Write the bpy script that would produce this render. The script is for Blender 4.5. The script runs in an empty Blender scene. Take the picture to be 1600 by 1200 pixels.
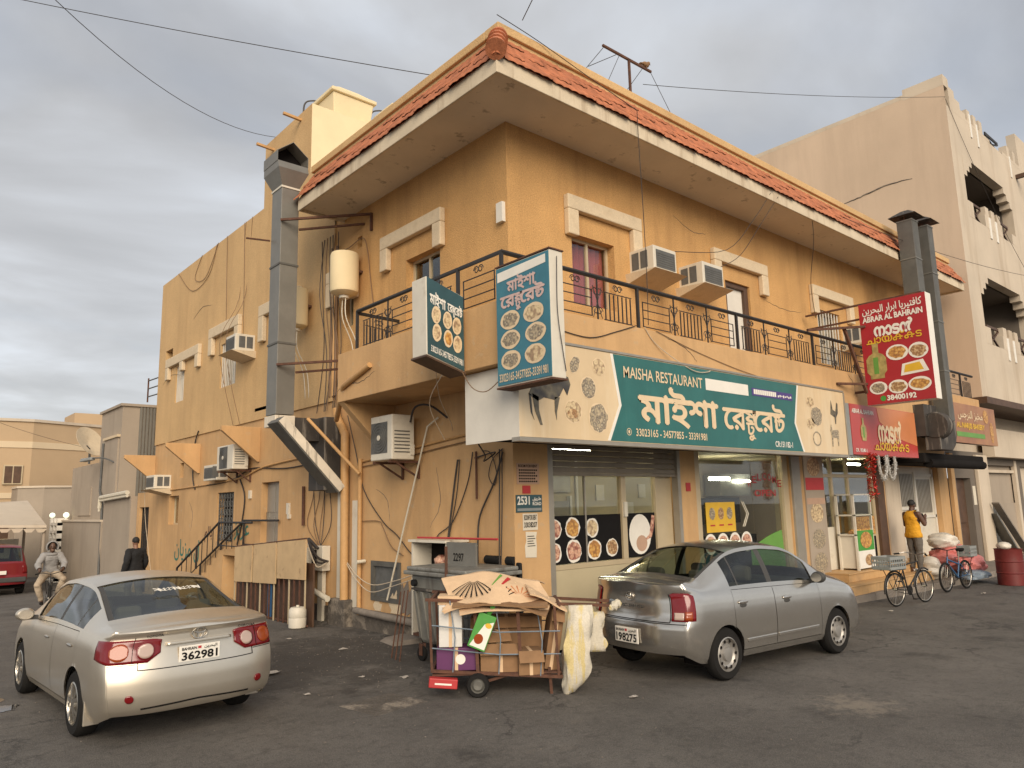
import bpy, bmesh, math, random
import numpy as np
from mathutils import Matrix, Vector, noise as mnoise
R = math.radians
rnd = random.Random(7)
sc = bpy.context.scene
COL = sc.collection
# ---------------------------------------------------------------- camera
cam = bpy.data.cameras.new('camera'); cam_o = bpy.data.objects.new('camera', cam); COL.objects.link(cam_o)
cam.sensor_width = 36.0; cam.lens = 26.08; cam.clip_start = 0.1; cam.clip_end = 2000
X_ = Vector((1350, -157, -1159.19)).normalized(); Y_ = Vector((-1020, -212, -1159.19)).normalized()
Y_ = (Y_ - X_ * X_.dot(Y_)).normalized(); Z_ = X_.cross(Y_)
cam_o.matrix_world = Matrix.Translation((-7.392, -8.488, 2.25)) @ Matrix((X_, Y_, Z_)).to_4x4()
sc.camera = cam_o
# ---------------------------------------------------------------- sky and sun
SUN_DIR = Vector((-0.52, -0.83, 0.0)).normalized(); SUN_EL = R(26)
w = bpy.data.worlds.new('World'); sc.world = w; w.use_nodes = True
nt = w.node_tree; N = nt.nodes; Lk = nt.links
for n in list(N): N.remove(n)
wo = N.new('ShaderNodeOutputWorld'); bg = N.new('ShaderNodeBackground'); bg.inputs[1].default_value = 0.1
sky = N.new('ShaderNodeTexSky'); sky.sky_type = 'NISHITA'; sky.sun_disc = False; sky.sun_elevation = SUN_EL
sky.sun_rotation = math.atan2(SUN_DIR.x, SUN_DIR.y); sky.dust_density = 2.0
tc = N.new('ShaderNodeTexCoord'); sep = N.new('ShaderNodeSeparateXYZ'); Lk.new(tc.outputs['Generated'], sep.inputs[0])
zc = N.new('ShaderNodeMath'); zc.operation = 'MAXIMUM'; zc.inputs[1].default_value = 0.0; Lk.new(sep.outputs['Z'], zc.inputs[0])
za = N.new('ShaderNodeMath'); za.operation = 'ADD'; za.inputs[1].default_value = 0.16; Lk.new(zc.outputs[0], za.inputs[0])
dv = N.new('ShaderNodeVectorMath'); dv.operation = 'DIVIDE'; Lk.new(tc.outputs['Generated'], dv.inputs[0])
cmb = N.new('ShaderNodeCombineXYZ'); Lk.new(za.outputs[0], cmb.inputs[0]); Lk.new(za.outputs[0], cmb.inputs[1]); cmb.inputs[2].default_value = 3.0
Lk.new(cmb.outputs[0], dv.inputs[1])
mp = N.new('ShaderNodeMapping'); mp.inputs['Rotation'].default_value = (0, 0, R(50)); mp.inputs['Scale'].default_value = (0.95, 1.15, 1.0)
Lk.new(dv.outputs[0], mp.inputs[0])
n1 = N.new('ShaderNodeTexNoise'); n1.inputs['Scale'].default_value = 1.25; n1.inputs['Detail'].default_value = 7; n1.inputs['Roughness'].default_value = 0.5; n1.inputs['Distortion'].default_value = 0.35
Lk.new(mp.outputs[0], n1.inputs['Vector'])
rp = N.new('ShaderNodeValToRGB'); rp.color_ramp.interpolation = 'B_SPLINE'
e = rp.color_ramp.elements; e[0].position = 0.34; e[0].color = (0.50, 0.50, 0.505, 1); e[1].position = 0.66; e[1].color = (0.88, 0.93, 1.0, 1)
m_ = e.new(0.5); m_.color = (0.64, 0.64, 0.645, 1)
Lk.new(n1.outputs['Fac'], rp.inputs[0])
n2 = N.new('ShaderNodeTexNoise'); n2.inputs['Scale'].default_value = 0.8; n2.inputs['Detail'].default_value = 4; Lk.new(mp.outputs[0], n2.inputs['Vector'])
mr = N.new('ShaderNodeMapRange'); mr.inputs[1].default_value = 0.5; mr.inputs[2].default_value = 0.75; mr.inputs[3].default_value = 0.08; mr.inputs[4].default_value = 0.48
Lk.new(n2.outputs['Fac'], mr.inputs[0])
mx = N.new('ShaderNodeMixRGB'); Lk.new(mr.outputs[0], mx.inputs[0]); cs = N.new('ShaderNodeVectorMath'); cs.operation = 'SCALE'; cs.inputs['Scale'].default_value = 5.7; Lk.new(rp.outputs[0], cs.inputs[0]); hz = N.new('ShaderNodeMapRange'); hz.inputs[1].default_value = 0.0; hz.inputs[2].default_value = 0.45; hz.inputs[3].default_value = 7.0; hz.inputs[4].default_value = 5.6; Lk.new(zc.outputs[0], hz.inputs[0]); Lk.new(hz.outputs[0], cs.inputs['Scale']); Lk.new(cs.outputs[0], mx.inputs[1]); Lk.new(sky.outputs[0], mx.inputs[2])
Lk.new(mx.outputs[0], bg.inputs[0]); Lk.new(bg.outputs[0], wo.inputs[0])
sl = bpy.data.lights.new('sun', 'SUN'); sl.energy = 2.1; sl.angle = R(40); sl.color = (1.0, 0.86, 0.69)
so = bpy.data.objects.new('sun', sl); COL.objects.link(so)
dvec = Vector((SUN_DIR.x * math.cos(SUN_EL), SUN_DIR.y * math.cos(SUN_EL), math.sin(SUN_EL)))
so.rotation_euler = dvec.to_track_quat('Z', 'Y').to_euler(); so.location = dvec * 60
sc.view_settings.view_transform = 'Standard'; sc.view_settings.look = 'None'; sc.view_settings.gamma = 1.0
sc.view_settings.exposure = 0.72; sc.view_settings.use_curve_mapping = False
# ---------------------------------------------------------------- helpers
def tag(o, label=None, cat=None, group=None, kind=None):
    if label: o['label'] = label
    if cat: o['category'] = cat
    if group: o['group'] = group
    if kind: o['kind'] = kind
    return o
def T(name, label, cat, loc=(0, 0, 0), rz=0.0, group=None, rx=0.0, ry=0.0):
    o = bpy.data.objects.new(name, None); COL.objects.link(o); o.location = loc; o.rotation_euler = (rx, ry, rz)
    o.empty_display_size = 0.1
    return tag(o, label, cat, group)
class MB:
    def __init__(s, T=None): s.v = []; s.f = []; s.m = []; s.T = T; s.cut = []
    def add(s, vs, fs, mi=0):
        b = len(s.v); s.cut.append((b, len(s.f)))
        if s.T is not None: vs = [s.T @ Vector(q) for q in vs]
        s.v += [tuple(q) for q in vs]; s.f += [[b + i for i in f] for f in fs]; s.m += [mi] * len(fs); return s
    def box(s, x0, x1, y0, y1, z0, z1, mi=0):
        vs = [(x, y, z) for z in (z0, z1) for y in (y0, y1) for x in (x0, x1)]
        return s.add(vs, [(0, 2, 3, 1), (4, 5, 7, 6), (0, 1, 5, 4), (2, 6, 7, 3), (0, 4, 6, 2), (1, 3, 7, 5)], mi)
    def quad(s, a, b, c, d, mi=0): return s.add([a, b, c, d], [(0, 1, 2, 3)], mi)
    def hexa(s, p, mi=0):   # 8 points: bottom 4 ccw, top 4
        return s.add(p, [(3, 2, 1, 0), (4, 5, 6, 7), (0, 1, 5, 4), (1, 2, 6, 5), (2, 3, 7, 6), (3, 0, 4, 7)], mi)
    def prism(s, pts, axis, a, b, mi=0):
        n = len(pts)
        def mk(p, t): return {'x': (t, p[0], p[1]), 'y': (p[0], t, p[1]), 'z': (p[0], p[1], t)}[axis]
        vs = [mk(p, a) for p in pts] + [mk(p, b) for p in pts]
        fs = [tuple(range(n))[::-1], tuple(range(n, 2 * n))] + [(i, (i + 1) % n, n + (i + 1) % n, n + i) for i in range(n)]
        return s.add(vs, fs, mi)
    def tube(s, pts, r, n=6, mi=0, caps=True, closed=False):
        P = [Vector(p) for p in pts]; rs = r if isinstance(r, (list, tuple)) else [r] * len(P)
        vs = []; up = None
        for i, p in enumerate(P):
            if closed: d = P[(i + 1) % len(P)] - P[i - 1]
            else: d = (P[min(i + 1, len(P) - 1)] - P[max(i - 1, 0)])
            d = d.normalized() if d.length > 1e-9 else Vector((0, 0, 1))
            if up is None: up = Vector((0, 0, 1)) if abs(d.z) < 0.9 else Vector((1, 0, 0))
            a = d.cross(up)
            if a.length < 1e-4: a = d.orthogonal()
            a.normalize(); b = a.cross(d).normalized(); up = b
            for k in range(n):
                t = 2 * math.pi * k / n; vs.append(p + (a * math.cos(t) + b * math.sin(t)) * rs[i])
        fs = []
        m = len(P) if closed else len(P) - 1
        for i in range(m):
            for k in range(n):
                j = (i + 1) % len(P)
                fs.append((i * n + k, i * n + (k + 1) % n, j * n + (k + 1) % n, j * n + k))
        if caps and not closed: fs += [tuple(range(n)), tuple(range((len(P) - 1) * n, len(P) * n))[::-1]]
        return s.add(vs, [f[::-1] for f in fs], mi)
    def cyl(s, p0, p1, r0, r1=None, n=12, mi=0): return s.tube([p0, p1], [r0, r0 if r1 is None else r1], n, mi)
    def bar(s, p0, p1, w, h=None, mi=0):
        p0, p1 = Vector(p0), Vector(p1); d = (p1 - p0).normalized(); h = w if h is None else h
        up = Vector((0, 0, 1)) if abs(d.z) < 0.95 else Vector((0, 1, 0))
        a = d.cross(up).normalized() * w / 2; b = a.cross(d).normalized() * h / 2
        return s.hexa([p0 - a - b, p0 + a - b, p1 + a - b, p1 - a - b, p0 - a + b, p0 + a + b, p1 + a + b, p1 - a + b], mi)
    def lathe(s, prof, n=24, c=(0, 0, 0), axis='z', mi=0, cap=True):
        vs = []
        for (r, z) in prof:
            for k in range(n):
                t = 2 * math.pi * k / n; p = (r * math.cos(t), r * math.sin(t), z)
                if axis == 'y': p = (p[0], p[2], -p[1])
                if axis == 'x': p = (p[2], p[0], p[1])
                vs.append((p[0] + c[0], p[1] + c[1], p[2] + c[2]))
        fs = [(i * n + k, i * n + (k + 1) % n, (i + 1) * n + (k + 1) % n, (i + 1) * n + k) for i in range(len(prof) - 1) for k in range(n)]
        if cap: fs += [tuple(range(n))[::-1], tuple(range((len(prof) - 1) * n, len(prof) * n))]
        return s.add(vs, fs, mi)
    def ball(s, c, r, nu=12, nv=8, sq=(1, 1, 1), mi=0, jit=0, rg=None):
        vs = []; rg = rg or rnd
        for i in range(nv + 1):
            ph = math.pi * i / nv
            for k in range(nu):
                t = 2 * math.pi * k / nu; rr = r * (1 + (rg.uniform(-jit, jit) if jit else 0))
                vs.append((c[0] + rr * sq[0] * math.sin(ph) * math.cos(t), c[1] + rr * sq[1] * math.sin(ph) * math.sin(t), c[2] + rr * sq[2] * math.cos(ph)))
        fs = [(i * nu + k, (i + 1) * nu + k, (i + 1) * nu + (k + 1) % nu, i * nu + (k + 1) % nu) for i in range(nv) for k in range(nu)]
        return s.add(vs, fs, mi)
    def disc(s, c, rx, rz, axis='y', n=20, mi=0, jit=0, rot=0):
        vs = [c]
        for k in range(n):
            t = 2 * math.pi * k / n; q = 1 + (rnd.uniform(-jit, jit) if jit else 0)
            a = rx * q * math.cos(t); b = rz * q * math.sin(t)
            a, b = a * math.cos(rot) - b * math.sin(rot), a * math.sin(rot) + b * math.cos(rot)
            vs.append({'y': (c[0] + a, c[1], c[2] + b), 'x': (c[0], c[1] - a, c[2] + b), 'z': (c[0] + a, c[1] + b, c[2])}[axis])
        return s.add(vs, [(0, 1 + k, 1 + (k + 1) % n) for k in range(n)], mi)
    def mesh(s, name, off=(0, 0, 0)):
        me = bpy.data.meshes.new(name); o = Vector(off)
        me.from_pydata([(x - o[0], y - o[1], z - o[2]) for x, y, z in s.v], [], s.f); return me
    def build(s, name, mats, parent=None, smooth=None, bevel=0, label=None, cat=None, group=None, kind=None, local=False, fix=True, origin=None, weld=0, seg=2):
        off = (0, 0, 0)
        if parent is not None and not local:
            q = parent
            while q is not None: off = tuple(off[i] + q.location[i] for i in range(3)); q = q.parent
        if parent is None and origin is not None: off = origin
        me = s.mesh(name, off)
        mats = mats if isinstance(mats, (list, tuple)) else [mats]
        for mm in mats: me.materials.append(mm)
        if len(mats) > 1: me.polygons.foreach_set('material_index', s.m)
        if fix or weld:
            bm = bmesh.new(); bm.from_mesh(me)
            if weld: bmesh.ops.remove_doubles(bm, verts=bm.verts, dist=weld)
            bmesh.ops.recalc_face_normals(bm, faces=bm.faces); bm.to_mesh(me); bm.free()
        if smooth:
            me.polygons.foreach_set('use_smooth', [True] * len(me.polygons)); me.set_sharp_from_angle(angle=R(smooth))
        o = bpy.data.objects.new(name, me); COL.objects.link(o)
        if parent is not None: o.parent = parent
        elif origin is not None: o.location = origin
        if bevel:
            b = o.modifiers.new('bevel', 'BEVEL'); b.width = bevel; b.segments = seg; b.limit_method = 'ANGLE'; b.angle_limit = R(40); b.harden_normals = False
        return tag(o, label, cat, group, kind)
def each(mb, name, mats, parent=None, **kw):
    """one object for every separate piece that was added to mb"""
    ends = mb.cut[1:] + [(len(mb.v), len(mb.f))]
    for (v0, f0), (v1, f1) in zip(mb.cut, ends):
        q = MB(); q.v = mb.v[v0:v1]; q.f = [[i - v0 for i in f] for f in mb.f[f0:f1]]; q.m = mb.m[f0:f1]; q.build(name, mats, parent, **kw)
def dup(o, parent=None, loc=None, label=None):
    c = o.copy(); COL.objects.link(c); c.parent = parent
    if loc is not None: c.location = loc
    if label: c['label'] = label
    for ch in list(o.children): dup(ch, c)
    return c
def catmull(pts, k=6):
    P = [Vector(p) for p in pts]; out = []
    for i in range(len(P) - 1):
        a = P[max(i - 1, 0)]; b = P[i]; c = P[i + 1]; d = P[min(i + 2, len(P) - 1)]
        for t in range(k):
            u = t / k
            out.append(0.5 * ((2 * b) + (c - a) * u + (2 * a - 5 * b + 4 * c - d) * u * u + (3 * b - a - 3 * c + d) * u ** 3))
    out.append(P[-1]); return out
def sag(a, b, s, k=10):
    a, b = Vector(a), Vector(b)
    return [a.lerp(b, i / k) - Vector((0, 0, 4 * s * (i / k) * (1 - i / k))) for i in range(k + 1)]
# ---------------------------------------------------------------- materials
def mat(name, base, rough=0.8, var=0.12, scale=1.5, bump=0.0, bscale=60, metal=0.0, dirt=None, dscale=1.2, dlo=0.52, dhi=0.68, coat=0.0, spec=0.5, emit=None, estr=0.0, dirt2=None, alpha=1, streak=False, damt=0.55):
    m = bpy.data.materials.new(name); m.use_nodes = True; t = m.node_tree; n = t.nodes; l = t.links
    b = n['Principled BSDF']; b.inputs['Roughness'].default_value = rough; b.inputs['Metallic'].default_value = metal
    b.inputs['Coat Weight'].default_value = coat; b.inputs['Coat Roughness'].default_value = 0.12; b.inputs['Specular IOR Level'].default_value = spec
    tc = n.new('ShaderNodeTexCoord')
    nz = n.new('ShaderNodeTexNoise'); nz.inputs['Scale'].default_value = scale; nz.inputs['Detail'].default_value = 6; nz.inputs['Roughness'].default_value = 0.62
    l.new(tc.outputs['Object'], nz.inputs['Vector'])
    mr = n.new('ShaderNodeMapRange'); mr.inputs[1].default_value = 0.3; mr.inputs[2].default_value = 0.7; mr.inputs[3].default_value = 1 - var; mr.inputs[4].default_value = 1 + var
    l.new(nz.outputs['Fac'], mr.inputs[0])
    hs = n.new('ShaderNodeHueSaturation'); hs.inputs['Color'].default_value = (*base, 1); l.new(mr.outputs[0], hs.inputs['Value'])
    col = hs.outputs[0]
    for (dc, sc_, lo, hi, stx, amt) in ([(dirt, dscale, dlo, dhi, streak, damt)] if dirt else []) + ([(dirt2, dscale * 5, 0.6, 0.68, False, damt)] if dirt2 else []):
        nd = n.new('ShaderNodeTexNoise'); nd.inputs['Scale'].default_value = sc_; nd.inputs['Detail'].default_value = 8; nd.inputs['Roughness'].default_value = 0.65
        if stx:
            mpp = n.new('ShaderNodeMapping'); mpp.inputs['Scale'].default_value = (2.6, 2.6, 0.28); mpp.inputs['Location'].default_value = (3.1, 1.7, 0)
            l.new(tc.outputs['Object'], mpp.inputs[0]); l.new(mpp.outputs[0], nd.inputs['Vector'])
        else: l.new(tc.outputs['Object'], nd.inputs['Vector'])
        md = n.new('ShaderNodeMapRange'); md.inputs[1].default_value = lo; md.inputs[2].default_value = hi; md.inputs[3].default_value = 0; md.inputs[4].default_value = amt
        l.new(nd.outputs['Fac'], md.inputs[0])
        mxx = n.new('ShaderNodeMixRGB'); l.new(md.outputs[0], mxx.inputs[0]); l.new(col, mxx.inputs[1]); mxx.inputs[2].default_value = (*dc, 1); col = mxx.outputs[0]
    if bump >= 0.3:      # grain of the surface
        ng = n.new('ShaderNodeTexNoise'); ng.inputs['Scale'].default_value = bscale * 0.8; ng.inputs['Detail'].default_value = 3; l.new(tc.outputs['Object'], ng.inputs['Vector'])
        mg = n.new('ShaderNodeMapRange'); mg.inputs[1].default_value = 0.3; mg.inputs[2].default_value = 0.7; mg.inputs[3].default_value = 1 - 0.22 * bump; mg.inputs[4].default_value = 1 + 0.22 * bump; l.new(ng.outputs['Fac'], mg.inputs[0])
        hg = n.new('ShaderNodeHueSaturation'); l.new(col, hg.inputs['Color']); l.new(mg.outputs[0], hg.inputs['Value']); col = hg.outputs[0]
    l.new(col, b.inputs['Base Color'])
    if bump:
        nb = n.new('ShaderNodeTexNoise'); nb.inputs['Scale'].default_value = bscale; nb.inputs['Detail'].default_value = 4; l.new(tc.outputs['Object'], nb.inputs['Vector'])
        bp = n.new('ShaderNodeBump'); bp.inputs['Strength'].default_value = bump; bp.inputs['Distance'].default_value = 0.02; l.new(nb.outputs['Fac'], bp.inputs['Height']); l.new(bp.outputs[0], b.inputs['Normal'])
    if emit: b.inputs['Emission Color'].default_value = (*emit, 1); b.inputs['Emission Strength'].default_value = estr
    return m
def glass(name, tint=(0.75, 0.8, 0.78), rough=0.02, refl=1.0):
    m = bpy.data.materials.new(name); m.use_nodes = True; t = m.node_tree; n = t.nodes; l = t.links
    for q in list(n): n.remove(q)
    o = n.new('ShaderNodeOutputMaterial'); tr = n.new('ShaderNodeBsdfTransparent'); tr.inputs[0].default_value = (*tint, 1)
    g = n.new('ShaderNodeBsdfGlossy'); g.inputs['Roughness'].default_value = rough
    lw = n.new('ShaderNodeLayerWeight'); lw.inputs[0].default_value = 0.5
    pw = n.new('ShaderNodeMath'); pw.operation = 'POWER'; pw.inputs[1].default_value = 4.0; l.new(lw.outputs['Facing'], pw.inputs[0])
    mu = n.new('ShaderNodeMath'); mu.operation = 'MULTIPLY_ADD'; mu.inputs[1].default_value = 0.9; mu.inputs[2].default_value = 0.05 * refl; mu.use_clamp = True; l.new(pw.outputs[0], mu.inputs[0])
    mx = n.new('ShaderNodeMixShader'); l.new(mu.outputs[0], mx.inputs[0]); l.new(tr.outputs[0], mx.inputs[1]); l.new(g.outputs[0], mx.inputs[2]); l.new(mx.outputs[0], o.inputs[0])
    return m
def food(name, c1, c2, c3, scale=14, rough=0.5):
    # printed picture of a dish: blotchy procedural colours
    m = bpy.data.materials.new(name); m.use_nodes = True; t = m.node_tree; n = t.nodes; l = t.links
    b = n['Principled BSDF']; b.inputs['Roughness'].default_value = rough
    tc = n.new('ShaderNodeTexCoord'); v = n.new('ShaderNodeTexVoronoi'); v.inputs['Scale'].default_value = scale; l.new(tc.outputs['Object'], v.inputs['Vector'])
    rp = n.new('ShaderNodeValToRGB'); e = rp.color_ramp.elements; e[0].position = 0.1; e[0].color = (*c1, 1); e[1].position = 0.75; e[1].color = (*c3, 1); q = e.new(0.4); q.color = (*c2, 1)
    l.new(v.outputs['Distance'], rp.inputs[0])
    nz = n.new('ShaderNodeTexNoise'); nz.inputs['Scale'].default_value = scale * 1.5; l.new(tc.outputs['Object'], nz.inputs['Vector'])
    mx = n.new('ShaderNodeMixRGB'); mx.blend_type = 'OVERLAY'; mx.inputs[0].default_value = 0.6; l.new(rp.outputs[0], mx.inputs[1]); l.new(nz.outputs['Fac'], mx.inputs[2]); l.new(mx.outputs[0], b.inputs['Base Color'])
    return m
# ---- named materials
OCH = (0.55, 0.315, 0.12); OCH2 = (0.53, 0.325, 0.15)
M = {}
M['wall_up'] = mat('ochre_stucco', OCH, 0.9, 0.13, 0.9, 0.75, 55, dirt=(0.36, 0.19, 0.07), dscale=0.9, dlo=0.48, dhi=0.74, streak=True, damt=0.7)
M['wall_low'] = mat('ochre_plaster', OCH2, 0.85, 0.12, 1.1, 0.2, 26, dirt=(0.40, 0.24, 0.11), dscale=0.9, dlo=0.47, dhi=0.72, streak=True, dirt2=(0.48, 0.34, 0.2), damt=0.8)
M['wall_wing'] = mat('pale_ochre_plaster', (0.56, 0.365, 0.17), 0.9, 0.10, 0.6, 0.4, 40, dirt=(0.42, 0.25, 0.11), dscale=0.7, dlo=0.48, dhi=0.75, streak=True)
M['wall_tower'] = mat('cream_plaster', (0.74, 0.61, 0.38), 0.9, 0.07, 0.8, 0.2, 30)
M['plinth'] = mat('damp_cement', (0.10, 0.085, 0.07), 0.9, 0.35, 3.0, 0.5, 30, dirt=(0.33, 0.28, 0.22), dscale=2.2, dlo=0.52, dhi=0.6)
M['soffit'] = mat('soffit_paint', (0.66, 0.57, 0.45), 0.85, 0.08, 1.0, 0.1, 30, dirt=(0.52, 0.43, 0.32), dscale=0.8, dlo=0.55, dhi=0.75, dirt2=(0.16, 0.12, 0.08))
M['fascia'] = mat('fascia_paint', (0.60, 0.50, 0.36), 0.85, 0.12, 2.0, 0.15, 40, dirt=(0.34, 0.25, 0.16), dscale=2.0, dlo=0.52, dhi=0.66, streak=True)
M['tile'] = mat('clay_tile', (0.42, 0.145, 0.065), 0.85, 0.42, 6.0, 0.25, 60, dirt=(0.26, 0.09, 0.05), dscale=3)
M['trim'] = mat('cream_trim', (0.62, 0.50, 0.34), 0.85, 0.1, 3.0, 0.35, 60, dirt=(0.42, 0.32, 0.2), dscale=3, dlo=0.55, dhi=0.7)
M['white'] = mat('white_paint', (0.66, 0.62, 0.54), 0.6, 0.06, 3)
M['whiteplas'] = mat('cream_plastic', (0.62, 0.57, 0.47), 0.45, 0.07, 3, dirt=(0.38, 0.31, 0.22), dscale=3, dlo=0.56, dhi=0.72)
M['black'] = mat('black_iron', (0.025, 0.022, 0.02), 0.55, 0.2, 8, spec=0.4)
M['blackp'] = mat('black_plastic', (0.012, 0.012, 0.012), 0.6, 0.2, 8, spec=0.25)
M['rust'] = mat('rusty_iron', (0.10, 0.043, 0.024), 0.85, 0.35, 9, 0.3, 90, dirt=(0.05, 0.03, 0.025), dscale=7)
M['galv'] = mat('galvanised_duct', (0.20, 0.19, 0.165), 0.5, 0.15, 1.6, 0.06, 30, metal=0.35, dirt=(0.19, 0.17, 0.14), dscale=1.5, dlo=0.5, dhi=0.7, streak=True)
M['galvd'] = mat('dull_galvanised', (0.125, 0.12, 0.105), 0.6, 0.2, 2.5, 0.08, 40, metal=0.3, dirt=(0.09, 0.075, 0.06), dscale=2.2, dlo=0.5, dhi=0.68, streak=True)
M['soot'] = mat('sooty_metal', (0.045, 0.038, 0.032), 0.7, 0.3, 2, dirt=(0.25, 0.22, 0.18), dscale=2.5, dlo=0.55, dhi=0.62, streak=True)
M['greasy'] = mat('peeling_white_metal', (0.62, 0.55, 0.44), 0.6, 0.12, 3, dirt=(0.10, 0.08, 0.06), dscale=2.6, dlo=0.56, dhi=0.63, streak=True)
M['alu'] = mat('beige_aluminium', (0.52, 0.42, 0.27), 0.45, 0.06, 3, metal=0.2)
M['alug'] = mat('grey_aluminium', (0.33, 0.30, 0.25), 0.45, 0.1, 3, metal=0.4)
M['slat'] = mat('shutter_metal', (0.26, 0.22, 0.17), 0.55, 0.15, 2, metal=0.2, dirt=(0.13, 0.1, 0.08), dscale=1.5)
M['wood'] = mat('dark_wood', (0.085, 0.045, 0.025), 0.6, 0.25, 4)
M['dark'] = mat('dark_recess', (0.013, 0.011, 0.010), 0.9, 0.2, 2, spec=0.1)
M['darkg'] = mat('grille_grey', (0.10, 0.10, 0.095), 0.7, 0.2, 8)
M['pane'] = glass('window_glass', (0.85, 0.86, 0.84), 0.02, 1.3)
M['shopglass'] = glass('shop_glass', (0.92, 0.93, 0.90), 0.01, 1.0)
M['cable'] = mat('cable', (0.035, 0.028, 0.024), 0.6, 0.1, 8)
M['cablew'] = mat('pale_cable', (0.55, 0.46, 0.34), 0.6, 0.1, 8)
M['cableb'] = mat('brown_cable', (0.19, 0.11, 0.055), 0.6, 0.1, 8)
M['pipeo'] = mat('painted_pipe', (0.52, 0.30, 0.12), 0.6, 0.12, 4, dirt=(0.3, 0.18, 0.09), dscale=4)
M['pvc'] = mat('pvc', (0.62, 0.57, 0.46), 0.5, 0.08, 4, dirt=(0.36, 0.29, 0.2), dscale=4)
M['card'] = mat('cardboard', (0.62, 0.43, 0.26), 0.9, 0.1, 6, 0.08, 50)
M['card2'] = mat('brown_cardboard', (0.24, 0.135, 0.065), 0.9, 0.15, 5, 0.1, 40)
M['foam'] = mat('white_foam', (0.62, 0.60, 0.56), 0.8, 0.05, 8, 0.1, 90)
M['ink'] = mat('black_print', (0.009, 0.008, 0.008), 0.7, 0.1, 5, spec=0.15)
M['wink'] = mat('white_print', (0.74, 0.70, 0.62), 0.6, 0.05, 5)
M['cream_ink'] = mat('cream_print', (0.68, 0.52, 0.33), 0.5, 0.06, 5)
M['pink_ink'] = mat('faded_pink_print', (0.56, 0.40, 0.36), 0.5, 0.08, 5)
M['yellow'] = mat('yellow_print', (0.66, 0.40, 0.03), 0.5, 0.06, 5)
M['teal'] = mat('teal_print', (0.022, 0.125, 0.115), 0.4, 0.16, 1.5, dirt=(0.05, 0.16, 0.14), dscale=1.3, dlo=0.55, dhi=0.75, streak=True)
M['blue'] = mat('faded_blue_print', (0.035, 0.16, 0.215), 0.4, 0.14, 2.0, dirt=(0.06, 0.2, 0.24), dscale=2)
M['navy'] = mat('dark_teal_print', (0.03, 0.075, 0.085), 0.4, 0.2, 2.5)
M['signcream'] = mat('cream_sign_sheet', (0.62, 0.47, 0.285), 0.45, 0.09, 1.0, dirt=(0.70, 0.58, 0.40), dscale=0.8, dlo=0.5, dhi=0.62, streak=True)
M['red'] = mat('red_print', (0.36, 0.022, 0.03), 0.35, 0.06, 2)
M['redo'] = mat('sunlit_red_print', (0.42, 0.05, 0.04), 0.35, 0.1, 1)  # brighter copy of the red, sunlight put into the colour
M['orange_fade'] = mat('orange_fade_print', (0.55, 0.2, 0.08), 0.4, 0.1, 1)
M['green_ink'] = mat('green_print', (0.12, 0.28, 0.05), 0.5, 0.1, 4)
M['purple_ink'] = mat('violet_print', (0.07, 0.045, 0.19), 0.5, 0.1, 4)
M['brass'] = mat('brass_print', (0.36, 0.28, 0.10), 0.4, 0.3, 10)
M['f1'] = food('dish_print_cream', (0.55, 0.42, 0.25), (0.62, 0.48, 0.28), (0.30, 0.2, 0.12), 16)
M['f2'] = food('dish_print_dark', (0.55, 0.47, 0.32), (0.16, 0.13, 0.1), (0.42, 0.34, 0.22), 18)
M['f3'] = food('dish_print_pink', (0.52, 0.25, 0.16), (0.62, 0.38, 0.26), (0.28, 0.10, 0.07), 16)
M['f4'] = food('dish_print_gold', (0.62, 0.42, 0.14), (0.55, 0.28, 0.07), (0.32, 0.15, 0.05), 18)
M['f5'] = food('dish_print_brown', (0.38, 0.22, 0.1), (0.24, 0.12, 0.05), (0.55, 0.38, 0.2), 20)
M['gray_wall'] = mat('grey_render', (0.34, 0.28, 0.215), 0.9, 0.08, 0.7, 0.15, 30, dirt=(0.27, 0.22, 0.17), dscale=0.6, streak=True)
M['beige_wall'] = mat('beige_render', (0.46, 0.33, 0.20), 0.9, 0.06, 0.5, 0.1, 30)
M['beige_trim'] = mat('cream_band', (0.60, 0.48, 0.32), 0.9, 0.05, 0.8)
M['tan'] = mat('tan_render', (0.54, 0.415, 0.30), 0.9, 0.08, 0.35, 0.15, 25, dirt=(0.43, 0.325, 0.235), dscale=0.5, dlo=0.47, dhi=0.75, streak=True, damt=0.75)
M['tan2'] = mat('pale_tan_render', (0.54, 0.455, 0.35), 0.9, 0.09, 0.6, 0.2, 25, dirt=(0.36, 0.27, 0.18), dscale=0.6, dlo=0.52, dhi=0.72, streak=True)
M['tanshade'] = mat('shaded_tan_recess', (0.15, 0.125, 0.10), 0.9, 0.1, 0.8)  # darker copy of the tan, the shade of recessed walls put into the colour
M['step'] = mat('step_tile', (0.52, 0.32, 0.14), 0.6, 0.12, 2.0, 0.05, 40, dirt=(0.33, 0.21, 0.11), dscale=2.2, dlo=0.5, dhi=0.7)
M['kerb'] = mat('kerb_concrete', (0.20, 0.17, 0.14), 0.9, 0.2, 3.0, 0.3, 40)
M['shirt'] = mat('yellow_cloth', (0.62, 0.30, 0.015), 0.85, 0.1, 6)
M['skin'] = mat('skin', (0.095, 0.045, 0.028), 0.55, 0.08, 6)
M['hair'] = mat('black_hair', (0.012, 0.01, 0.009), 0.7, 0.2, 30, 0.4, 120)
M['trouser'] = mat('grey_cloth', (0.115, 0.10, 0.085), 0.9, 0.12, 5)
M['blackcloth'] = mat('black_cloth', (0.012, 0.012, 0.013), 0.9, 0.15, 5)
M['greycloth'] = mat('pale_grey_cloth', (0.28, 0.27, 0.26), 0.9, 0.1, 5)
M['beigecloth'] = mat('beige_cloth', (0.40, 0.32, 0.23), 0.9, 0.1, 5)
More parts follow.
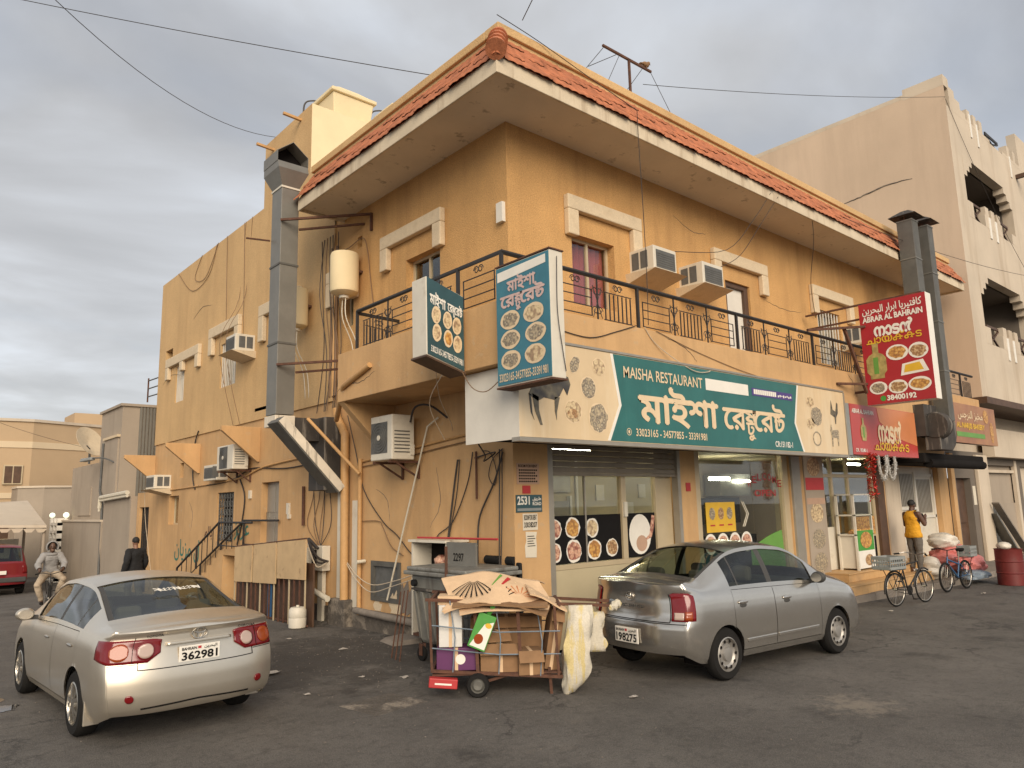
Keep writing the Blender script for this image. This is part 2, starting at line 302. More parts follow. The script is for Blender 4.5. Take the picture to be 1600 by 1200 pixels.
M['rubber'] = mat('rubber', (0.014, 0.013, 0.012), 0.85, 0.15, 10, spec=0.2)
M['chrome'] = mat('steel', (0.45, 0.42, 0.37), 0.3, 0.08, 6, metal=0.9)
M['bluep'] = mat('blue_bike_paint', (0.03, 0.09, 0.19), 0.4, 0.1, 5)
M['greyplas'] = mat('grey_plastic', (0.24, 0.25, 0.24), 0.6, 0.08, 5)
M['drum'] = mat('red_drum_paint', (0.14, 0.018, 0.015), 0.5, 0.2, 3, dirt=(0.08, 0.02, 0.015), dscale=3)
M['bagp'] = mat('pink_plastic', (0.55, 0.17, 0.15), 0.45, 0.2, 5, 0.4, 14)
M['bagw'] = mat('white_plastic_bag', (0.58, 0.53, 0.45), 0.4, 0.12, 5, 0.4, 16)
M['bagb'] = mat('blue_grey_bag', (0.16, 0.2, 0.24), 0.45, 0.2, 5, 0.4, 16)
M['sack'] = mat('woven_sack', (0.55, 0.50, 0.40), 0.6, 0.12, 6, 0.3, 60, dirt=(0.55, 0.40, 0.05), dscale=3.0, dlo=0.5, dhi=0.55, streak=True)
M['ply'] = mat('painted_plywood', (0.50, 0.35, 0.19), 0.85, 0.12, 2.5, 0.1, 30, dirt=(0.22, 0.13, 0.07), dscale=4.5, dlo=0.6, dhi=0.68)
M['purple'] = mat('purple_carton', (0.10, 0.02, 0.09), 0.5, 0.08, 5)
M['redbox'] = mat('red_carton', (0.42, 0.03, 0.03), 0.5, 0.08, 5)
M['greenbox'] = mat('green_carton', (0.06, 0.27, 0.04), 0.5, 0.1, 5)
M['curtain'] = mat('pink_curtain', (0.52, 0.13, 0.13), 0.9, 0.12, 3)
M['curtw'] = mat('pale_curtain', (0.45, 0.42, 0.36), 0.9, 0.1, 3)
M['lamp_on'] = mat('lit_tube', (0.9, 0.95, 0.9), 0.5, 0.0, 1, emit=(1.0, 0.98, 0.78), estr=30.0)
M['globe_on'] = mat('lit_globe', (0.9, 0.95, 0.8), 0.5, 0.0, 1, emit=(0.9, 1.0, 0.75), estr=0.5)
M['roomwall'] = mat('shop_interior_wall', (0.46, 0.39, 0.25), 0.8, 0.08, 1)
M['roomfloor'] = mat('shop_floor', (0.22, 0.17, 0.12), 0.5, 0.1, 2)
M['steel_k'] = mat('kitchen_steel', (0.3, 0.3, 0.28), 0.35, 0.1, 3, metal=0.8)
M['tinsel'] = mat('red_tinsel', (0.45, 0.03, 0.02), 0.3, 0.3, 30, metal=0.5)
M['tinselw'] = mat('silver_tinsel', (0.5, 0.48, 0.44), 0.4, 0.2, 40, metal=0.3)
M['paper'] = mat('paper', (0.62, 0.56, 0.45), 0.8, 0.06, 6)
M['litter'] = mat('litter_paper', (0.42, 0.38, 0.33), 0.8, 0.1, 6)
M['spray'] = mat('green_spray_paint', (0.045, 0.17, 0.13), 0.8, 0.2, 8)
M['pinkpaper'] = mat('brown_paper', (0.45, 0.29, 0.2), 0.8, 0.06, 6)
M['cowprint'] = food('animal_print', (0.07, 0.06, 0.05), (0.14, 0.12, 0.08), (0.05, 0.045, 0.04), 6)
M['bin'] = mat('bin_metal', (0.22, 0.215, 0.19), 0.55, 0.25, 2.2, 0.1, 30, metal=0.25, dirt=(0.10, 0.085, 0.07), dscale=2.4, dlo=0.5, dhi=0.66, streak=True, damt=0.7)
M['grit'] = mat('grit', (0.17, 0.145, 0.12), 0.9, 0.3, 40)
# ---- lettering
_gc = {}
def _raw(s, off=0.0):
    c = bpy.data.curves.new('lettering', 'FONT'); c.body = s; c.size = 1.0; c.offset = off; c.resolution_u = 3
    o = bpy.data.objects.new('lettering', c); me = o.to_mesh()
    r = [v.co.copy() for v in me.vertices], [list(p.vertices) for p in me.polygons]
    o.to_mesh_clear(); bpy.data.objects.remove(o); bpy.data.curves.remove(c); return r
def _char(ch, bold):
    """one character: its faces (a heavier weight is laid up from shifted copies on hair-thin layers) and its advance"""
    key = (ch, bold)
    if key not in _gc:
        if '|' not in _gc: _gc['|'] = max(v.x for v in _raw('|')[0])
        adv = max(v.x for v in _raw(ch + '|')[0]) - _gc['|']
        if ord(ch) < 0x250: vs, fs = _raw(ch, bold) if ch != ' ' else ([], [])
        else:
            v0, f0 = _raw(ch); vs, fs = [], []
            for k, (dx, dy) in enumerate([(0, 0)] + ([(bold, 0), (-bold, 0), (0, bold), (0, -bold)] if bold else [])):
                n = len(vs); vs += [Vector((q.x + dx, q.y + dy, k * 0.0012)) for q in v0]; fs += [[n + j for j in f] for f in f0]
        _gc[key] = (vs, fs, adv)
    return _gc[key]
def lettering(name, pieces, plane, c, u0, u1, v0, v1, m, parent, bold=0.0, shear=0.0, local=False):
    """flat print fitted into the box u0..u1 (reading direction) x v0..v1 (up) on the plane 'y' (faces -Y) or 'x' (faces -X)"""
    if isinstance(pieces, str): pieces = [(pieces, 1, 0, 0, True)]
    V = []; F = []; cur = 0.0; k_ = 0
    for (s, k, dx, dy, adv) in pieces:
        x = 0.0
        for ch in s:
            vs, fs, ad = _char(ch, bold); b = len(V); k_ += 1
            V += [Vector((cur + dx + (x + q.x) * k, dy + q.y * k, q.z + (k_ % 3) * 0.007)) for q in vs]; F += [[b + j for j in f] for f in fs]; x += ad
        if adv: cur += x * k
    x0 = min(q.x for q in V); x1 = max(q.x for q in V); y0 = min(q.y for q in V); y1 = max(q.y for q in V)
    su = (u1 - u0) / (x1 - x0); sv = (v1 - v0) / (y1 - y0)
    mb = MB(); out = []
    for q in V:
        u = u0 + (q.x - x0) * su; vv = v0 + (q.y - y0) * sv + shear * (q.x - x0) * su; d = q.z * 0.25
        out.append((u, c - d, vv) if plane == 'y' else (c - d, -u, vv))
    mb.add(out, F)
    return mb.build(name, m, parent, fix=False, local=local)
_AR = {'ا': (0xFE8D, 2), 'ب': (0xFE8F, 4), 'ة': (0xFE93, 2), 'ت': (0xFE95, 4), 'ج': (0xFE9D, 4), 'ح': (0xFEA1, 4), 'خ': (0xFEA5, 4), 'د': (0xFEA9, 2), 'ر': (0xFEAD, 2), 'ز': (0xFEAF, 2), 'س': (0xFEB1, 4), 'ش': (0xFEB5, 4), 'ط': (0xFEC1, 4), 'ع': (0xFEC9, 4), 'ف': (0xFED1, 4), 'ق': (0xFED5, 4), 'ك': (0xFED9, 4), 'ل': (0xFEDD, 4), 'م': (0xFEE1, 4), 'ن': (0xFEE5, 4), 'ه': (0xFEE9, 4), 'و': (0xFEED, 2), 'ي': (0xFEF1, 4)}
def ar(s):
    out = []
    for i, ch in enumerate(s):
        if ch not in _AR: out.append(ch); continue
        b, n = _AR[ch]
        prev = i > 0 and s[i - 1] in _AR and _AR[s[i - 1]][1] == 4
        nxt = i < len(s) - 1 and s[i + 1] in _AR and n == 4
        out.append(chr(b + (3 if prev and nxt else 2 if nxt else 1 if prev else 0)))
    return ''.join(out[::-1])
BN1 = [('মাইশা', 1, 0, 0, True)]
BN2 = [('ের', 1, 0, 0, True), ('ষ', 0.8, -0.02, 0.13, False), ('টু', 0.62, 0.03, -0.16, True), ('ের', 1, 0, 0, True), ('ন', 0.5, 0.03, 0.22, False), ('ট', 1.0, 0, 0, True)]
# ================================================================ ground
def gz(y): return -0.04 * min(max(y - 9.0, 0.0), 20.0)
def asphalt():
    m = bpy.data.materials.new('asphalt'); m.use_nodes = True; t = m.node_tree; n = t.nodes; l = t.links; b = n['Principled BSDF']
    tc = n.new('ShaderNodeTexCoord')
    def noise(s, d=6, r=0.6):
        q = n.new('ShaderNodeTexNoise'); q.inputs['Scale'].default_value = s; q.inputs['Detail'].default_value = d; q.inputs['Roughness'].default_value = r; l.new(tc.outputs['Object'], q.inputs['Vector']); return q
    def ramp(src, a, b_, lo, hi):
        q = n.new('ShaderNodeMapRange'); q.inputs[1].default_value = a; q.inputs[2].default_value = b_; q.inputs[3].default_value = lo; q.inputs[4].default_value = hi; l.new(src, q.inputs[0]); return q.outputs[0]
    def mix(f, a, c, blend='MIX'):
        q = n.new('ShaderNodeMixRGB'); q.blend_type = blend
        if f is not None: l.new(f, q.inputs[0])
        l.new(a, q.inputs[1])
        if isinstance(c, tuple): q.inputs[2].default_value = (*c, 1)
        else: l.new(c, q.inputs[2])
        return q.outputs[0]
    rp = n.new('ShaderNodeValToRGB'); e = rp.color_ramp.elements; e[0].position = 0.35; e[0].color = (0.082, 0.074, 0.064, 1); e[1].position = 0.7; e[1].color = (0.155, 0.140, 0.122, 1)
    l.new(noise(0.55, 8).outputs['Fac'], rp.inputs[0]); c = rp.outputs[0]
    c = mix(ramp(noise(95, 2).outputs['Fac'], 0.54, 0.68, 0, 0.8), c, (0.24, 0.21, 0.18)); c = mix(ramp(noise(38, 3, .7).outputs['Fac'], 0.56, 0.7, 0, 0.45), c, (0.2, 0.175, 0.15))         # aggregate
    c = mix(ramp(noise(70, 3, .7).outputs['Fac'], 0.47, 0.34, 0, 0.75), c, (0.028, 0.024, 0.02)); c = mix(ramp(noise(24, 3, .7).outputs['Fac'], 0.45, 0.34, 0, 0.4), c, (0.035, 0.03, 0.026))
    c = mix(ramp(noise(0.9, 9, 0.7).outputs['Fac'], 0.56, 0.68, 0, 0.75), c, (0.035, 0.03, 0.026))     # oil, wet dirt
    c = mix(ramp(noise(2.1, 9, 0.75).outputs['Fac'], 0.6, 0.72, 0, 0.5), c, (0.16, 0.13, 0.10))      # dust
    c = mix(ramp(noise(7.5, 7, 0.72).outputs['Fac'], 0.5, 0.68, 0, 0.5), c, (0.04, 0.035, 0.03)); c = mix(ramp(noise(13, 6, 0.7).outputs['Fac'], 0.55, 0.7, 0, 0.4), c, (0.19, 0.17, 0.145))
    v = n.new('ShaderNodeTexVoronoi'); v.feature = 'DISTANCE_TO_EDGE'; v.inputs['Scale'].default_value = 0.3
    wv = n.new('ShaderNodeVectorMath'); wv.operation = 'ADD'; nd = noise(1.6, 6, 0.65); l.new(tc.outputs['Object'], wv.inputs[0])
    sc_ = n.new('ShaderNodeVectorMath'); sc_.operation = 'SCALE'; sc_.inputs['Scale'].default_value = 1.1; l.new(nd.outputs['Color'], sc_.inputs[0]); l.new(sc_.outputs[0], wv.inputs[1]); l.new(wv.outputs[0], v.inputs['Vector'])
    mk = n.new('ShaderNodeMath'); mk.operation = 'MULTIPLY'; l.new(ramp(v.outputs['Distance'], 0.011, 0.0, 0, 0.75), mk.inputs[0]); l.new(ramp(noise(0.33, 3).outputs['Fac'], 0.44, 0.56, 0, 1), mk.inputs[1])
    c = mix(mk.outputs[0], c, (0.022, 0.019, 0.017))                # cracks
    gd = n.new('ShaderNodeVectorMath'); gd.operation = 'DISTANCE'; gd.inputs[1].default_value = (-1.6, 2.2, 0); l.new(tc.outputs['Object'], gd.inputs[0])
    gq = n.new('ShaderNodeMath'); gq.operation = 'ADD'; l.new(gd.outputs['Value'], gq.inputs[0]); l.new(ramp(noise(1.3, 9, 0.75).outputs['Fac'], 0.3, 0.7, -2.4, 2.4), gq.inputs[1])
    c = mix(ramp(gq.outputs[0], 2.6, 1.2, 0, 0.62), c, (0.028, 0.023, 0.019))                      # spilt grease round the bins
    # pale spilt cement patch near the camera, right
    sp = n.new('ShaderNodeVectorMath'); sp.operation = 'DISTANCE'; sp.inputs[1].default_value = (1.05, -4.45, 0); l.new(tc.outputs['Object'], sp.inputs[0])
    q = n.new('ShaderNodeMath'); q.operation = 'ADD'; l.new(sp.outputs['Value'], q.inputs[0]); l.new(ramp(noise(5, 8, 0.75).outputs['Fac'], 0.3, 0.7, -0.45, 0.45), q.inputs[1])
    c = mix(ramp(q.outputs[0], 0.42, 0.12, 0, 0.5), c, (0.30, 0.25, 0.19))
    l.new(c, b.inputs['Base Color'])
    l.new(ramp(noise(0.8, 6).outputs['Fac'], 0.35, 0.7, 0.95, 0.68), b.inputs['Roughness'])
    bp = n.new('ShaderNodeBump'); bp.inputs['Strength'].default_value = 0.9; bp.inputs['Distance'].default_value = 0.018; l.new(noise(75, 4).outputs['Fac'], bp.inputs['Height'])
    bp2 = n.new('ShaderNodeBump'); bp2.inputs['Strength'].default_value = 0.35; bp2.inputs['Distance'].default_value = 0.08; l.new(noise(2.2, 6).outputs['Fac'], bp2.inputs['Height']); l.new(bp.outputs[0], bp2.inputs['Normal']); l.new(bp2.outputs[0], b.inputs['Normal'])
    return m
M['asphalt'] = asphalt()
g = MB(); ys = [-300, -60, -20, -8, 0, 4, 7, 8, 9, 10, 12, 16, 20, 25, 29, 31, 40, 80, 300]; xs = [-300, -40, -10, -4, 0, 4, 10, 30, 300]
for y in ys:
    for x in xs: g.v.append((x, y, gz(y)))
for j in range(len(ys) - 1):
    for i in range(len(xs) - 1): a = j * len(xs) + i; g.f.append([a, a + 1, a + len(xs) + 1, a + len(xs)]); g.m.append(0)
g.build('road', M['asphalt'], kind='structure', fix=False)
# raised footway in front of the shops on the right, with kerb stones
pv = MB(); pv.prism([(7.6, 0.02), (7.6, -0.62), (13.2, -1.12), (40, -1.3), (40, 0.6), (18.1, 0.6), (18.1, 0.02)], 'z', -0.05, 0.13)
pv.build('footway', M['kerb'], kind='structure')
kp = [Vector((7.6, -0.8, 0)), Vector((9.6, -0.98, 0)), Vector((13.2, -1.3, 0)), Vector((26, -1.46, 0))]
root = bpy.data.objects.new('kerb', None); COL.objects.link(root); tag(root, kind='structure')
k = 0
for a, b_ in zip(kp[:-1], kp[1:]):
    nn = max(1, round((b_ - a).length / 0.9)); d = (b_ - a) / nn
    for i in range(nn):
        p0 = a + d * i + d.normalized() * 0.008; p1 = a + d * (i + 1) - d.normalized() * 0.008
        nrm = Vector((-d.y, d.x, 0)).normalized() * 0.17; h = 0.15 + rnd.uniform(-.008, .008)
        MB().hexa([p0 + Vector((0, 0, -.05)), p1 + Vector((0, 0, -.05)), p1 + nrm + Vector((0, 0, -.05)), p0 + nrm + Vector((0, 0, -.05)), p0 + Vector((0, 0, h)), p1 + Vector((0, 0, h)), p1 + nrm + Vector((0, 0, h)), p0 + nrm + Vector((0, 0, h))]).build('kerb_stone', M['kerb'], root, bevel=0.015)
# ================================================================ main building
def wall_with_holes(mb, plane, c, u0, u1, z0, z1, holes, depth, mi=0, sgn=1):
    """outer sheet on plane x=c or y=c with rectangular holes (ua,ub,za,zb) and reveals going in by depth"""
    us = sorted({u0, u1, *[q for h in holes for q in h[:2] if u0 < q < u1]}); zs = sorted({z0, z1, *[q for h in holes for q in h[2:4] if z0 < q < z1]})
    P = (lambda u, d, z: (c + d, u, z)) if plane == 'x' else (lambda u, d, z: (u, c + d, z))
    inside = lambda u, z: any(h[0] < u < h[1] and h[2] < z < h[3] for h in holes)
    for i in range(len(us) - 1):
        for j in range(len(zs) - 1):
            if not inside((us[i] + us[i + 1]) / 2, (zs[j] + zs[j + 1]) / 2):
                mb.quad(P(us[i], 0, zs[j]), P(us[i + 1], 0, zs[j]), P(us[i + 1], 0, zs[j + 1]), P(us[i], 0, zs[j + 1]), mi)
    for (a, b_, za, zb) in [h[:4] for h in holes]:
        mb.quad(P(a, 0, za), P(a, depth, za), P(a, depth, zb), P(a, 0, zb), mi); mb.quad(P(b_, 0, za), P(b_, depth, za), P(b_, depth, zb), P(b_, 0, zb), mi)
        mb.quad(P(a, 0, za), P(a, depth, za), P(b_, depth, za), P(b_, 0, za), mi); mb.quad(P(a, 0, zb), P(a, depth, zb), P(b_, depth, zb), P(b_, 0, zb), mi)
B = T('restaurant_building', 'two storey ochre corner building with tiled eaves, balcony and restaurant shopfront', 'building', (0, 0, 0))
EX = 17.45
upR = [(1.45, 2.55, 5.62, 6.85), (6.1, 7.05, 5.0, 6.88), (10.1, 11.3, 5.5, 6.88)]
upL = [(1.85, 2.95, 5.55, 6.85), (4.95, 5.4, 6.0, 6.75), (4.62, 4.8, 7.6, 7.85)]
m = MB(); wall_with_holes(m, 'y', 0, 0, EX, 4.45, 8.5, upR, 0.28); wall_with_holes(m, 'x', 0, 0, 5.75, 4.45, 8.5, upL, 0.28)
m.build('upper_wall', M['wall_up'], B, fix=False)
dnR = [(0.72, 4.14, 0.0, 3.3), (4.6, 8.12, 0.45, 3.3), (9.62, 12.92, 0.56, 3.3), (13.9, 16.75, 0.56, 3.05)]
m = MB(); wall_with_holes(m, 'y', 0, 0, EX, 0.0, 4.45, dnR, 0.3); wall_with_holes(m, 'x', 0, 0, 5.75, 0.36, 4.45, [(3.11, 4.12, 0.55, 1.27)], 0.12)
m.build('lower_wall', M['wall_low'], B, fix=False)
MB().box(-0.05, 0.0, -0.02, 5.76, -0.3, 0.36).build('plinth', M['plinth'], B)
# wing: upper storeys slightly proud, tower with cream return
wU = [(15.65, 16.5, 5.72, 6.9), (11.32, 12.48, 5.66, 6.92), (8.2, 9.2, 5.66, 6.92), (16.95, 17.7, 7.1, 7.62)]
m = MB(); wall_with_holes(m, 'x', -0.04, 5.75, 18.45, 4.5, 10.11, wU, 0.3); m.quad((-.04, 7.0, 10.11), (-.04, 9.73, 10.11), (-.04, 9.73, 11.88), (-.04, 7.0, 11.88))
m.quad((-.04, 18.45, 4.5), (9, 18.45, 4.5), (9, 18.45, 10.11), (-.04, 18.45, 10.11)); m.quad((-.04, 5.75, 4.5), (9, 5.75, 4.5), (9, 5.75, 8.4), (-.04, 5.75, 8.4))
m.box(-0.03, 0.25, 9.73, 18.44, 10.05, 10.11); m.quad((-.04, 9.73, 10.11), (5, 9.73, 10.11), (5, 9.73, 11.88), (-.04, 9.73, 11.88)); m.quad((-.04, 5.75, 4.5), (-.04, 18.45, 4.5), (0, 18.45, 4.5), (0, 5.75, 4.5))
m.build('wing_wall', M['wall_wing'], B, fix=False)
m = MB(); m.quad((-.04, 7.0, 8.0), (6, 7.0, 8.0), (6, 7.0, 11.88), (-.04, 7.0, 11.88)); m.quad((-.04, 7.0, 11.88), (6, 7.0, 11.88), (6, 9.73, 11.88), (-.04, 9.73, 11.88)); m.quad((6, 7, 8), (6, 9.73, 8), (6, 9.73, 11.88), (6, 7, 11.88))
m.build('tower_wall', M['wall_tower'], B, fix=False)
wD = [(8.4, 9.42, 1.35, 2.92), (11.2, 12.42, 1.45, 2.75), (15.72, 16.68, 1.87, 2.76), (18.85, 20.0, -0.4, 2.45), (15.4, 15.75, 3.3, 3.75)]
m = MB(); wall_with_holes(m, 'x', 0, 5.75, 18.45, -1.0, 4.5, [h for h in wD if h[0] < 18.45], 0.3); wall_with_holes(m, 'x', 0, 18.45, 20.3, -1.0, 2.95, [wD[3]], 0.3)
m.quad((0, 18.45, 2.95), (0, 20.3, 2.95), (6, 20.3, 2.95), (6, 18.45, 2.95)); m.quad((0, 18.45, 2.95), (6, 18.45, 2.95), (6, 18.45, 4.5), (0, 18.45, 4.5)); m.quad((0, 20.3, -1), (6, 20.3, -1), (6, 20.3, 2.95), (0, 20.3, 2.95))
m.build('wing_lower_wall', M['wall_low'], B, fix=False)
MB().box(-0.06, 0.0, 5.77, 8.2, -0.3, 0.3).build('plinth', M['plinth'], B)
# roof deck, eaves slab (L shaped), fascia, parapet
m = MB(); m.quad((0.2, 0.2, 9.1), (EX, 0.2, 9.1), (EX, 14, 9.1), (0.2, 14, 9.1)); m.quad((0, 9.7, 10.0), (9, 9.7, 10.0), (9, 18.4, 10.0), (0, 18.4, 10.0)); m.build('roof_deck', M['soffit'], B, fix=False)
E0 = -1.05
m = MB(); m.prism([(E0 + .02, E0 + .02), (EX, E0 + .02), (EX, 0.3), (0.3, 0.3), (0.3, 5.35), (E0 + .02, 5.35)], 'z', 8.42, 8.6); m.build('soffit', M['soffit'], B)
m = MB(); m.box(E0, EX + .02, E0 - .03, E0 + .02, 8.36, 8.62); m.box(E0 - .03, E0 + .018, E0 - .03, 5.38, 8.355, 8.618); m.box(E0 + .03, -0.0, 5.352, 5.39, 8.36, 8.61)
m.box(EX, EX + .04, E0 + .03, 0.4, 8.365, 8.61); each(m, 'fascia', M['fascia'], B, bevel=0.01)
m = MB(); m.box(-0.75, EX - .1, -0.75, -0.5, 8.7, 9.36); m.box(-0.748, -0.5, -0.498, 5.34, 8.7, 9.357); m.box(-0.80, EX - .08, -0.80, -0.48, 9.28, 9.43); m.box(-0.798, -0.48, -0.478, 5.4, 9.28, 9.427); each(m, 'parapet', M['wall_wing'], B, bevel=0.015)
# clay tiles: five courses of pan tiles on each slope, mitred at the hip
def tiles(along_x, length):
    mb = MB(); n = 4; per = 0.16; sub = 6
    y0, z0, y1, z1 = E0 - 0.09, 8.575, -0.74, 9.22
    for c in range(n):
        ya = y0 + (y1 - y0) * c / n; yb = y0 + (y1 - y0) * (c + 1.25) / n; za = z0 + (z1 - z0) * c / n + 0.028; zb = z0 + (z1 - z0) * (c + 1.25) / n
        s0 = ya; nseg = int((length - s0) / (per / sub)); rows = []
        prev = None
        for k in range(nseg + 1):
            s = s0 + k * per / sub; col = int((s + 40) // per); j1 = ((col * 7919 + c * 104729) % 17 - 8) * 0.0011
            h = 0.019 * abs(math.cos(math.pi * (s % per) / per)) ** 0.7 + j1
            pa = (max(s, ya), ya + j1 * 3, za + h); pb = (max(s, yb), yb, zb + h); pc = (pa[0], pa[1], pa[2] - 0.022)
            b = len(mb.v)
            for q in (pc, pa, pb): mb.v.append(q if along_x else (q[1], q[0], q[2]))
            if prev is not None:
                for d in (0, 1): mb.f.append([prev + d, b + d, b + d + 1, prev + d + 1]); mb.m.append(0)
            prev = b
    return mb
tr = tiles(True, EX + .05).build('roof_tiles', M['tile'], B, fix=False, smooth=50); tr['kind'] = 'stuff'
tl = tiles(False, 5.45).build('roof_tiles', M['tile'], B, fix=False, smooth=50); tl['kind'] = 'stuff'
MB().hexa([(E0 - .02, E0 - .02, 8.58), (EX, E0 - .02, 8.58), (EX, -.76, 8.58), (-.76, -.76, 8.58), (E0 - .02, E0 - .02, 8.62), (EX, E0 - .02, 8.62), (EX, -.76, 9.16), (-.76, -.76, 9.16)]).build('tile_bed', M['tile'], B)
MB().hexa([(E0 - .021, 5.34, 8.581), (E0 - .021, E0 - .02, 8.581), (-.761, -.76, 8.581), (-.761, 5.34, 8.581), (E0 - .021, 5.34, 8.621), (E0 - .021, E0 - .02, 8.621), (-.761, -.76, 9.161), (-.761, 5.34, 9.161)]).build('tile_bed', M['tile'], B)
for i in range(4):
    pa, pb = Vector((E0 - .10, E0 - .10, 8.64)), Vector((-.72, -.72, 9.26)); a = pa.lerp(pb, i / 4); b_ = pa.lerp(pb, (i + 1.3) / 4)
    MB().tube([a, b_], [0.155, 0.12], 14).build('hip_tile', M['tile'], B, smooth=50)
# balcony slab with plaster face, brackets
m = MB(); m.prism([(-1.1, -1.1), (EX, -1.1), (EX, 0.0), (0.0, 0.0), (0.0, 3.5), (-1.1, 3.5)], 'z', 4.12, 5.0); m.build('balcony_slab', M['wall_low'], B, bevel=0.012)
for y in (3.32,):
    MB().prism([(-1.08, 4.12), (0.0, 4.12), (0.0, 3.05)], 'y', y, y + 0.18).build('balcony_bracket', M['wall_low'], B, bevel=0.01)
# ---- window hoods, windows
def hood(plane, c, u0, u1, zt, leg, w=0.26, d=0.12, mid=None):
    h = MB(); f = (lambda a, b_, z0, z1: h.box(a, b_, c - d, c, z0, z1)) if plane == 'y' else (lambda a, b_, z0, z1: h.box(c - d, c, a, b_, z0, z1))
    f(u0, u1, zt - w, zt)
    f(u0 + .001, u0 + w, zt - leg, zt - w); f(u1 - w, u1 - .001, zt - leg, zt - w)
    if mid: f(mid - w / 2, mid + w / 2, zt - leg * .85, zt - w)
    h.build('window_hood', M['trim'], B, bevel=0.02)
for a in ((1.28, 3.25, 7.5, 0.72), (5.6, 7.7, 7.47, 0.72), (9.77, 11.95, 7.43, 0.72)): hood('y', 0, *a)
hood('x', 0, 1.68, 3.73, 7.49, 0.70); hood('x', 0, 4.72, 6.0, 7.35, 0.8)
hood('x', -.04, 14.1, 17.3, 7.25, 0.7, 0.3, mid=15.7); hood('x', -.04, 10.95, 13.25, 7.5, 0.8, 0.3); hood('x', -.04, 7.3, 9.6, 7.4, 0.95, 0.3)
def window(plane, c, u0, u1, z0, z1, n=2, fm='alu', behind='curtw', inset=0.16, bars=0, name='window', fw=0.05):
    P = (lambda a, b_, d0, d1, za, zb, q: q.box(a, b_, c + d0, c + d1, za, zb)) if plane == 'y' else (lambda a, b_, d0, d1, za, zb, q: q.box(c + d0, c + d1, a, b_, za, zb))
    fr = MB(); P(u0, u1, inset, inset + .06, z0, z0 + fw, fr); P(u0, u1, inset, inset + .06, z1 - fw, z1, fr)
    for k in range(n + 1):
        u = u0 + (u1 - u0 - fw) * k / n; P(u, u + fw, inset + .002, inset + .058, z0 + fw, z1 - fw, fr)
    o = fr.build(name, M[fm], B)
    for k in range(n):
        ua = u0 + (u1 - u0) * k / n + fw; ub = u0 + (u1 - u0) * (k + 1) / n
        g = MB(); P(ua - .01, ub - .01, inset + .025, inset + .03, z0 + .04, z1 - .04, g); g.build('pane', M['pane'], o)
    cu = MB(); nn = 24; base = len(cu.v)
    for k in range(nn + 1):
        u = u0 + (u1 - u0) * k / nn; d = inset + .12 + .03 * math.sin(k * 1.9) + 0.012 * math.sin(k * 4.1)
        for z in (z0, z1): cu.v.append((u, c + d, z) if plane == 'y' else (c + d, u, z))
    for k in range(nn): cu.f.append([base + 2 * k, base + 2 * k + 2, base + 2 * k + 3, base + 2 * k + 1]); cu.m.append(0)
    cu.build('curtain', M[behind], o, fix=False, smooth=60)
    for k in range(bars):
        u = u0 + (u1 - u0) * (k + .5) / bars; g = MB(); P(u - .012, u + .012, .03, .05, z0, z1, g); g.build('window_bar', M['white'], o)
    return o
window('y', 0, *upR[0], behind='curtain'); window('y', 0, *upR[2], behind='curtw', bars=8)
window('x', 0, *upL[0], behind='dark', fm='alu'); window('x', 0, *upL[1], behind='curtw', n=2)
window('x', -.04, *wU[0], n=1, behind='curtw', bars=7); window('x', -.04, *wU[1], n=1, behind='curtw', bars=9); window('x', -.04, *wU[2], n=2, behind='curtw')
window('x', 0, *wD[2], n=2, behind='curtw')
for a in (wU[3], wD[4]): MB().box(0.2, 0.24, a[0], a[1], a[2], a[3]).build('vent_back', M['dark'], B)
MB().box(0.2, 0.24, 4.6, 4.82, 7.58, 7.87).build('vent_back', M['dark'], B)
# balcony door
dr = MB().box(6.1, 6.22, 0.05, 0.2, 5.0, 6.88).box(6.9, 7.05, 0.05, 0.2, 5.0, 6.88).box(6.22, 6.9, 0.05, 0.2, 6.78, 6.88).build('door', M['wood'], B, bevel=0.006)
MB().box(6.22, 6.9, 0.12, 0.17, 5.0, 6.78).build('door_leaf', M['white'], dr, bevel=0.005)
MB().ball((6.82, 0.09, 5.95), 0.03).build('handle', M['chrome'], dr)
# wing doors: steel leaf up the stairs, grille window, gate
dr = MB().box(0.16, 0.22, 8.4, 9.42, 1.35, 2.92).build('door', M['alug'], B)
for z0, z1 in ((1.45, 2.1), (2.2, 2.85)): MB().box(0.145, 0.159, 8.5, 8.88, z0, z1).build('door_panel', M['alug'], dr, bevel=0.004); MB().box(0.145, 0.159, 8.94, 9.32, z0, z1).build('door_panel', M['alug'], dr, bevel=0.004)
MB().box(0.11, 0.16, 9.3, 9.36, 2.0, 2.2).build('handle', M['chrome'], dr)
gr = MB().box(0.2, 0.24, 11.2, 12.42, 1.45, 2.75).build('grille_window', M['dark'], B)
def scroll(mb, c, r, plane='x', turns=1.3, s=1, rad=0.006, n=14):
    pts = []
    for i in range(n + 1):
        t = i / n * turns * 2 * math.pi; q = r * (1 - 0.6 * i / n); a = q * math.cos(t) * s; b_ = q * math.sin(t)
        pts.append((c[0], c[1] + a, c[2] + b_) if plane == 'x' else (c[0] + a, c[1], c[2] + b_))
    mb.tube(pts, rad, 4)
q = MB()
for i in range(6):
    for j in range(6): scroll(q, (0.06, 11.3 + i * 0.205, 1.55 + j * 0.22), 0.10, 'x', 1.2, 1 if (i + j) % 2 else -1, 0.011, 9)
q.build('scroll_grille', M['darkg'], gr, fix=False)
for i in range(7): MB().box(0.05, 0.075, 11.2 + i * 0.2, 11.22 + i * 0.2, 1.45, 2.75).build('grille_bar', M['darkg'], gr)
gt = MB().box(0.18, 0.22, 18.85, 20.0, -0.4, 2.45).build('gate', M['black'], B)
for i in range(6): MB().box(0.10, 0.14, 18.87 + i * 0.22, 18.91 + i * 0.22, -0.4, 2.42).build('gate_bar', M['black'], gt)
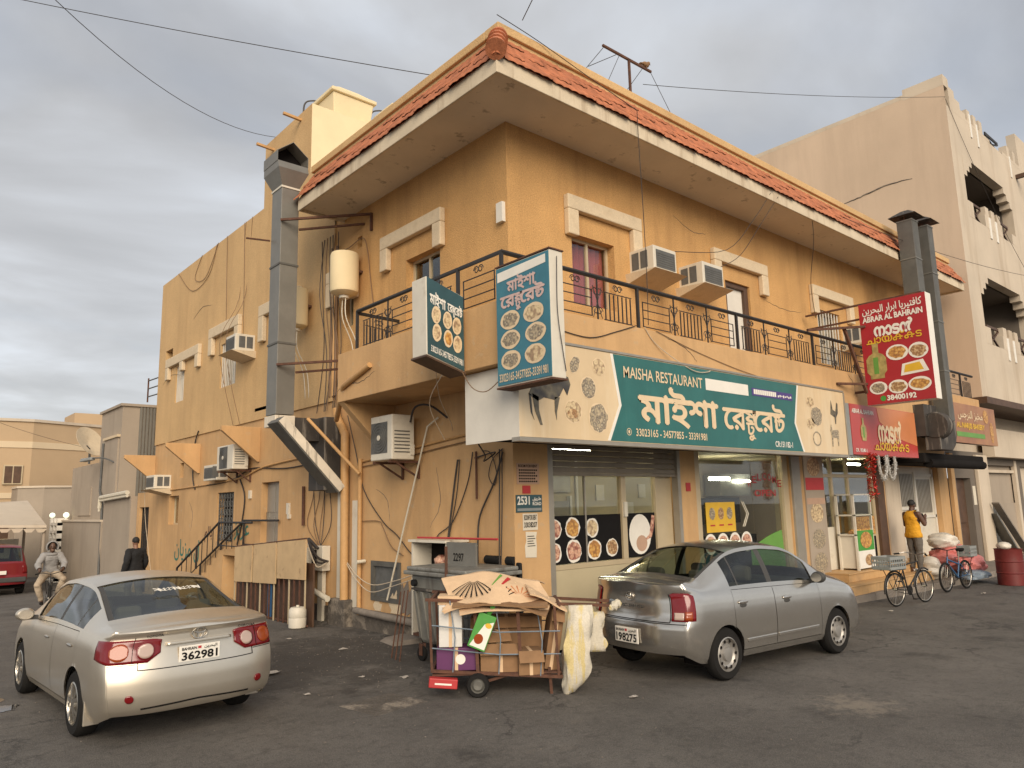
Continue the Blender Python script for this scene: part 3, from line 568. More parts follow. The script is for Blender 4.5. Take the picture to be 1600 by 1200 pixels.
for z in (0.1, 1.0, 1.55, 2.38): MB().box(0.14, 0.175, 18.85, 20.0, z, z + .06).build('gate_rail', M['darkg'], gt)
# sloping plaster fins over the wing's ground floor
for y0, z0 in ((18.36, 4.16), (13.93, 4.22), (9.57, 4.3)):
    MB().prism([(-0.97, z0), (0.0, z0), (0.0, z0 - 0.86), (-0.06, z0 - 0.86), (-0.97, z0 - 0.11)], 'y', y0, y0 + 0.12).build('plaster_fin', M['wall_low'], B, bevel=0.01)
# sealed hatch low on the side wall
h_ = MB().box(0.02, 0.05, 3.13, 4.1, 0.57, 1.25).build('wall_hatch', M['darkg'], B)
for b_ in ((-.03, .02, 3.11, 3.2, .55, 1.27), (-.03, .02, 4.03, 4.12, .55, 1.27), (-.032, .02, 3.2, 4.03, 1.18, 1.27), (-.032, .02, 3.2, 4.03, .55, .63)): MB().box(*b_).build('hatch_frame', M['galvd'], h_)
# ---- shopfront (parts of the building)
# bay 1: roller shutter half down, glazed front on a cream dado
for i in range(6):
    z = 2.74 + i * 0.095
    MB().hexa([(0.8, 0.05, z), (4.08, 0.05, z), (4.08, 0.09, z), (0.8, 0.09, z), (0.8, 0.062, z + .088), (4.08, 0.062, z + .088), (4.08, 0.1, z + .088), (0.8, 0.1, z + .088)]).build('shutter_slat', M['slat'], B, bevel=0.008)
MB().box(0.8, 4.08, 0.04, 0.1, 2.69, 2.735).build('shutter_bottom_rail', M['slat'], B)
MB().box(0.72, 0.83, 0.0, 0.14, 0.0, 3.3).build('shutter_guide', M['alug'], B); MB().box(4.05, 4.14, 0.0, 0.14, 0.0, 3.3).build('shutter_guide', M['alug'], B)
MB().box(0.83, 4.05, 0.16, 0.3, 0.0, 1.2).build('dado', M['roomwall'], B)
sf = MB().box(0.83, 4.05, 0.15, 0.25, 1.2, 1.28).box(2.62, 2.74, 0.15, 0.25, 1.28, 3.3).box(3.56, 3.62, 0.15, 0.25, 1.28, 3.3).box(0.83, 0.87, 0.152, 0.248, 1.28, 3.3).build('shop_window', M['alu'], B, bevel=0.006)
MB().box(3.62, 4.05, 0.17, 0.21, 1.2, 3.3).build('shop_panel', M['alu'], sf)
MB().box(2.64, 2.72, 0.11, 0.15, 2.0, 2.25).build('lock_plate', M['whiteplas'], sf)
for a, b_ in ((0.87, 1.72), (1.75, 2.62), (2.74, 3.56)): MB().box(a, b_, 0.2, 0.206, 1.28, 2.7).build('pane', M['shopglass'], sf)
MB().box(1.72, 1.75, 0.18, 0.22, 1.28, 2.7).build('mullion', M['alug'], sf)
# food film on the lower panes
MB().box(0.88, 2.61, 0.19, 0.194, 1.29, 2.05).build('window_film', M['ink'], sf); MB().box(2.75, 3.55, 0.19, 0.194, 1.29, 2.05).build('window_film', M['ink'], sf)
dl = [(0.94, 1.84, .17, 'f3'), (1.42, 1.85, .17, 'f4'), (1.88, 1.84, .16, 'f1'), (0.94, 1.47, .16, 'f3'), (1.43, 1.48, .18, 'f3'), (1.92, 1.48, .17, 'f4'), (2.36, 1.49, .15, 'f5')]
for x, z, r, f in dl:
    x0 = max(x, 0.89 + r * 0.6); o = MB(); o.disc((x0, 0.187, z), r, r, n=22, jit=0.06); o.build('dish_picture', M['wink'], sf, fix=False)
    o = MB(); o.disc((x0, 0.184, z), r * .84, r * .84, n=18, jit=0.1); o.build('dish_picture', M[f], sf, fix=False)
o = MB(); o.disc((3.12, 0.187, 1.68), .30, .35, n=24); o.build('cup_picture', M['wink'], sf, fix=False)
o = MB(); o.disc((3.15, 0.184, 1.52), .15, .14, n=20); o.build('cup_picture', M['pinkpaper'], sf, fix=False)
o = MB(); o.tube([(3.5, .183, 2.0), (3.46, .183, 1.8), (3.4, .183, 1.64), (3.26, .183, 1.58)], [.05, .06, .045, .02], 6); o.T = None
for i, q in enumerate(o.v): o.v[i] = (q[0], 0.184 + (q[1] - .183) * 0.02, q[2])
o.build('cup_picture', M['f3'], sf, fix=False)
# bay 2: tall plate glass with lettering and poster
s2 = MB().box(4.6, 4.8, 0.04, 0.16, 0.45, 3.3).box(7.9, 8.12, 0.04, 0.16, 0.45, 3.3).box(4.8, 7.9, 0.05, 0.15, 0.45, 0.6).build('shop_window', M['alu'], B, bevel=0.006)
MB().box(4.8, 6.7, 0.1, 0.106, 0.6, 3.3).build('pane', M['shopglass'], s2); MB().box(6.72, 7.9, 0.1, 0.106, 0.6, 3.3).build('pane', M['shopglass'], s2)
MB().box(5.0, 6.0, 0.085, 0.09, 1.62, 2.2).build('window_poster', M['yellow'], s2)
for i, f in enumerate(('f2', 'f5', 'f2')): o = MB(); o.disc((5.2 + i * .3, 0.082, 1.98), .1, .12, n=18); o.build('dish_picture', M[f], s2, fix=False)
for i in range(3): MB().box(5.12 + i * .3, 5.28 + i * .3, 0.083, 0.084, 1.74, 1.77).build('poster_print', M['redbox'], s2)
for i in range(4):
    o = MB(); o.disc((5.1 + i * .42, 0.085, 1.4), .2, .2, n=20); o.build('dish_picture', M['wink'], s2, fix=False); o = MB(); o.disc((5.1 + i * .42, 0.082, 1.4), .16, .15, n=18); o.build('dish_picture', M['f3'], s2, fix=False)
o = MB(); pts = [(6.5, 0.6)] + [(6.5 + i * .14, 1.25 + .34 * math.sin(i / 10 * 1.4)) for i in range(10)] + [(7.85, 0.6)]; o.prism(pts, 'y', 0.086, 0.09); o.build('window_film', M['green_ink'], s2)
for i, ch in enumerate('WELCOME'):
    t = (i - 3) / 3; x = 7.2 + t * .6; z = 2.72 - .15 * t * t; lettering('window_lettering', ch, 'y', 0.083, x - .08, x + .08, z - .075, z + .075, M['redbox'], s2, bold=0.02)
lettering('window_lettering', 'OPEN', 'y', 0.083, 6.78, 7.62, 2.3, 2.44, M['redbox'], s2, bold=0.02)
o = MB()
for dx in (0, .06): o.prism([(6.25 + dx, 1.7), (6.28 + dx, 1.7), (6.45 + dx, 1.95), (6.28 + dx, 2.2), (6.25 + dx, 2.2), (6.42 + dx, 1.95)], 'y', 0.084, 0.088)
o.build('window_mark', M['paper'], s2)
# interior rooms with kitchen and lit tube
rm = MB(); rm.quad((0.3, 3.9, 0.02), (8.3, 3.9, 0.02), (8.3, 3.9, 3.35), (0.3, 3.9, 3.35)); rm.quad((0.3, .3, 0.02), (0.3, 3.9, .02), (0.3, 3.9, 3.35), (0.3, .3, 3.35)); rm.quad((.3, .3, 3.35), (17.3, .3, 3.35), (17.3, 3.9, 3.35), (.3, 3.9, 3.35)); rm.build('room_wall', M['roomwall'], B, fix=False)
rm = MB(); rm.quad((8.3, 3.9, .02), (17.3, 3.9, .02), (17.3, 3.9, 3.35), (8.3, 3.9, 3.35)); rm.quad((17.3, .3, .02), (17.3, 3.9, .02), (17.3, 3.9, 3.35), (17.3, .3, 3.35)); rm.build('room_wall', M['gray_wall'], B, fix=False)
MB().quad((.3, .3, .03), (17.3, .3, .03), (17.3, 3.9, .03), (.3, 3.9, .03)).build('room_floor', M['roomfloor'], B, fix=False)
MB().box(8.6, 12.6, 3.0, 3.6, 0.03, 1.05).build('kitchen_counter', M['steel_k'], B); MB().box(9.2, 11.6, 3.5, 3.85, 1.6, 2.3).build('kitchen_shelf', M['dark'], B); MB().box(10.4, 11.9, 3.3, 3.8, 2.35, 2.95).build('extractor_hood', M['steel_k'], B)
MB().box(7.6, 9.4, 1.7, 2.2, 0.03, 1.4).build('counter', M['dark'], B); MB().box(11.4, 12.2, 1.6, 2.3, .03, 3.3).build('room_pillar', M['roomwall'], B)
for i in range(7): MB().lathe([(.1, 1.06), (.12, 1.2), (.11, 1.3), (.03, 1.34)], 14, (8.9 + i * .45, 3.3, 0)).build('cooking_pot', M['steel_k'], B, smooth=40)
MB().tube([(8.75, 2.5, 2.78), (9.6, 2.5, 2.78)], 0.045, 10).build('ceiling_tube_lamp', M['lamp_on'], label='lit white tube lamp seen through the restaurant window', cat='lamp')
MB().tube([(11.2, 3.2, 2.75), (11.7, 3.2, 2.75)], 0.03, 10).build('ceiling_tube_lamp', M['lamp_on'], label='small lit tube lamp behind the OPEN lettering', cat='lamp')
for x in (2.2, 5.4): MB().tube([(x, 1.6, 3.25), (x + 1.2, 1.6, 3.25)], 0.04, 10).build('ceiling_tube_lamp', M['lamp_on'], B)
MB().tube([(14.2, 1.6, 3.2), (15.2, 1.6, 3.2)], 0.035, 10).build('ceiling_tube_lamp', M['lamp_on'], B)
MB().box(4.5, 5.0, 3.8, 3.88, 0.1, 2.3).build('inner_door', M['alug'], B); MB().box(4.42, 4.48, 3.78, 3.89, 0.1, 2.42).box(5.02, 5.08, 3.78, 3.89, .1, 2.42).build('door_frame', M['white'], B); MB().box(4.4, 5.1, 3.84, 3.89, 2.5, 3.1).build('inner_window', M['curtw'], B)
for x, z, s_ in ((6.0, 2.3, .22), (7.6, 2.35, .2), (7.1, 1.9, .2)): MB().box(x, x + s_ * 1.3, 3.86, 3.89, z, z + s_ * 1.7).build('wall_notice', M['paper'], B)
MB().box(5.3, 5.36, 3.84, 3.89, .1, 3.3).build('wall_strip', M['white'], B); MB().box(6.9, 8.2, 3.4, 3.8, 1.7, 1.76).build('wall_shelf', M['dark'], B)
# menu pier between bay 2 and the cafeteria
MB().box(8.14, 8.5, -0.05, 0.0, 0.13, 3.3).build('shutter_guide', M['alug'], B)
mp_ = MB().box(8.72, 9.6, -0.03, 0.0, 0.2, 3.28).build('menu_board', M['gray_wall'], B)
for z, f in ((2.95, 'f5'), (1.9, 'f1'), (1.32, 'f2'), (0.8, 'f2')): o = MB(); o.disc((9.16, -0.034, z), .3, .22, n=20); o.build('dish_picture', M[f], mp_, fix=False)
MB().box(8.74, 9.58, -0.036, -0.032, 2.42, 2.7).build('menu_band', M['redbox'], mp_); MB().box(8.74, 9.58, -0.036, -0.032, 2.1, 2.24).build('menu_band', M['pinkpaper'], mp_)
# cafeteria: aluminium door, side panel, cabinet
cf = MB().box(9.62, 9.7, 0.08, 0.16, .56, 3.3).box(10.2, 10.28, 0.08, 0.16, .56, 3.3).box(11.05, 11.13, .08, .16, .56, 3.3).box(12.4, 12.5, .08, .16, .56, 3.3).box(9.7, 12.4, .082, .158, 2.72, 2.8).build('shop_window', M['alu'], B, bevel=.006)
for a, b_ in ((10.28, 11.05), (11.13, 12.4), (9.7, 10.2)): MB().box(a, b_, .118, .124, 1.3 if a > 11 else .6, 3.28).build('pane', M['shopglass'], cf)
MB().box(9.7, 10.2, .09, .11, .57, 1.55).build('door_panel', M['whiteplas'], cf)
MB().box(11.13, 12.4, .09, .11, .57, 1.3).build('door_panel', M['alu'], cf)
MB().box(11.3, 12.35, .08, .088, .7, 1.25).build('window_poster', M['ink'], cf); MB().box(11.3, 12.35, .08, .087, 1.3, 1.75).build('window_poster', M['f4'], cf)
MB().box(12.5, 12.92, 0.0, .2, .56, 3.3).build('door_jamb', M['wood'], B); MB().box(12.95, 13.85, -.03, 0, .2, 3.2).build('stone_pier', M['f1'] if False else M['tan2'], B)
# ribbed white door and side light at the far shop
gd = MB().box(13.9, 16.75, .18, .22, .56, 3.05).build('door', M['whiteplas'], B)
for i in range(13): MB().box(13.98 + i * .1, 14.03 + i * .1, .15, .178, 1.95, 2.85).build('door_rib', M['alug'], gd)
for i in range(10): MB().box(15.5 + i * .1, 15.55 + i * .1, .15, .178, 1.75, 2.7).build('door_rib', M['alug'], gd)
for b_ in ((13.92, 15.3, 1.85, 1.92), (15.3, 15.42, .57, 3.0), (15.42, 16.7, 1.6, 1.68), (15.42, 16.7, 2.78, 2.85), (13.92, 15.3, 2.9, 3.0), (16.62, 16.72, .57, 3.0)): MB().box(b_[0], b_[1], .14, .18, b_[2], b_[3]).build('door_frame', M['white'], gd)
MB().box(14.9, 15.25, .145, .178, 1.55, 2.05).build('letter_window', M['dark'], gd)
# tiled steps of the cafeteria
ST = T('shop_steps', 'ochre tiled steps with nosings before the cafeteria door', 'steps', (11, -.5, .13))
for i, (y0, z1) in enumerate(((-.55, .56), (-.85, .36))):
    x0 = 8.65 if i else 9.3; z0 = .13 if i else .36
    MB().box(x0, 13.3, y0, 0.0 if not i else -.02, z0, z1 - .03).build('step', M['step'], ST)
    n = 16
    for k in range(n):
        a = x0 + (13.3 - x0) * k / n; b_ = x0 + (13.3 - x0) * (k + 1) / n
        MB().box(a + .003, b_ - .003, y0 - .012, y0 + .1, z0 + .005, z1 - .03).build('step_tile', M['step'], ST, bevel=.004)
    MB().box(x0 - .01, 13.31, y0 - .035, y0 + .3 if i else 0.0, z1 - .03, z1).build('step_nosing', M['step'], ST, bevel=.008)
# glass food cabinet on the steps
FC = T('food_cabinet', 'cream framed glass snack cabinet with food pictures on the cafeteria steps', 'cabinet', (10.55, -.25, .56))
for x in (10.1, 10.96):
    for y in (-.45, -.05): MB().box(x, x + .05, y, y + .05, .56, 2.3).build('post', M['whiteplas'], FC)
for z in (1.35, 1.8, 2.28): MB().box(10.1, 11.01, -.45, 0.0, z, z + .03).build('shelf', M['whiteplas'], FC)
MB().box(10.15, 10.96, -.43, -.02, .6, 1.35).build('base', M['whiteplas'], FC); MB().box(10.14, 10.97, -.456, -.452, 1.0, 1.46).build('picture', M['greenbox'], FC); MB().box(10.14, 10.97, -.457, -.452, .6, 1.0).build('picture', M['wink'], FC)
o = MB(); o.disc((10.56, -.462, 1.24), .3, .19); o.build('picture', M['f4'], FC, fix=False); o = MB(); o.disc((10.65, -.462, .78), .22, .13); o.build('picture', M['f5'], FC, fix=False)
o = MB()
for i in range(9): o.ball((10.3 + i * .07, -.22, 1.41 + .03 * (i % 2)), .05, 8, 6)
o.build('snack', M['f4'], FC, smooth=60)
MB().box(10.15, 10.96, -.452, -.448, 1.5, 2.28).build('pane', M['shopglass'], FC)
# ================================================================ balcony railing
RL = T('balcony_railing', 'black wrought iron railing with scrolls running round the corner balcony', 'railing', (-1.0, -1.0, 5.0))
yr = -1.02; ZR = 5.70
MB().tube([(EX - .1, yr, ZR), (-1.02, yr, ZR), (-1.02, 2.95, ZR)], 0.035, 6).build('handrail', M['black'], RL)
MB().bar((-1.02, 2.95, ZR - .03), (0.0, 3.2, ZR + .02), .05, .05).build('handrail', M['black'], RL)
bar_mesh = MB().box(-.008, .008, -.008, .008, 0, .42).mesh('baluster'); bar_mesh.materials.append(M['black'])
def rail_part(name, me, loc, rz=0):
    o = bpy.data.objects.new(name, me); COL.objects.link(o); o.parent = RL; o.location = Vector(loc) - RL.location; o.rotation_euler = (0, 0, rz); return o
q = MB(); scroll(q, (-.05, 0, .08), .06, 'y', 1.25, -1, .009); scroll(q, (.05, 0, .08), .06, 'y', 1.25, 1, .009); sc_top = q.mesh('scroll'); sc_top.materials.append(M['black'])
q = MB()
for s in (-1, 1):
    scroll(q, (s * .05, 0, .16), .07, 'y', 1.1, s, .008); scroll(q, (s * .05, 0, .46), .07, 'y', 1.1, s, .008)
    q.tube([(s * .1, 0, .05), (0, 0, .3), (s * .1, 0, .55)], .008, 4)
q.box(-.01, .01, -.01, .01, 0, .68); sc_x = q.mesh('scroll_panel'); sc_x.materials.append(M['black'])
q = MB()
for z in (.06, .2, .34, .47): q.box(-.36, .36, -.007, .007, z, z + .013)
q.box(-.36, -.347, -.007, .007, .06, .483); q.box(.347, .36, -.007, .007, .06, .483); lad = q.mesh('ladder_panel'); lad.materials.append(M['black'])
post = MB().box(-.022, .022, -.022, .022, 0, .7).mesh('post'); post.materials.append(M['black'])
q = MB(); q.box(-.33, .33, -.007, .007, .48, .493); q.box(-.33, .33, -.007, .007, .04, .053); frm = q.mesh('bar_frame'); frm.materials.append(M['black'])
def rail_run(p0, p1, n):
    p0, p1 = Vector(p0), Vector(p1); d = p1 - p0; rz = math.atan2(d.y, d.x)
    for i in range(n):
        c = p0 + d * (i + .5) / n; e_ = p0 + d * (i + 1) / n
        rail_part('scroll', sc_top, c + Vector((0, 0, .5)), rz)
        if i % 2: rail_part('ladder_panel', lad, c, rz)
        else:
            rail_part('bar_frame', frm, c, rz)
            for k in range(7): rail_part('baluster', bar_mesh, c + d.normalized() * (k - 3) * .1 + Vector((0, 0, .05)), rz)
        if i < n - 1:
            if i % 3 == 2: rail_part('post', post, e_, rz)
            else: rail_part('scroll_panel', sc_x, e_, rz)
rail_run((-1.02, yr, 5.0), (17.3, yr, 5.0), 19); rail_run((-1.02, 2.9, 5.0), (-1.02, -1.0, 5.0), 4)
rail_run((-1.02, 2.95, 5.0), (0.0, 3.2, 5.0), 1)
for p in ((-1.02, yr), (-1.02, 2.95)): rail_part('post', post, (p[0], p[1], 5.0))
# ================================================================ signs
SG = T('restaurant_signboard', 'long teal and cream restaurant signboard with Bengali lettering above the shopfront', 'sign', (3.7, -1.2, 3.12))
MB().box(-.95, 8.36, -1.24, -1.12, 3.13, 4.46).build('sheet', M['signcream'], SG)
each(MB().box(-.97, 8.38, -1.26, -1.1, 3.07, 3.125).box(-.97, 8.38, -1.255, -1.1, 4.465, 4.5).box(8.365, 8.40, -1.257, -1.1, 3.126, 4.46), 'edge_trim', M['alug'], SG)
MB().box(-.955, -.952 + .02, -1.235, -.08, 3.1, 4.1).build('end_sheet', M['white'], SG)
MB().box(-.9, 8.3, -1.1, -.15, 3.16, 3.2).build('under_tray', M['dark'], SG)
o = MB(); o.prism([(.95, 4.45), (1.1, 3.68), (.82, 3.14), (6.46, 3.14), (6.2, 3.69), (6.4, 4.45)], 'y', -1.246, -1.2405); o.build('teal_field', M['teal'], SG)
o = MB(); o.prism([(.89, 4.45), (1.04, 3.68), (.76, 3.14), (.82, 3.14), (1.1, 3.68), (.95, 4.45)], 'y', -1.245, -1.2405); o.prism([(6.4, 4.45), (6.2, 3.69), (6.46, 3.14), (6.52, 3.14), (6.26, 3.69), (6.46, 4.45)], 'y', -1.245, -1.2405); each(o, 'field_border', M['wink'], SG)
c0 = -1.25
lettering('lettering', 'MAISHA RESTAURANT', 'y', c0, 1.17, 3.2, 4.11, 4.29, M['cream_ink'], SG, bold=0.012)
lettering('lettering', BN1, 'y', c0, 1.48, 3.62, 3.40, 4.06, M['cream_ink'], SG, bold=0.03)
lettering('lettering', BN2, 'y', c0, 3.74, 5.85, 3.28, 4.0, M['cream_ink'], SG, bold=0.025)
lettering('lettering', '33023165 - 34577855 - 33391981', 'y', c0, 1.4, 3.24, 3.23, 3.35, M['cream_ink'], SG, bold=0.015)
lettering('lettering', 'CR:151182-1', 'y', c0, 5.42, 6.05, 3.2, 3.31, M['wink'], SG, bold=0.02)
MB().box(3.3, 4.62, -1.25, -1.247, 4.1, 4.3).build('covering_strip', M['wink'], SG)
MB().box(4.74, 6.18, -1.25, -1.247, 4.12, 4.26).build('violet_strip', M['purple_ink'], SG)
o = MB()
for i in range(11): o.box(4.8 + i * .072, 4.86 + i * .072, -1.253, -1.2515, 4.15, 4.24)
for i in range(8): o.box(5.64 + i * .065, 5.68 + i * .065, -1.253, -1.2515, 4.15 + .01 * (i % 3), 4.19 + .012 * (i % 2))
o.build('strip_print', M['wink'], SG)
o = MB()
for k in range(24): a = 2 * math.pi * k / 24; o.v.append((1.24 + .055 * math.cos(a), c0, 3.29 + .055 * math.sin(a))); o.v.append((1.24 + .045 * math.cos(a), c0, 3.29 + .045 * math.sin(a)))
for k in range(24): o.f.append([2 * k, 2 * ((k + 1) % 24), 2 * ((k + 1) % 24) + 1, 2 * k + 1]); o.m.append(0)
o.disc((1.24, c0, 3.29), .022, .028, n=12); o.build('phone_mark', M['cream_ink'], SG, fix=False)
for (x, z, rx, rz_, f, rot) in ((.12, 4.2, .085, .13, 'f2', -.5), (.63, 4.22, .13, .12, 'f1', 0), (.39, 3.89, .15, .15, 'f2', 0), (.06, 3.52, .16, .15, 'f1', 0), (.58, 3.46, .19, .2, 'f2', 0), (7.12, 3.88, .22, .19, 'f2', 0), (6.9, 4.16, .16, .1, 'f1', 0), (6.85, 3.72, .16, .11, 'f1', 0)):
    o = MB(); o.disc((x, -1.2425, z), rx * 1.12, rz_ * 1.12, n=24, jit=.03, rot=rot); o.build('dish_picture', M['cream_ink'], SG, fix=False); o = MB(); o.disc((x, -1.2455, z), rx, rz_, n=24, jit=.08, rot=rot); o.build('dish_picture', M[f], SG, fix=False)
o = MB(); o.disc((.05, -1.249, 3.49), .11, .07, n=16); o.build('dish_picture', M['f5'], SG, fix=False)
o = MB()
for k in range(24): a = 2 * math.pi * k / 24; o.v.append((7.06 + .17 * math.cos(a), -1.2455, 3.42 + .15 * math.sin(a))); o.v.append((7.06 + .14 * math.cos(a), -1.2455, 3.42 + .12 * math.sin(a)))
for k in range(24): o.f.append([2 * k, 2 * ((k + 1) % 24), 2 * ((k + 1) % 24) + 1, 2 * k + 1]); o.m.append(0)
o.build('dish_picture', M['f2'], SG, fix=False)
# the animals printed at both ends
o = MB(); Pp = lambda pts: o.prism(pts, 'y', -1.2465, -1.2415)
Pp([(-.78, 3.7), (-.62, 4.02), (-.2, 4.05), (-.02, 4.0), (.02, 3.9), (-.05, 3.74), (-.12, 3.84), (-.2, 3.72), (-.3, 3.66), (-.5, 3.68), (-.62, 3.62)])
Pp([(-.72, 3.72), (-.6, 3.68), (-.6, 3.5), (-.54, 3.3), (-.58, 3.3), (-.67, 3.48)]); Pp([(-.3, 3.7), (-.2, 3.7), (-.26, 3.5), (-.27, 3.38), (-.3, 3.5)]); Pp([(-.78, 3.72), (-.74, 3.7), (-.72, 3.45), (-.69, 3.36), (-.75, 3.46)])
Pp([(7.72, 3.96), (7.78, 4.25), (7.83, 4.06), (7.95, 4.02), (8.02, 4.22), (8.07, 4.2), (8.05, 4.0), (7.96, 3.9), (7.93, 3.76), (7.9, 3.76), (7.89, 3.9)])
each(o, 'animal_picture', M['cowprint'], SG)
o = MB(); Pp = lambda pts: o.prism(pts, 'y', -1.2468, -1.2415)
Pp([(7.65, 3.62), (7.7, 3.74), (7.74, 3.62), (7.98, 3.64), (8.02, 3.58), (7.98, 3.3), (7.95, 3.3), (7.93, 3.47), (7.75, 3.47), (7.72, 3.28), (7.69, 3.28), (7.69, 3.5)]); o.build('animal_picture', M['f2'], SG)
def sgn_box(name, label, x0, x1, y0, y1, z0, z1, face, edge, cat='sign'):
    r = T(name, label, cat, ((x0 + x1) / 2, (y0 + y1) / 2, z0)); MB().box(x0, x1, y0, y1, z0, z1).build('box', edge, r, bevel=.008); return r
# faded blue projecting sign at the corner (faces -X)
S2 = sgn_box('projecting_sign', 'faded blue projecting sign with six dish pictures at the balcony corner', -1.21, -.98, -2.16, -1.13, 3.76, 5.38, None, M['whiteplas'])
MB().box(-1.222, -1.211, -2.15, -1.14, 3.78, 5.36).build('face', M['blue'], S2)
each(MB().box(-1.228, -.97, -2.175, -1.12, 3.735, 3.758).box(-1.228, -.97, -2.175, -1.12, 5.382, 5.4), 'edge_trim', M['rust'], S2)
cx = -1.226
o = MB(); o.prism([(-1.17, 5.17), (-2.1, 5.22), (-2.1, 5.33), (-1.17, 5.3)], 'x', cx, cx + .003); o.build('covering_strip', M['wink'], S2)
lettering('lettering', BN1, 'x', cx, 1.36, 1.92, 4.98, 5.2, M['pink_ink'], S2, bold=.035); lettering('lettering', BN2, 'x', cx, 1.22, 2.08, 4.72, 5.02, M['pink_ink'], S2, bold=.035)
lettering('lettering', '33023165-34577855-33391981', 'x', cx, 1.18, 2.1, 3.82, 3.93, M['cream_ink'], S2, bold=.015)
for (y, z, f) in ((-1.41, 4.62, 'f2'), (-1.86, 4.63, 'f1'), (-1.41, 4.36, 'f2'), (-1.89, 4.37, 'f2'), (-1.41, 4.09, 'f2'), (-1.87, 4.1, 'f1')):
    o = MB(); o.disc((cx - .001, y, z), .19, .125, 'x', n=24, jit=.02); o.build('dish_picture', M['cream_ink'], S2, fix=False)
    o = MB(); o.disc((cx - .003, y, z), .15, .09, 'x', n=20, jit=.12); o.build('dish_picture', M[f], S2, fix=False)
# dark tilted sign on the side (faces -Y)
S3 = T('projecting_sign', 'small dark tilted sign with food ovals hanging on the side balcony', 'sign', (-1.47, -.15, 4.2))
hx = lambda y0, y1, e_=0: [(-1.79 - e_, y0, 4.28 - e_), (-1.15 + e_, y0, 4.1 - e_), (-1.15 + e_, y1, 4.1 - e_), (-1.79 - e_, y1, 4.28 - e_), (-1.80 - e_, y0, 5.38 + e_), (-1.16 + e_, y0, 5.19 + e_), (-1.16 + e_, y1, 5.19 + e_), (-1.80 - e_, y1, 5.38 + e_)]
MB().hexa(hx(-.33, .02)).build('box', M['whiteplas'], S3, bevel=.01); MB().hexa(hx(-.342, -.331, -.012)).build('face', M['navy'], S3)
o = MB(); o.hexa([(-1.81, -.35, 4.25), (-1.14, -.35, 4.06), (-1.14, .03, 4.06), (-1.81, .03, 4.25), (-1.81, -.35, 4.275), (-1.14, -.35, 4.085), (-1.14, .03, 4.085), (-1.81, .03, 4.275)]); o.build('edge_trim', M['wood'], S3)
sh = -.285
lettering('lettering', BN1, 'y', -.346, -1.75, -1.48, 4.99, 5.2, M['wink'], S3, bold=.03, shear=sh); lettering('lettering', BN2, 'y', -.346, -1.45, -1.19, 4.88, 5.1, M['wink'], S3, bold=.03, shear=sh)
lettering('lettering', '33023165-34577855-33391981', 'y', -.346, -1.73, -1.19, 4.33, 4.42, M['wink'], S3, bold=.015, shear=sh)
for (x, z, f) in ((-1.64, 4.85, 'f1'), (-1.45, 4.8, 'f1'), (-1.29, 4.74, 'f1'), (-1.63, 4.6, 'f1'), (-1.44, 4.54, 'f4'), (-1.28, 4.48, 'f1')):
    o = MB(); o.disc((x, -.346, z), .077, .125, n=20, jit=.03); o.build('dish_picture', M['cream_ink'], S3, fix=False); o = MB(); o.disc((x, -.348, z), .055, .095, n=16, jit=.12); o.build('dish_picture', M[f], S3, fix=False)
o = MB(); o.bar((-1.15, -.15, 4.6), (-1.05, -.15, 4.6), .05); o.bar((-1.15, -.15, 5.0), (-1.05, -.15, 5.0), .05); each(o, 'mounting_arm', M['rust'], S3)
# red projecting cafeteria sign
S4 = sgn_box('projecting_sign', 'bright red projecting cafeteria sign with samovar and food pictures', 9.21, 9.5, -2.8, -1.39, 4.22, 6.5, None, M['wink'])
MB().box(9.197, 9.209, -2.795, -1.395, 4.225, 6.495).build('face', M['red'], S4); cx = 9.193
lettering('lettering', ar('كافتيريا ابرار البحرين'), 'x', cx, 1.47, 2.72, 6.2, 6.42, M['wink'], S4, bold=.02); lettering('lettering', 'ABRAR AL BAHRAIN', 'x', cx, 1.46, 2.72, 6.06, 6.19, M['wink'], S4, bold=.04)
lettering('lettering', 'നാടൻ', 'x', cx, 1.68, 2.52, 5.7, 6.02, M['wink'], S4, bold=.05); lettering('lettering', 'ചായക്കട', 'x', cx - .004, 1.5, 2.66, 5.56, 5.76, M['yellow'], S4, bold=.02)
lettering('lettering', '38400192', 'x', cx, 1.82, 2.42, 4.28, 4.4, M['wink'], S4, bold=.04)
o = MB(); o.disc((cx, -1.74, 4.34), .06, .06, 'x'); o.build('phone_mark', M['greenbox'], S4, fix=False)
def samovar(par, plane, c, u, z, s):
    o = MB(); pts = [(-.14, -.3), (.14, -.3), (.14, -.22), (.2, -.15), (.2, .12), (.14, .2), (.06, .24), (.06, .42), (.1, .45), (-.1, .45), (-.06, .42), (-.06, .24), (-.14, .2), (-.2, .12), (-.2, -.15), (-.14, -.22)]
    o.prism([((u + a * s) * (1 if plane == 'y' else -1), z + b_ * s) for a, b_ in pts], plane, c - .002, c + .002); o.build('samovar_picture', M['brass'], par)
    o = MB(); o.prism([((u + a * s) * (1 if plane == 'y' else -1), z + b_ * s) for a, b_ in ((-.06, -.2), (.04, -.2), (.04, .15), (-.06, .15))], plane, c - .004, c - .001); o.build('samovar_picture', M['green_ink'], par)
samovar(S4, 'x', cx, 1.67, 5.1, 1.05)
for (y, z, rx, rz_, f) in ((-2.12, 5.3, .23, .17, 'f4'), (-2.55, 5.28, .2, .17, 'f5'), (-2.51, 4.57, .23, .15, 'f4'), (-1.66, 4.58, .19, .14, 'f2'), (-2.07, 4.56, .2, .15, 'f5')):
    o = MB(); o.disc((cx, y, z), rx, rz_, 'x', n=22); o.build('dish_picture', M['wink'], S4, fix=False); o = MB(); o.disc((cx - .002, y, z), rx * .78, rz_ * .75, 'x', n=18, jit=.12); o.build('dish_picture', M[f], S4, fix=False)
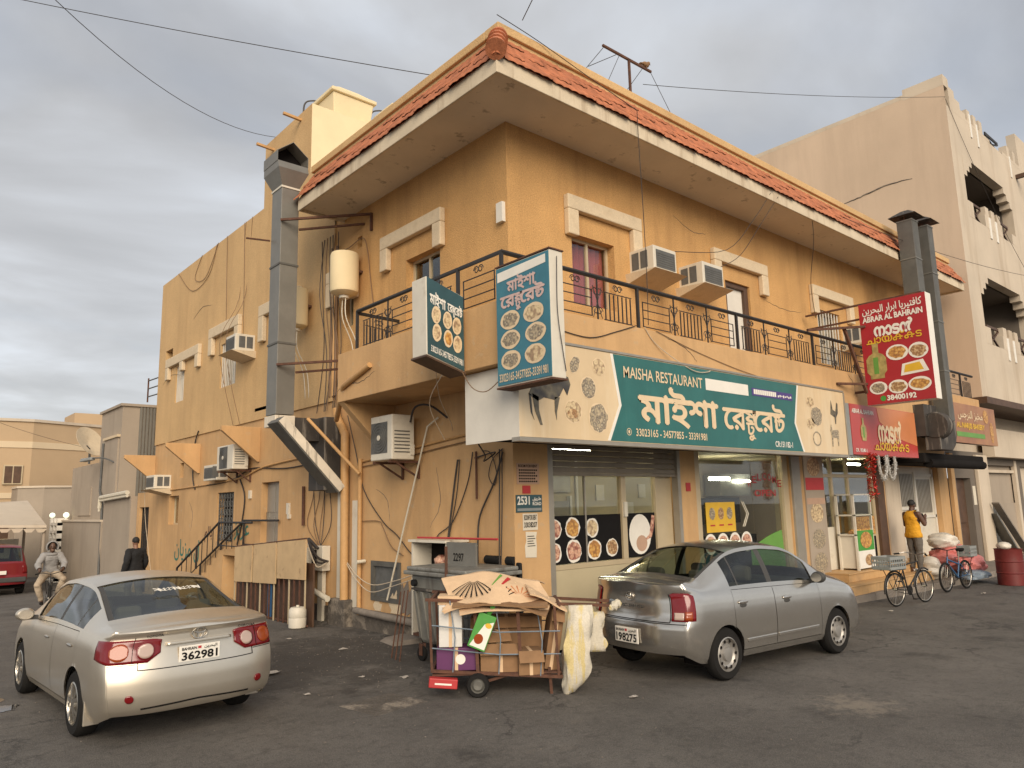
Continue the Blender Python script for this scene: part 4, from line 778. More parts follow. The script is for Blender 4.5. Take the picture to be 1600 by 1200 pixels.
o = MB(); o.prism([(-2.15, 4.78), (-2.72, 4.82), (-2.62, 5.08), (-2.2, 5.03)], 'x', cx - .001, cx + .002); o.build('dish_picture', M['wink'], S4); o = MB(); o.prism([(-2.22, 4.84), (-2.62, 4.86), (-2.55, 5.03), (-2.26, 5.0)], 'x', cx - .003, cx); o.build('dish_picture', M['yellow'], S4)
o = MB(); o.bar((9.3, -2.7, 6.53), (9.3, -.1, 6.53), .04); o.bar((9.3, -1.4, 4.55), (9.3, -1.1, 4.55), .05); o.bar((9.3, -1.4, 6.2), (9.3, -.1, 6.2), .04); each(o, 'mounting_arm', M['rust'], S4)
o = MB(); o.bar((7.3, -1.12, 5.72), (9.25, -1.5, 6.0), .05); o.bar((8.6, -1.3, 5.9), (9.2, -1.4, 4.5), .06); o.bar((8.4, -1.12, 4.68), (9.2, -1.42, 4.7), .05); each(o, 'brace', M['rust'], S4)
# red fascia sign of the cafeteria
S5 = T('shop_signboard', 'red cafeteria fascia board fading to orange beside the restaurant board', 'sign', (10.6, -1.1, 3.15)); MB().box(8.85, 12.38, -1.14, -.95, 3.16, 4.28).build('face', M['redo'], S5)
MB().box(8.62, 8.84, -1.13, -.95, 3.14, 4.28).build('end_panel', M['greyplas'], S5)
o = MB(); o.prism([(10.2, 4.27), (12.37, 4.27), (12.37, 3.45), (11.2, 3.6), (10.3, 3.95)], 'y', -1.146, -1.1405); o.build('faded_field', M['orange_fade'], S5)
lettering('lettering', 'ABRAR AL BAHRAIN', 'y', -1.148, 8.92, 10.0, 4.08, 4.18, M['wink'], S5, bold=.02); lettering('lettering', 'നാടൻ', 'y', -1.15, 10.15, 11.5, 3.45, 4.02, M['cream_ink'], S5, bold=.05); lettering('lettering', 'ചായക്കട', 'y', -1.155, 9.9, 11.8, 3.28, 3.55, M['yellow'], S5, bold=.02)
lettering('lettering', 'CR. 10240-1', 'y', -1.148, 8.95, 9.5, 3.22, 3.3, M['wink'], S5, bold=.02); samovar(S5, 'y', -1.15, 9.42, 3.68, .68)
# bakery board
S6 = T('shop_signboard', 'brown and orange bakery board with yellow lettering beyond the grey ducts', 'sign', (16.3, -1.2, 3.63)); MB().box(14.4, 18.02, -1.29, -1.1, 3.63, 4.72).build('face', mat('bakery_sheet', (0.30, 0.13, 0.06), .45, .2, 1.2, dirt=(0.42, 0.22, 0.09), dscale=1.0, dlo=.45, dhi=.6), S6)
lettering('lettering', ar('مخبز النرجس'), 'y', -1.296, 14.95, 16.9, 4.26, 4.56, M['cream_ink'], S6, bold=.02); lettering('lettering', 'AL NARJIS BAKERY', 'y', -1.296, 14.8, 17.0, 4.0, 4.2, M['yellow'], S6, bold=.03)
MB().box(14.75, 16.95, -1.297, -1.292, 3.8, 3.93).build('green_band', M['green_ink'], S6); o = MB(); o.disc((17.6, -1.296, 4.0), .14, .3); o.disc((17.2, -1.296, 4.45), .2, .2); o.build('bread_picture', M['f4'], S6, fix=False)
# notices and the road plate on the corner pier
def plate(name, label, x0, x1, z0, z1, m, cat='notice'): return MB().box(x0, x1, -.012, -.003, z0, z1).build(name, m, label=label, cat=cat)
def plate_t(name, label, x0, x1, z0, z1, m, rows, ink, cat='notice'):
    r = T(name, label, cat, ((x0 + x1) / 2, 0, z0)); MB().box(x0, x1, -.012, -.003, z0, z1).build('sheet', m, r)
    for (t_, a, b_, c_, d_) in rows: lettering('lettering', t_, 'y', -.0135, x0 + a, x0 + b_, z0 + c_, z0 + d_, ink, r, bold=.025)
    return r
plate_t('notice', 'brown printed room notice highest on the corner pier', .06, .52, 2.55, 2.87, M['pinkpaper'], [('ROOM FOR RENT', .03, .42, .255, .3)], M['ink'])
o = MB()
for j in range(5):
    for i in range(9 - (j % 2)): o.box(.1 + i * .043, .13 + i * .043, -.0145, -.0125, 2.58 + j * .043, 2.605 + j * .043)
o.build('notice_print', M['ink'], bpy.data.objects['notice'])
rp_ = T('street_name_plate', 'blue road plate reading 2531 on the corner pier', 'sign', (.28, 0, 2.13)); MB().box(.03, .56, -.016, -.003, 2.13, 2.39).build('sheet', M['navy'], rp_)
lettering('lettering', '2531', 'y', -.018, .05, .3, 2.24, 2.37, M['wink'], rp_, bold=.03); lettering('lettering', 'ROAD', 'y', -.018, .36, .54, 2.23, 2.28, M['wink'], rp_, bold=.03); lettering('lettering', ar('طريق'), 'y', -.018, .36, .54, 2.29, 2.36, M['wink'], rp_, bold=.03)
MB().box(.05, .54, -.018, -.0165, 2.15, 2.19).build('small_print', M['greyplas'], rp_)
plate('notice', 'small square red sticker above the blue road plate', .17, .33, 2.41, 2.53, M['redbox'])
plate_t('notice', 'white paper notice with large phone number under the road plate', .16, .46, 1.86, 2.11, M['paper'], [('ROOM FOR RENT', .02, .28, .15, .23), ('33038207', .02, .28, .04, .12)], M['ink'])
r = T('notice', 'long torn paper notice lowest on the corner pier', 'notice', (.3, 0, 1.45)); o = MB(); o.prism([(.2, 1.46), (.42, 1.45), (.43, 1.6), (.42, 1.75), (.44, 1.83), (.21, 1.84), (.22, 1.7), (.19, 1.62)], 'y', -.011, -.003); o.build('sheet', M['paper'], r)
o = MB()
for j in range(5): o.box(.24, .4 - .02 * (j % 3), -.0125, -.0115, 1.62 + j * .036, 1.632 + j * .036)
o.build('notice_print', M['ink'], r)
MB().box(4.28, 4.42, -.012, -.003, 2.42, 2.58).build('notice', M['redbox'], label='small red sticker on the pier between the two shop bays', cat='notice')
# ================================================================ exhaust ducts
D = T('exhaust_duct', 'tall grey kitchen exhaust duct with open cowl rising past the left eave', 'duct', (-1.19, 5.75, 4.1))
for i, (z0, z1) in enumerate(((4.12, 5.55), (5.58, 7.2), (7.23, 8.86))):
    MB().box(-1.38, -1.0, 5.5, 5.98, z0, z1).build('duct_section', M['galv'], D, bevel=.006)
    MB().box(-1.395, -.985, 5.485, 5.995, z1 - .005, z1 + .035).build('flange', M['galvd'] if i < 2 else M['whiteplas'], D)
def frustum(mb, z0, a, z1, b_): mb.hexa([(a[0], a[2], z0), (a[1], a[2], z0), (a[1], a[3], z0), (a[0], a[3], z0), (b_[0], b_[2], z1), (b_[1], b_[2], z1), (b_[1], b_[3], z1), (b_[0], b_[3], z1)]); return mb
frustum(MB(), 8.9, (-1.38, -1.0, 5.5, 5.98), 9.22, (-1.52, -.86, 5.36, 6.12)).build('cowl_base', M['galv'], D)
frustum(MB(), 9.222, (-1.52, -.86, 5.36, 6.12), 9.38, (-1.52, -.86, 5.42, 6.12)).build('cowl_collar', M['galv'], D)
o = MB(); pent = [(-1.52, 9.385), (-.86, 9.385), (-.86, 9.6), (-1.19, 9.86), (-1.52, 9.6)]
n5 = len(pent)
for y in (5.42, 6.12): o.v += [(a, y, b_) for a, b_ in pent]
for i in range(n5): o.f.append([i, (i + 1) % n5, n5 + (i + 1) % n5, n5 + i]); o.m.append(0)
o.f.append([n5 + i for i in range(n5)]); o.m.append(0); o.build('cowl_hood', M['galv'], D, fix=False).modifiers.new('thick', 'SOLIDIFY').thickness = .012
o = MB(); o.prism([(a * .98 - .02, b_ - .01) for a, b_ in pent], 'y', 5.75, 5.77); o.build('cowl_inside', M['dark'], D)
# sloping greasy trough and sooty wall box below
o = MB(); a = Vector((-1.42, 5.4, 3.98)); b_ = Vector((-.22, 5.2, 2.62)); ax = (b_ - a).normalized(); sd = Vector((0, 1, 0)); up = ax.cross(sd).normalized(); up = up if up.z > 0 else -up
def obox(o, a, b_, w, hgt): o.hexa([a - sd * w / 2 - up * hgt / 2, b_ - sd * w / 2 - up * hgt / 2, b_ + sd * w / 2 - up * hgt / 2, a + sd * w / 2 - up * hgt / 2, a - sd * w / 2 + up * hgt / 2, b_ - sd * w / 2 + up * hgt / 2, b_ + sd * w / 2 + up * hgt / 2, a + sd * w / 2 + up * hgt / 2])
obox(o, a, b_, .5, .18); o.build('sloping_duct', M['galvd'], D, bevel=.006)
o = MB(); obox(o, a + up * .11 + ax * .1, b_ + up * .11, .46, .03); o.build('sloping_duct_lid', M['greasy'], D)
o = MB(); q0 = a + up * .13 - sd * .24 + ax * .05; o.hexa([a - sd * .262 - up * .06, b_ - sd * .262 - up * .06, b_ - sd * .253 - up * .06, a - sd * .253 - up * .06, a - sd * .262 + up * .1, b_ - sd * .262 + up * .1, b_ - sd * .253 + up * .1, a - sd * .253 + up * .1]); o.build('duct_side', M['greasy'], D)
MB().box(-1.40, -.98, 5.48, 6.0, 3.88, 4.1).build('duct_shoe', M['greasy'], D, bevel=.01)
MB().box(-.98, -.42, 5.55, 6.0, 3.62, 4.08).build('cross_duct', M['soot'], D); MB().box(-.42, -.02, 5.3, 6.0, 2.62, 4.1).build('wall_box', M['soot'], D, bevel=.01)
for z in (8.12, 5.1):
    o = MB(); o.bar((-1.4, 5.47, z), (-.02, 4.2, z + .06), .045); o.bar((-1.0, 5.47, z - .12), (-.02, 4.5, z - .06), .04); o.bar((-.03, 4.2, z + .08), (-.03, 4.2, z - .3), .045); o.bar((-1.9, 5.99, z - .35), (-1.4, 5.99, z - .3), .03) if z > 8 else None; each(o, 'bracket', M['rust'], D)
def rduct(label, x0, x1, y0, y1, z0, z1, capdx, bot):
    r = T('exhaust_duct', label, 'duct', ((x0 + x1) / 2, (y0 + y1) / 2, z0)); n = 4
    for i in range(n):
        za = z0 + (z1 - z0) * i / n; zb = z0 + (z1 - z0) * (i + 1) / n
        MB().box(x0, x1, y0, y1, za + .012, zb - .012).build('duct_section', M['galvd'], r, bevel=.005); MB().box(x0 - .012, x1 + .012, y0 - .012, y1 + .012, zb - .016, zb + .016).build('flange', M['galv'], r)
    yc = (y0 + y1) / 2
    for sx in (x0 + .05, x1 - .05): MB().bar((sx, yc, z1), (sx, yc, z1 + .2), .02).build('cap_post', M['rust'], r)
    MB().hexa([(x0 - .15, y0 - .15, z1 + .12), (x1 + .15, y0 - .15, z1 + .12), (x1 + .15, y1 + .15, z1 + .12), (x0 - .15, y1 + .15, z1 + .12), (x0 + capdx, y0 + .1, z1 + .3), (x1 - capdx, y0 + .1, z1 + .3), (x1 - capdx, y1 - .1, z1 + .3), (x0 + capdx, y1 - .1, z1 + .3)]).build('rain_cap', M['soot'], r)
    return r
rduct('left of two grey roof height ducts beside the red projecting sign', 12.6, 13.0, -1.52, -1.14, 5.2, 9.35, .1, 0)
r = rduct('right and longer of two grey ducts turning in below by the bakery board', 13.42, 13.78, -1.6, -1.25, 4.1, 9.35, .1, 0)
MB().prism([(13.42, 4.1), (13.78, 4.1), (13.78, 3.75), (13.65, 3.5), (13.4, 3.35), (12.6, 3.35), (12.6, 3.8), (13.3, 3.82)], 'y', -1.6, -1.25).build('elbow', M['soot'], r, bevel=.01)
fan = MB(); fan.lathe([(0.02, 0), (.3, 0), (.34, .05), (.34, .25), (.2, .3), (.02, .3)], 24, (12.58, -1.52, 3.95), 'x'); fan.build('blower', M['soot'], r, smooth=40)
MB().box(12.45, 13.3, -1.35, -1.05, 3.7, 4.5).build('blower_box', M['soot'], r)
# dark awning tray over the far door
AW = T('awning', 'black dusty folding awning box above the far white door', 'awning', (14.8, -.7, 2.95)); MB().box(12.6, 16.9, -1.2, -.05, 3.05, 3.3).build('tray', M['dark'], AW, bevel=.03); MB().tube([(12.9, -1.15, 3.05), (16.9, -1.15, 3.05)], .12, 10).build('roll', M['dark'], AW, smooth=50)
# ================================================================ air conditioners
def window_ac(label, plane, c, u0, u1, z0, z1, out=.5, tray=True):
    r = T('window_air_conditioner', label, 'air conditioner', (((u0 + u1) / 2, c - out / 2, z0) if plane == 'y' else (c - out / 2, (u0 + u1) / 2, z0)), group='window air conditioners')
    Bx = (lambda a, b_, d0, d1, za, zb, q: q.box(a, b_, c - d1, c - d0, za, zb)) if plane == 'y' else (lambda a, b_, d0, d1, za, zb, q: q.box(c - d1, c - d0, a, b_, za, zb))
    q = MB(); Bx(u0, u1, -.02, out, z0, z1, q); q.build('casing', M['whiteplas'], r, bevel=.012)
    q = MB(); Bx(u0 + .07, u1 - .05, out + .001, out + .008, z0 + .06, z1 - .07, q); q.build('coil_grille', M['darkg'], r)
    if plane == 'y': sidea, lab = (u0 - .006, u0 - .001), 0
    q = MB()
    for i in range(2):
        d0 = .05 + i * .2
        if plane == 'y': q.box(u0 - .006, u0 - .001, c - d0 - .16, c - d0, z0 + .08, z1 - .06)
        else: q.box(c - d0 - .16, c - d0, u0 - .006, u0 - .001, z0 + .08, z1 - .06)
    each(q, 'side_vent', M['darkg'], r)
    for i in range(6):
        q = MB(); z = z0 + .1 + i * (z1 - z0 - .2) / 6; Bx(u0 + .08, u1 - .06, out + .009, out + .014, z, z + .012, q); q.build('louvre', M['galvd'], r)
    if tray:
        q = MB()
        if plane == 'y': q.hexa([(u0 - .12, c - .04, z0 - .18), (u1 + .1, c - .04, z0 - .18), (u1 + .1, c, z0 - .18), (u0 - .12, c, z0 - .18), (u0 - .15, c - out - .14, z0 - .03), (u1 + .12, c - out - .14, z0 - .03), (u1 + .12, c, z0 + .005), (u0 - .15, c, z0 + .005)])
        else: q.hexa([(c, u0 - .1, z0 - .18), (c - .04, u0 - .1, z0 - .18), (c - .04, u1 + .1, z0 - .18), (c, u1 + .1, z0 - .18), (c, u0 - .12, z0), (c - out - .14, u0 - .12, z0 - .03), (c - out - .14, u1 + .12, z0 - .03), (c, u1 + .12, z0)])
        q.build('drip_tray', M['trim'], r)
    return r
window_ac('window air conditioner just right of the pink curtained window', 'y', 0, 2.98, 3.65, 6.36, 6.82, .55)
window_ac('window air conditioner beside the white balcony door', 'y', 0, 4.48, 5.18, 6.36, 6.82, .55)
window_ac('window air conditioner half hidden behind the red projecting sign', 'y', 0, 11.4, 12.05, 6.1, 6.55, .5)
window_ac('window air conditioner high on the wing under a cream hood', 'x', -.04, 10.05, 10.75, 6.3, 6.74, .5)
window_ac('low window air conditioner near the far black gate', 'x', 0, 16.6, 17.5, 3.0, 3.43, .5)
window_ac('dark window air conditioner behind the split unit on the wing', 'x', 0, 11.7, 12.7, 3.08, 3.5, .3, False)
def split_ac(label, x1, y0, y1, z0, z1, dep):
    x0 = x1 - dep; r = T('split_unit', label, 'air conditioner', ((x0 + x1) / 2, (y0 + y1) / 2, z0))
    MB().box(x0, x1, y0, y1, z0, z1).build('casing', M['whiteplas'], r, bevel=.02)
    w_ = y1 - y0; yc = y0 + w_ * .58; zc = (z0 + z1) / 2; rad = min(w_ * .38, (z1 - z0) * .44)
    q = MB(); q.box(x0 - .006, x0 - .001, yc - rad, yc + rad, zc - rad, zc + rad); q.build('fan_panel', M['darkg'], r)
    for k in range(5):
        q = MB(); rr = rad * (k + 1) / 5.2; q.tube([(x0 - .012, yc + rr * math.cos(t * math.pi / 12), zc + rr * math.sin(t * math.pi / 12)) for t in range(24)], .005, 4, closed=True); q.build('fan_ring', M['galvd'], r, fix=False)
    q = MB(); q.lathe([(.001, -.02), (.045, -.018), (.05, 0)], 14, (x0 - .008, yc, zc), 'x'); q.build('hub', M['whiteplas'], r)
    for k in range(7): q = MB(); q.box(x0 + .05, x1 - .1, y0 - .006, y0 - .001, z0 + .12 + k * .06, z0 + .14 + k * .06); q.build('side_slot', M['galvd'] if k != 5 else M['darkg'], r)
    MB().box(x1 - .09, x1 - .02, y0 - .03, y0 - .001, z0 + .08, z0 + .26).build('valve_cover', M['whiteplas'], r)
    for y in (y0 + .1, y1 - .1):
        q = MB(); q.bar((0, y, z0 - .03), (x0, y, z0 - .03), .04); q.bar((-.02, y, z0 - .03), (-.02, y, z0 - .32), .04); q.bar((-.03, y, z0 - .3), (x0 + .15, y, z0 - .05), .03); each(q, 'bracket', M['rust'], r)
split_ac('large split unit hung under the side balcony', -.17, 2.42, 3.13, 3.06, 3.84, .46); split_ac('small split unit on the wing wall between plaster fins', -.12, 10.0, 11.1, 3.28, 3.9, .4)
# ================================================================ heaters, tanks, aerial
def heater(label, y, z0, z1, r_):
    t_ = T('water_heater', label, 'water heater', (-.32, y, z0)); MB().lathe([(.02, z0 - .04), (r_ * .6, z0 - .03), (r_ * .95, z0 + .03), (r_, z0 + .08), (r_, z1 - .07), (r_ * .93, z1 - .02), (.02, z1)], 28, (-.34, y, 0)).build('tank', M['wall_tower'], t_, smooth=35)
    MB().lathe([(.02, z0 - .1), (.1, z0 - .09), (.11, z0 - .03)], 16, (-.34, y, 0)).build('cap', M['whiteplas'], t_, smooth=40)
    for dy in (-.06, .06): MB().tube(catmull([(-.34, y + dy, z0 - .08), (-.33, y + dy * 1.2, z0 - .5), (-.1, y + dy * 1.5, z0 - 1.0), (-.03, y + dy * 1.5, z0 - 1.6)]), .011, 6).build('feed_pipe', M['pvc'], t_)
    MB().bar((0, y, z0 + .5), (-.15, y, z0 + .5), .3, .05).build('bracket', M['rust'], t_)
heater('cream cylindrical water heater on the wall left of the balcony', 4.72, 6.55, 7.42, .29); heater('second water heater half hidden behind the tall duct', 6.95, 6.3, 7.2, .26)
def tank(label, x0, x1, y0, y1, z0):
    t_ = T('water_tank', label, 'water tank', ((x0 + x1) / 2, (y0 + y1) / 2, z0)); frustum(MB(), z0, (x0, x1, y0, y1), z0 + .75, (x0 - .08, x1 + .08, y0 - .08, y1 + .08)).build('body', M['wall_tower'], t_, bevel=.03)
    MB().box(x0 - .14, x1 + .14, y0 - .14, y1 + .14, z0 + .752, z0 + .85).build('rim', M['wall_tower'], t_, bevel=.02); frustum(MB(), z0 + .852, (x0 - .1, x1 + .1, y0 - .1, y1 + .1), z0 + 1.1, (x0 + .2, x1 - .2, y0 + .2, y1 - .2)).build('lid', M['wall_tower'], t_, bevel=.03)
    MB().tube(catmull([(x0 - .3, y1, z0 + .1), (x0 - .3, y1, z0 + .8), (x0 - .1, y1 - .1, z0 + .95), (x0 + .1, y1 - .2, z0 + .9)]), .022, 6).build('hose', M['cable'], t_)
tank('larger cream water tank on top of the roof tower', .75, 1.75, 7.4, 8.5, 11.88); tank('smaller cream water tank behind the roof tower tank', 2.55, 3.15, 7.5, 8.2, 12.1)
for y, z in ((9.2, 11.55), (7.6, 11.7)): MB().bar((-.5, y, z + .03), (.05, y, z), .07, .06).build('timber_stub', M['pipeo'], label='timber spout stub poking from the %s part of the tower' % ('lower left' if y > 9 else 'upper'), cat='timber')
A_ = T('roof_aerial', 'rusty T shaped roof aerial braced with wires', 'aerial', (5.77, 2, 9.1)); MB().bar((5.77, 2, 9.1), (5.77, 2, 12.85), .05).build('mast', M['rust'], A_); MB().bar((4.83, 2, 12.85), (6.62, 2, 12.87), .05).build('crossbar', M['rust'], A_)
for p, q_ in (((4.85, 2, 12.8), (4.2, 2, 12.0)), ((5.3, 2, 12.8), (4.3, 2, 12.1)), ((5.4, 2, 12.8), (4.7, 2, 11.5)), ((6.3, 2, 12.85), (5.0, 2, 11.2)), ((6.6, 2, 12.85), (8.4, 2, 10.8))): MB().tube([p, q_], .008, 4).build('stay_wire', M['cable'], A_)
BD = T('bird', 'small brown bird perched on the roof aerial', 'bird', (6.42, 2, 12.9))
q = MB(); q.ball((6.42, 2, 12.99), .08, 12, 8, (1.5, .8, .85)); q.ball((6.53, 2, 13.06), .05, 10, 8); q.tube([(6.57, 2, 13.06), (6.62, 2, 13.05)], [.015, .002], 6); q.hexa([(6.2, 1.97, 12.94), (6.33, 1.96, 12.96), (6.33, 2.04, 12.96), (6.2, 2.03, 12.94), (6.19, 1.97, 12.955), (6.33, 1.96, 13.0), (6.33, 2.04, 13.0), (6.19, 2.03, 12.955)]); q.tube([(6.42, 1.98, 12.93), (6.42, 1.98, 12.9)], .008, 4); q.tube([(6.42, 2.02, 12.93), (6.42, 2.02, 12.9)], .008, 4); q.build('body', M['card2'], BD, smooth=60)
# ================================================================ pipes and cables
def pipe(label, pts, r_, m, name='pipe', cat='pipe', n=8, sm=4): return MB().tube(catmull(pts, sm) if sm else pts, r_, n).build(name, m, smooth=50, label=label, cat=cat)
pipe('fat ochre downpipe left of the side hatch', [(-.12, 5.4, 4.3), (-.12, 5.35, 4.1), (-.12, 5.05, 3.75), (-.12, 5.02, 3.4), (-.12, 4.97, .2)], .085, M['pipeo'], sm=3)
pipe('thin ochre pipe running down between downpipe and split unit', [(-.06, 4.5, 3.2), (-.06, 4.5, .25)], .045, M['pipeo'], sm=0)
pipe('fat grey pipe lying along the foot of the side wall', [(-.14, 4.5, .34), (-.14, 2.2, .30)], .065, M['kerb'], sm=0)
pipe('sloping ochre waste pipe across the balcony end', [(-.35, 4.95, 4.0), (-1.14, 3.2, 4.38), (-1.14, 2.3, 4.62)], .05, M['pipeo'], sm=0)
pipe('sloping ochre rod above the downpipe bend', [(-.75, 5.4, 4.05), (-.16, 4.35, 2.9)], .035, M['pipeo'], sm=0)
pipe('white pvc pipe leaning from the split unit to the ground hatch', [(-.06, 1.85, 3.75), (-.08, 2.15, 3.62), (-.16, 3.32, .62)], .017, M['pvc'], sm=0)
pipe('short rusty pipe stub on the wall beside the steel door', [(-.05, 7.0, 2.75), (-.05, 6.98, 1.9)], .035, M['rust'], sm=0)
pipe('short rusty conduit hanging below the white sign end', [(-.04, .85, 3.1), (-.04, .85, 2.35)], .018, M['rust'], sm=0)
pipe('stubby horizontal drain pipe above the plinth', [(-.3, 5.95, .62), (-.3, 5.3, .5)], .06, M['pvc'], sm=0)
pipe('white pipe end poking from the wall by the hatch', [(-.02, 4.35, 1.25), (-.2, 4.35, 1.24)], .035, M['pvc'], sm=0)
for i, y in enumerate((5.62, 5.72, 5.84)): pipe(('thin brown pipe, %s of three rising behind the tall duct' % ('nearest', 'middle', 'farthest')[i]), [(-.04, y, 4.6), (-.04, y, 7.9)], .03, M['pipeo'] if i % 2 else M['cableb'], sm=0)
pl = MB().box(-.07, 0, 5.1, 5.38, .36, 2.7).build('patched_plaster', M['whiteplas'], B); MB().box(-.03, 0, 4.56, 4.85, .36, 2.4).build('patched_plaster', M['whiteplas'], B); MB().box(-.22, 0, 4.8, 5.45, -.05, .5).build('pipe_footing', M['plinth'], B, bevel=.03)
for y0, z0, s_ in ((2.95, .62, .26), (2.6, .55, .3), (3.3, .5, .2), (3.9, .42, .14)):
    o = MB(); o.T = None; pts = [(y0 + s_ * (1 + .35 * math.sin(k * 2.3)) * math.cos(k * math.pi / 7), z0 + s_ * 1.1 * (1 + .3 * math.cos(k * 3.1)) * math.sin(k * math.pi / 7)) for k in range(14)]
    o.prism([(a, max(b_, .37)) for a, b_ in pts], 'x', -.008 - s_ * .01, -.002); o.build('bare_render_patch', M['kerb'] if s_ > .25 else M['trim'], B)
def cable(label, pts, r_=.011, m='cable', k=5): return MB().tube(catmull(pts, k), r_ * .75, 5).build('cable', M[m], label=label, cat='cable', fix=False)
X1 = -.03
cable('black cable pair hanging from the sign end down to the metal cabinet', [(X1, 1.35, 3.0), (X1, 1.45, 2.6), (X1, 1.75, 1.2), (X1, 1.78, 1.0)], .022)
cable('thin dark cable beside the black pair on the side wall', [(X1, 1.3, 3.0), (X1, 1.4, 2.4), (X1, 1.66, 1.6), (X1, 1.7, 1.3)], .012)
cable('looping dark cable swinging left above the cabinet', [(X1, .95, 3.1), (X1, 1.1, 2.6), (X1, 1.5, 2.0), (X1, 1.95, 1.75), (X1, 1.98, 1.45), (X1, 1.85, 1.2)], .013)
cable('thick dark cable dropping near the pier to the red rod', [(X1, .2, 3.05), (X1, .42, 2.6), (X1, .78, 2.1), (X1, .85, 1.7), (X1, .86, 1.35)], .02)
cable('straight dark cable close to the corner pier', [(X1, .28, 3.1), (X1, .3, 2.4), (X1, .34, 1.2)], .014); cable('second straight cable close to the corner pier', [(X1, .22, 3.1), (X1, .24, 2.3), (X1, .3, 1.3)], .012)
cable('tangled cable loop under the white sign end', [(X1, .2, 3.1), (X1, .45, 2.95), (X1, .55, 2.7), (X1, .42, 2.55), (X1, .36, 2.75), (X1, .5, 3.05), (X1, .7, 3.1)], .010)
cable('long dark cable sagging from the balcony bracket to the cabinet', [(X1 - .1, 4.9, 4.1), (X1, 4.75, 3.4), (X1, 4.4, 2.6), (X1, 3.7, 2.0), (X1, 3.2, 1.75), (X1, 2.75, 1.45), (X1, 2.3, 1.3)], .013)
cable('brown cable stepping from the thin pipe to the cabinet', [(X1, 4.45, 2.0), (X1, 3.85, 2.0), (X1, 3.7, 1.9), (X1, 3.4, 1.55), (X1, 3.0, 1.4)], .011, 'cableb')
cable('pale cable drooping across the hatch', [(-.1, 4.9, 1.2), (-.12, 4.4, .95), (-.15, 3.8, .85), (-.3, 2.8, 1.0), (-.5, 2.0, 1.15)], .012, 'cablew'); cable('second pale cable drooping lower across the hatch', [(-.1, 4.95, 1.2), (-.12, 4.5, .9), (-.15, 3.9, .72), (-.3, 2.9, .9), (-.5, 2.0, 1.08)], .011, 'cablew')
cable('bundled brown conduit crossing the wall behind the split unit', [(X1, 4.5, 3.15), (X1, 3.4, 3.22), (X1, 2.2, 3.32), (X1, 1.0, 3.4), (X1, .1, 3.45)], .026, 'pipeo'); cable('second brown conduit crossing just below the first', [(X1, 4.5, 3.05), (X1, 3.4, 3.1), (X1, 2.0, 3.22), (X1, .8, 3.3)], .014, 'cableb')
cable('black hose arching from the split unit top', [(-.3, 2.35, 3.7), (-.3, 2.2, 3.95), (-.2, 1.9, 3.95), (-.04, 1.62, 3.72)], .025)
cable('pale cable pair hanging from the dark sign', [(-1.2, .3, 4.2), (-.7, .9, 3.9), (-.2, 1.3, 3.6), (X1, 1.5, 3.5)], .009, 'cablew'); cable('pale cable hanging straight below the dark sign', [(-1.15, .2, 4.15), (-.9, .9, 3.8), (-.4, 1.2, 3.3)], .009, 'cablew')
cable('brown wires draped between the two corner signs', [(-1.2, -.3, 4.15), (-1.2, -.55, 3.85), (-1.2, -.85, 3.75), (-1.2, -1.12, 3.85)], .009, 'cableb')
cable('dark wire running down the white edge of the blue sign', [(-1.1, -2.18, 5.3), (-1.12, -2.185, 4.6), (-1.05, -2.185, 4.1), (-1.0, -2.18, 3.85)], .008)
cable('tangled dark cables below the long signboard corner', [(-.9, -.3, 3.1), (-.7, -.2, 2.95), (-.4, .2, 2.9), (-.1, .3, 3.05), (X1, .9, 3.0)], .015)
for i, (a, b_) in enumerate((((-.06, 16.7, 10.1), (-.06, 13.7, 9.3)), ((-.06, 13.0, 10.11), (-.06, 15.0, 9.5)))): cable('drooping wire under the wing roof edge, %s one' % ('longer', 'shorter')[i], [a, (-.06, (a[1] + b_[1]) / 2, 9.15 if i == 0 else 9.3), b_, (-.06, b_[1] - .6, 10.11)], .011, 'cableb')
for i, (y, zb) in enumerate(((12.2, 7.4), (11.2, 4.4), (10.9, 6.8), (10.75, 4.4))): cable('thin brown wire hanging down the wing wall, %s from the left' % ('first', 'second', 'third', 'fourth')[i], [(-.06, y + .1, 10.11), (-.06, y, 8.6), (-.06, y - .08, zb)] if zb > 5 else [(-.06, y - .3, 10.11), (-.06, y, 8.0), (-.56, y - .05, 6.6), (-.07, y, zb)], .010, 'cableb')
cable('thick cable run along the wing wall below the fins', [(X1, 16.5, 2.95), (X1, 14.5, 2.98), (X1, 12.5, 3.02), (X1, 10.6, 3.1), (X1, 9.2, 3.3), (X1, 6.5, 3.42)], .028, 'pipeo'); cable('dark cable run under the small split unit', [(X1, 13.9, 3.0), (X1, 12.4, 3.0), (X1, 11.0, 3.1), (X1, 10.0, 3.3), (X1, 8.0, 3.2), (X1, 6.3, 3.25)], .02)
cable('dark cable dropping beside the wing grille window', [(X1, 10.75, 3.05), (X1, 10.4, 2.6), (X1, 10.55, 1.9), (X1, 10.8, 1.4)], .025); cable('black cable bending up past the middle fin', [(X1, 14.2, 2.9), (X1, 14.45, 3.3), (X1, 14.4, 4.2), (-.07, 14.0, 4.6)], .025)
cable('pale cable hanging past the low air conditioner to the gate', [(-.55, 17.4, 3.0), (-.4, 17.7, 2.0), (-.2, 17.6, .5), (-.15, 17.4, -.3)], .012, 'cablew')
for i in range(6):
    y = 6.0 + .16 * i; cable('dark cable in the bundle above the meter box, %s from the pipe' % ('first', 'second', 'third', 'fourth', 'fifth', 'sixth')[i], [(X1, y, 3.3), (X1, y - .2 + .1 * math.sin(i * 2), 2.6), (X1, y - .1 - .15 * math.cos(i * 3), 1.9), (X1 - .1, 6.1 - .05 * i, 1.4)], .011, ('cable', 'cableb')[i % 2])
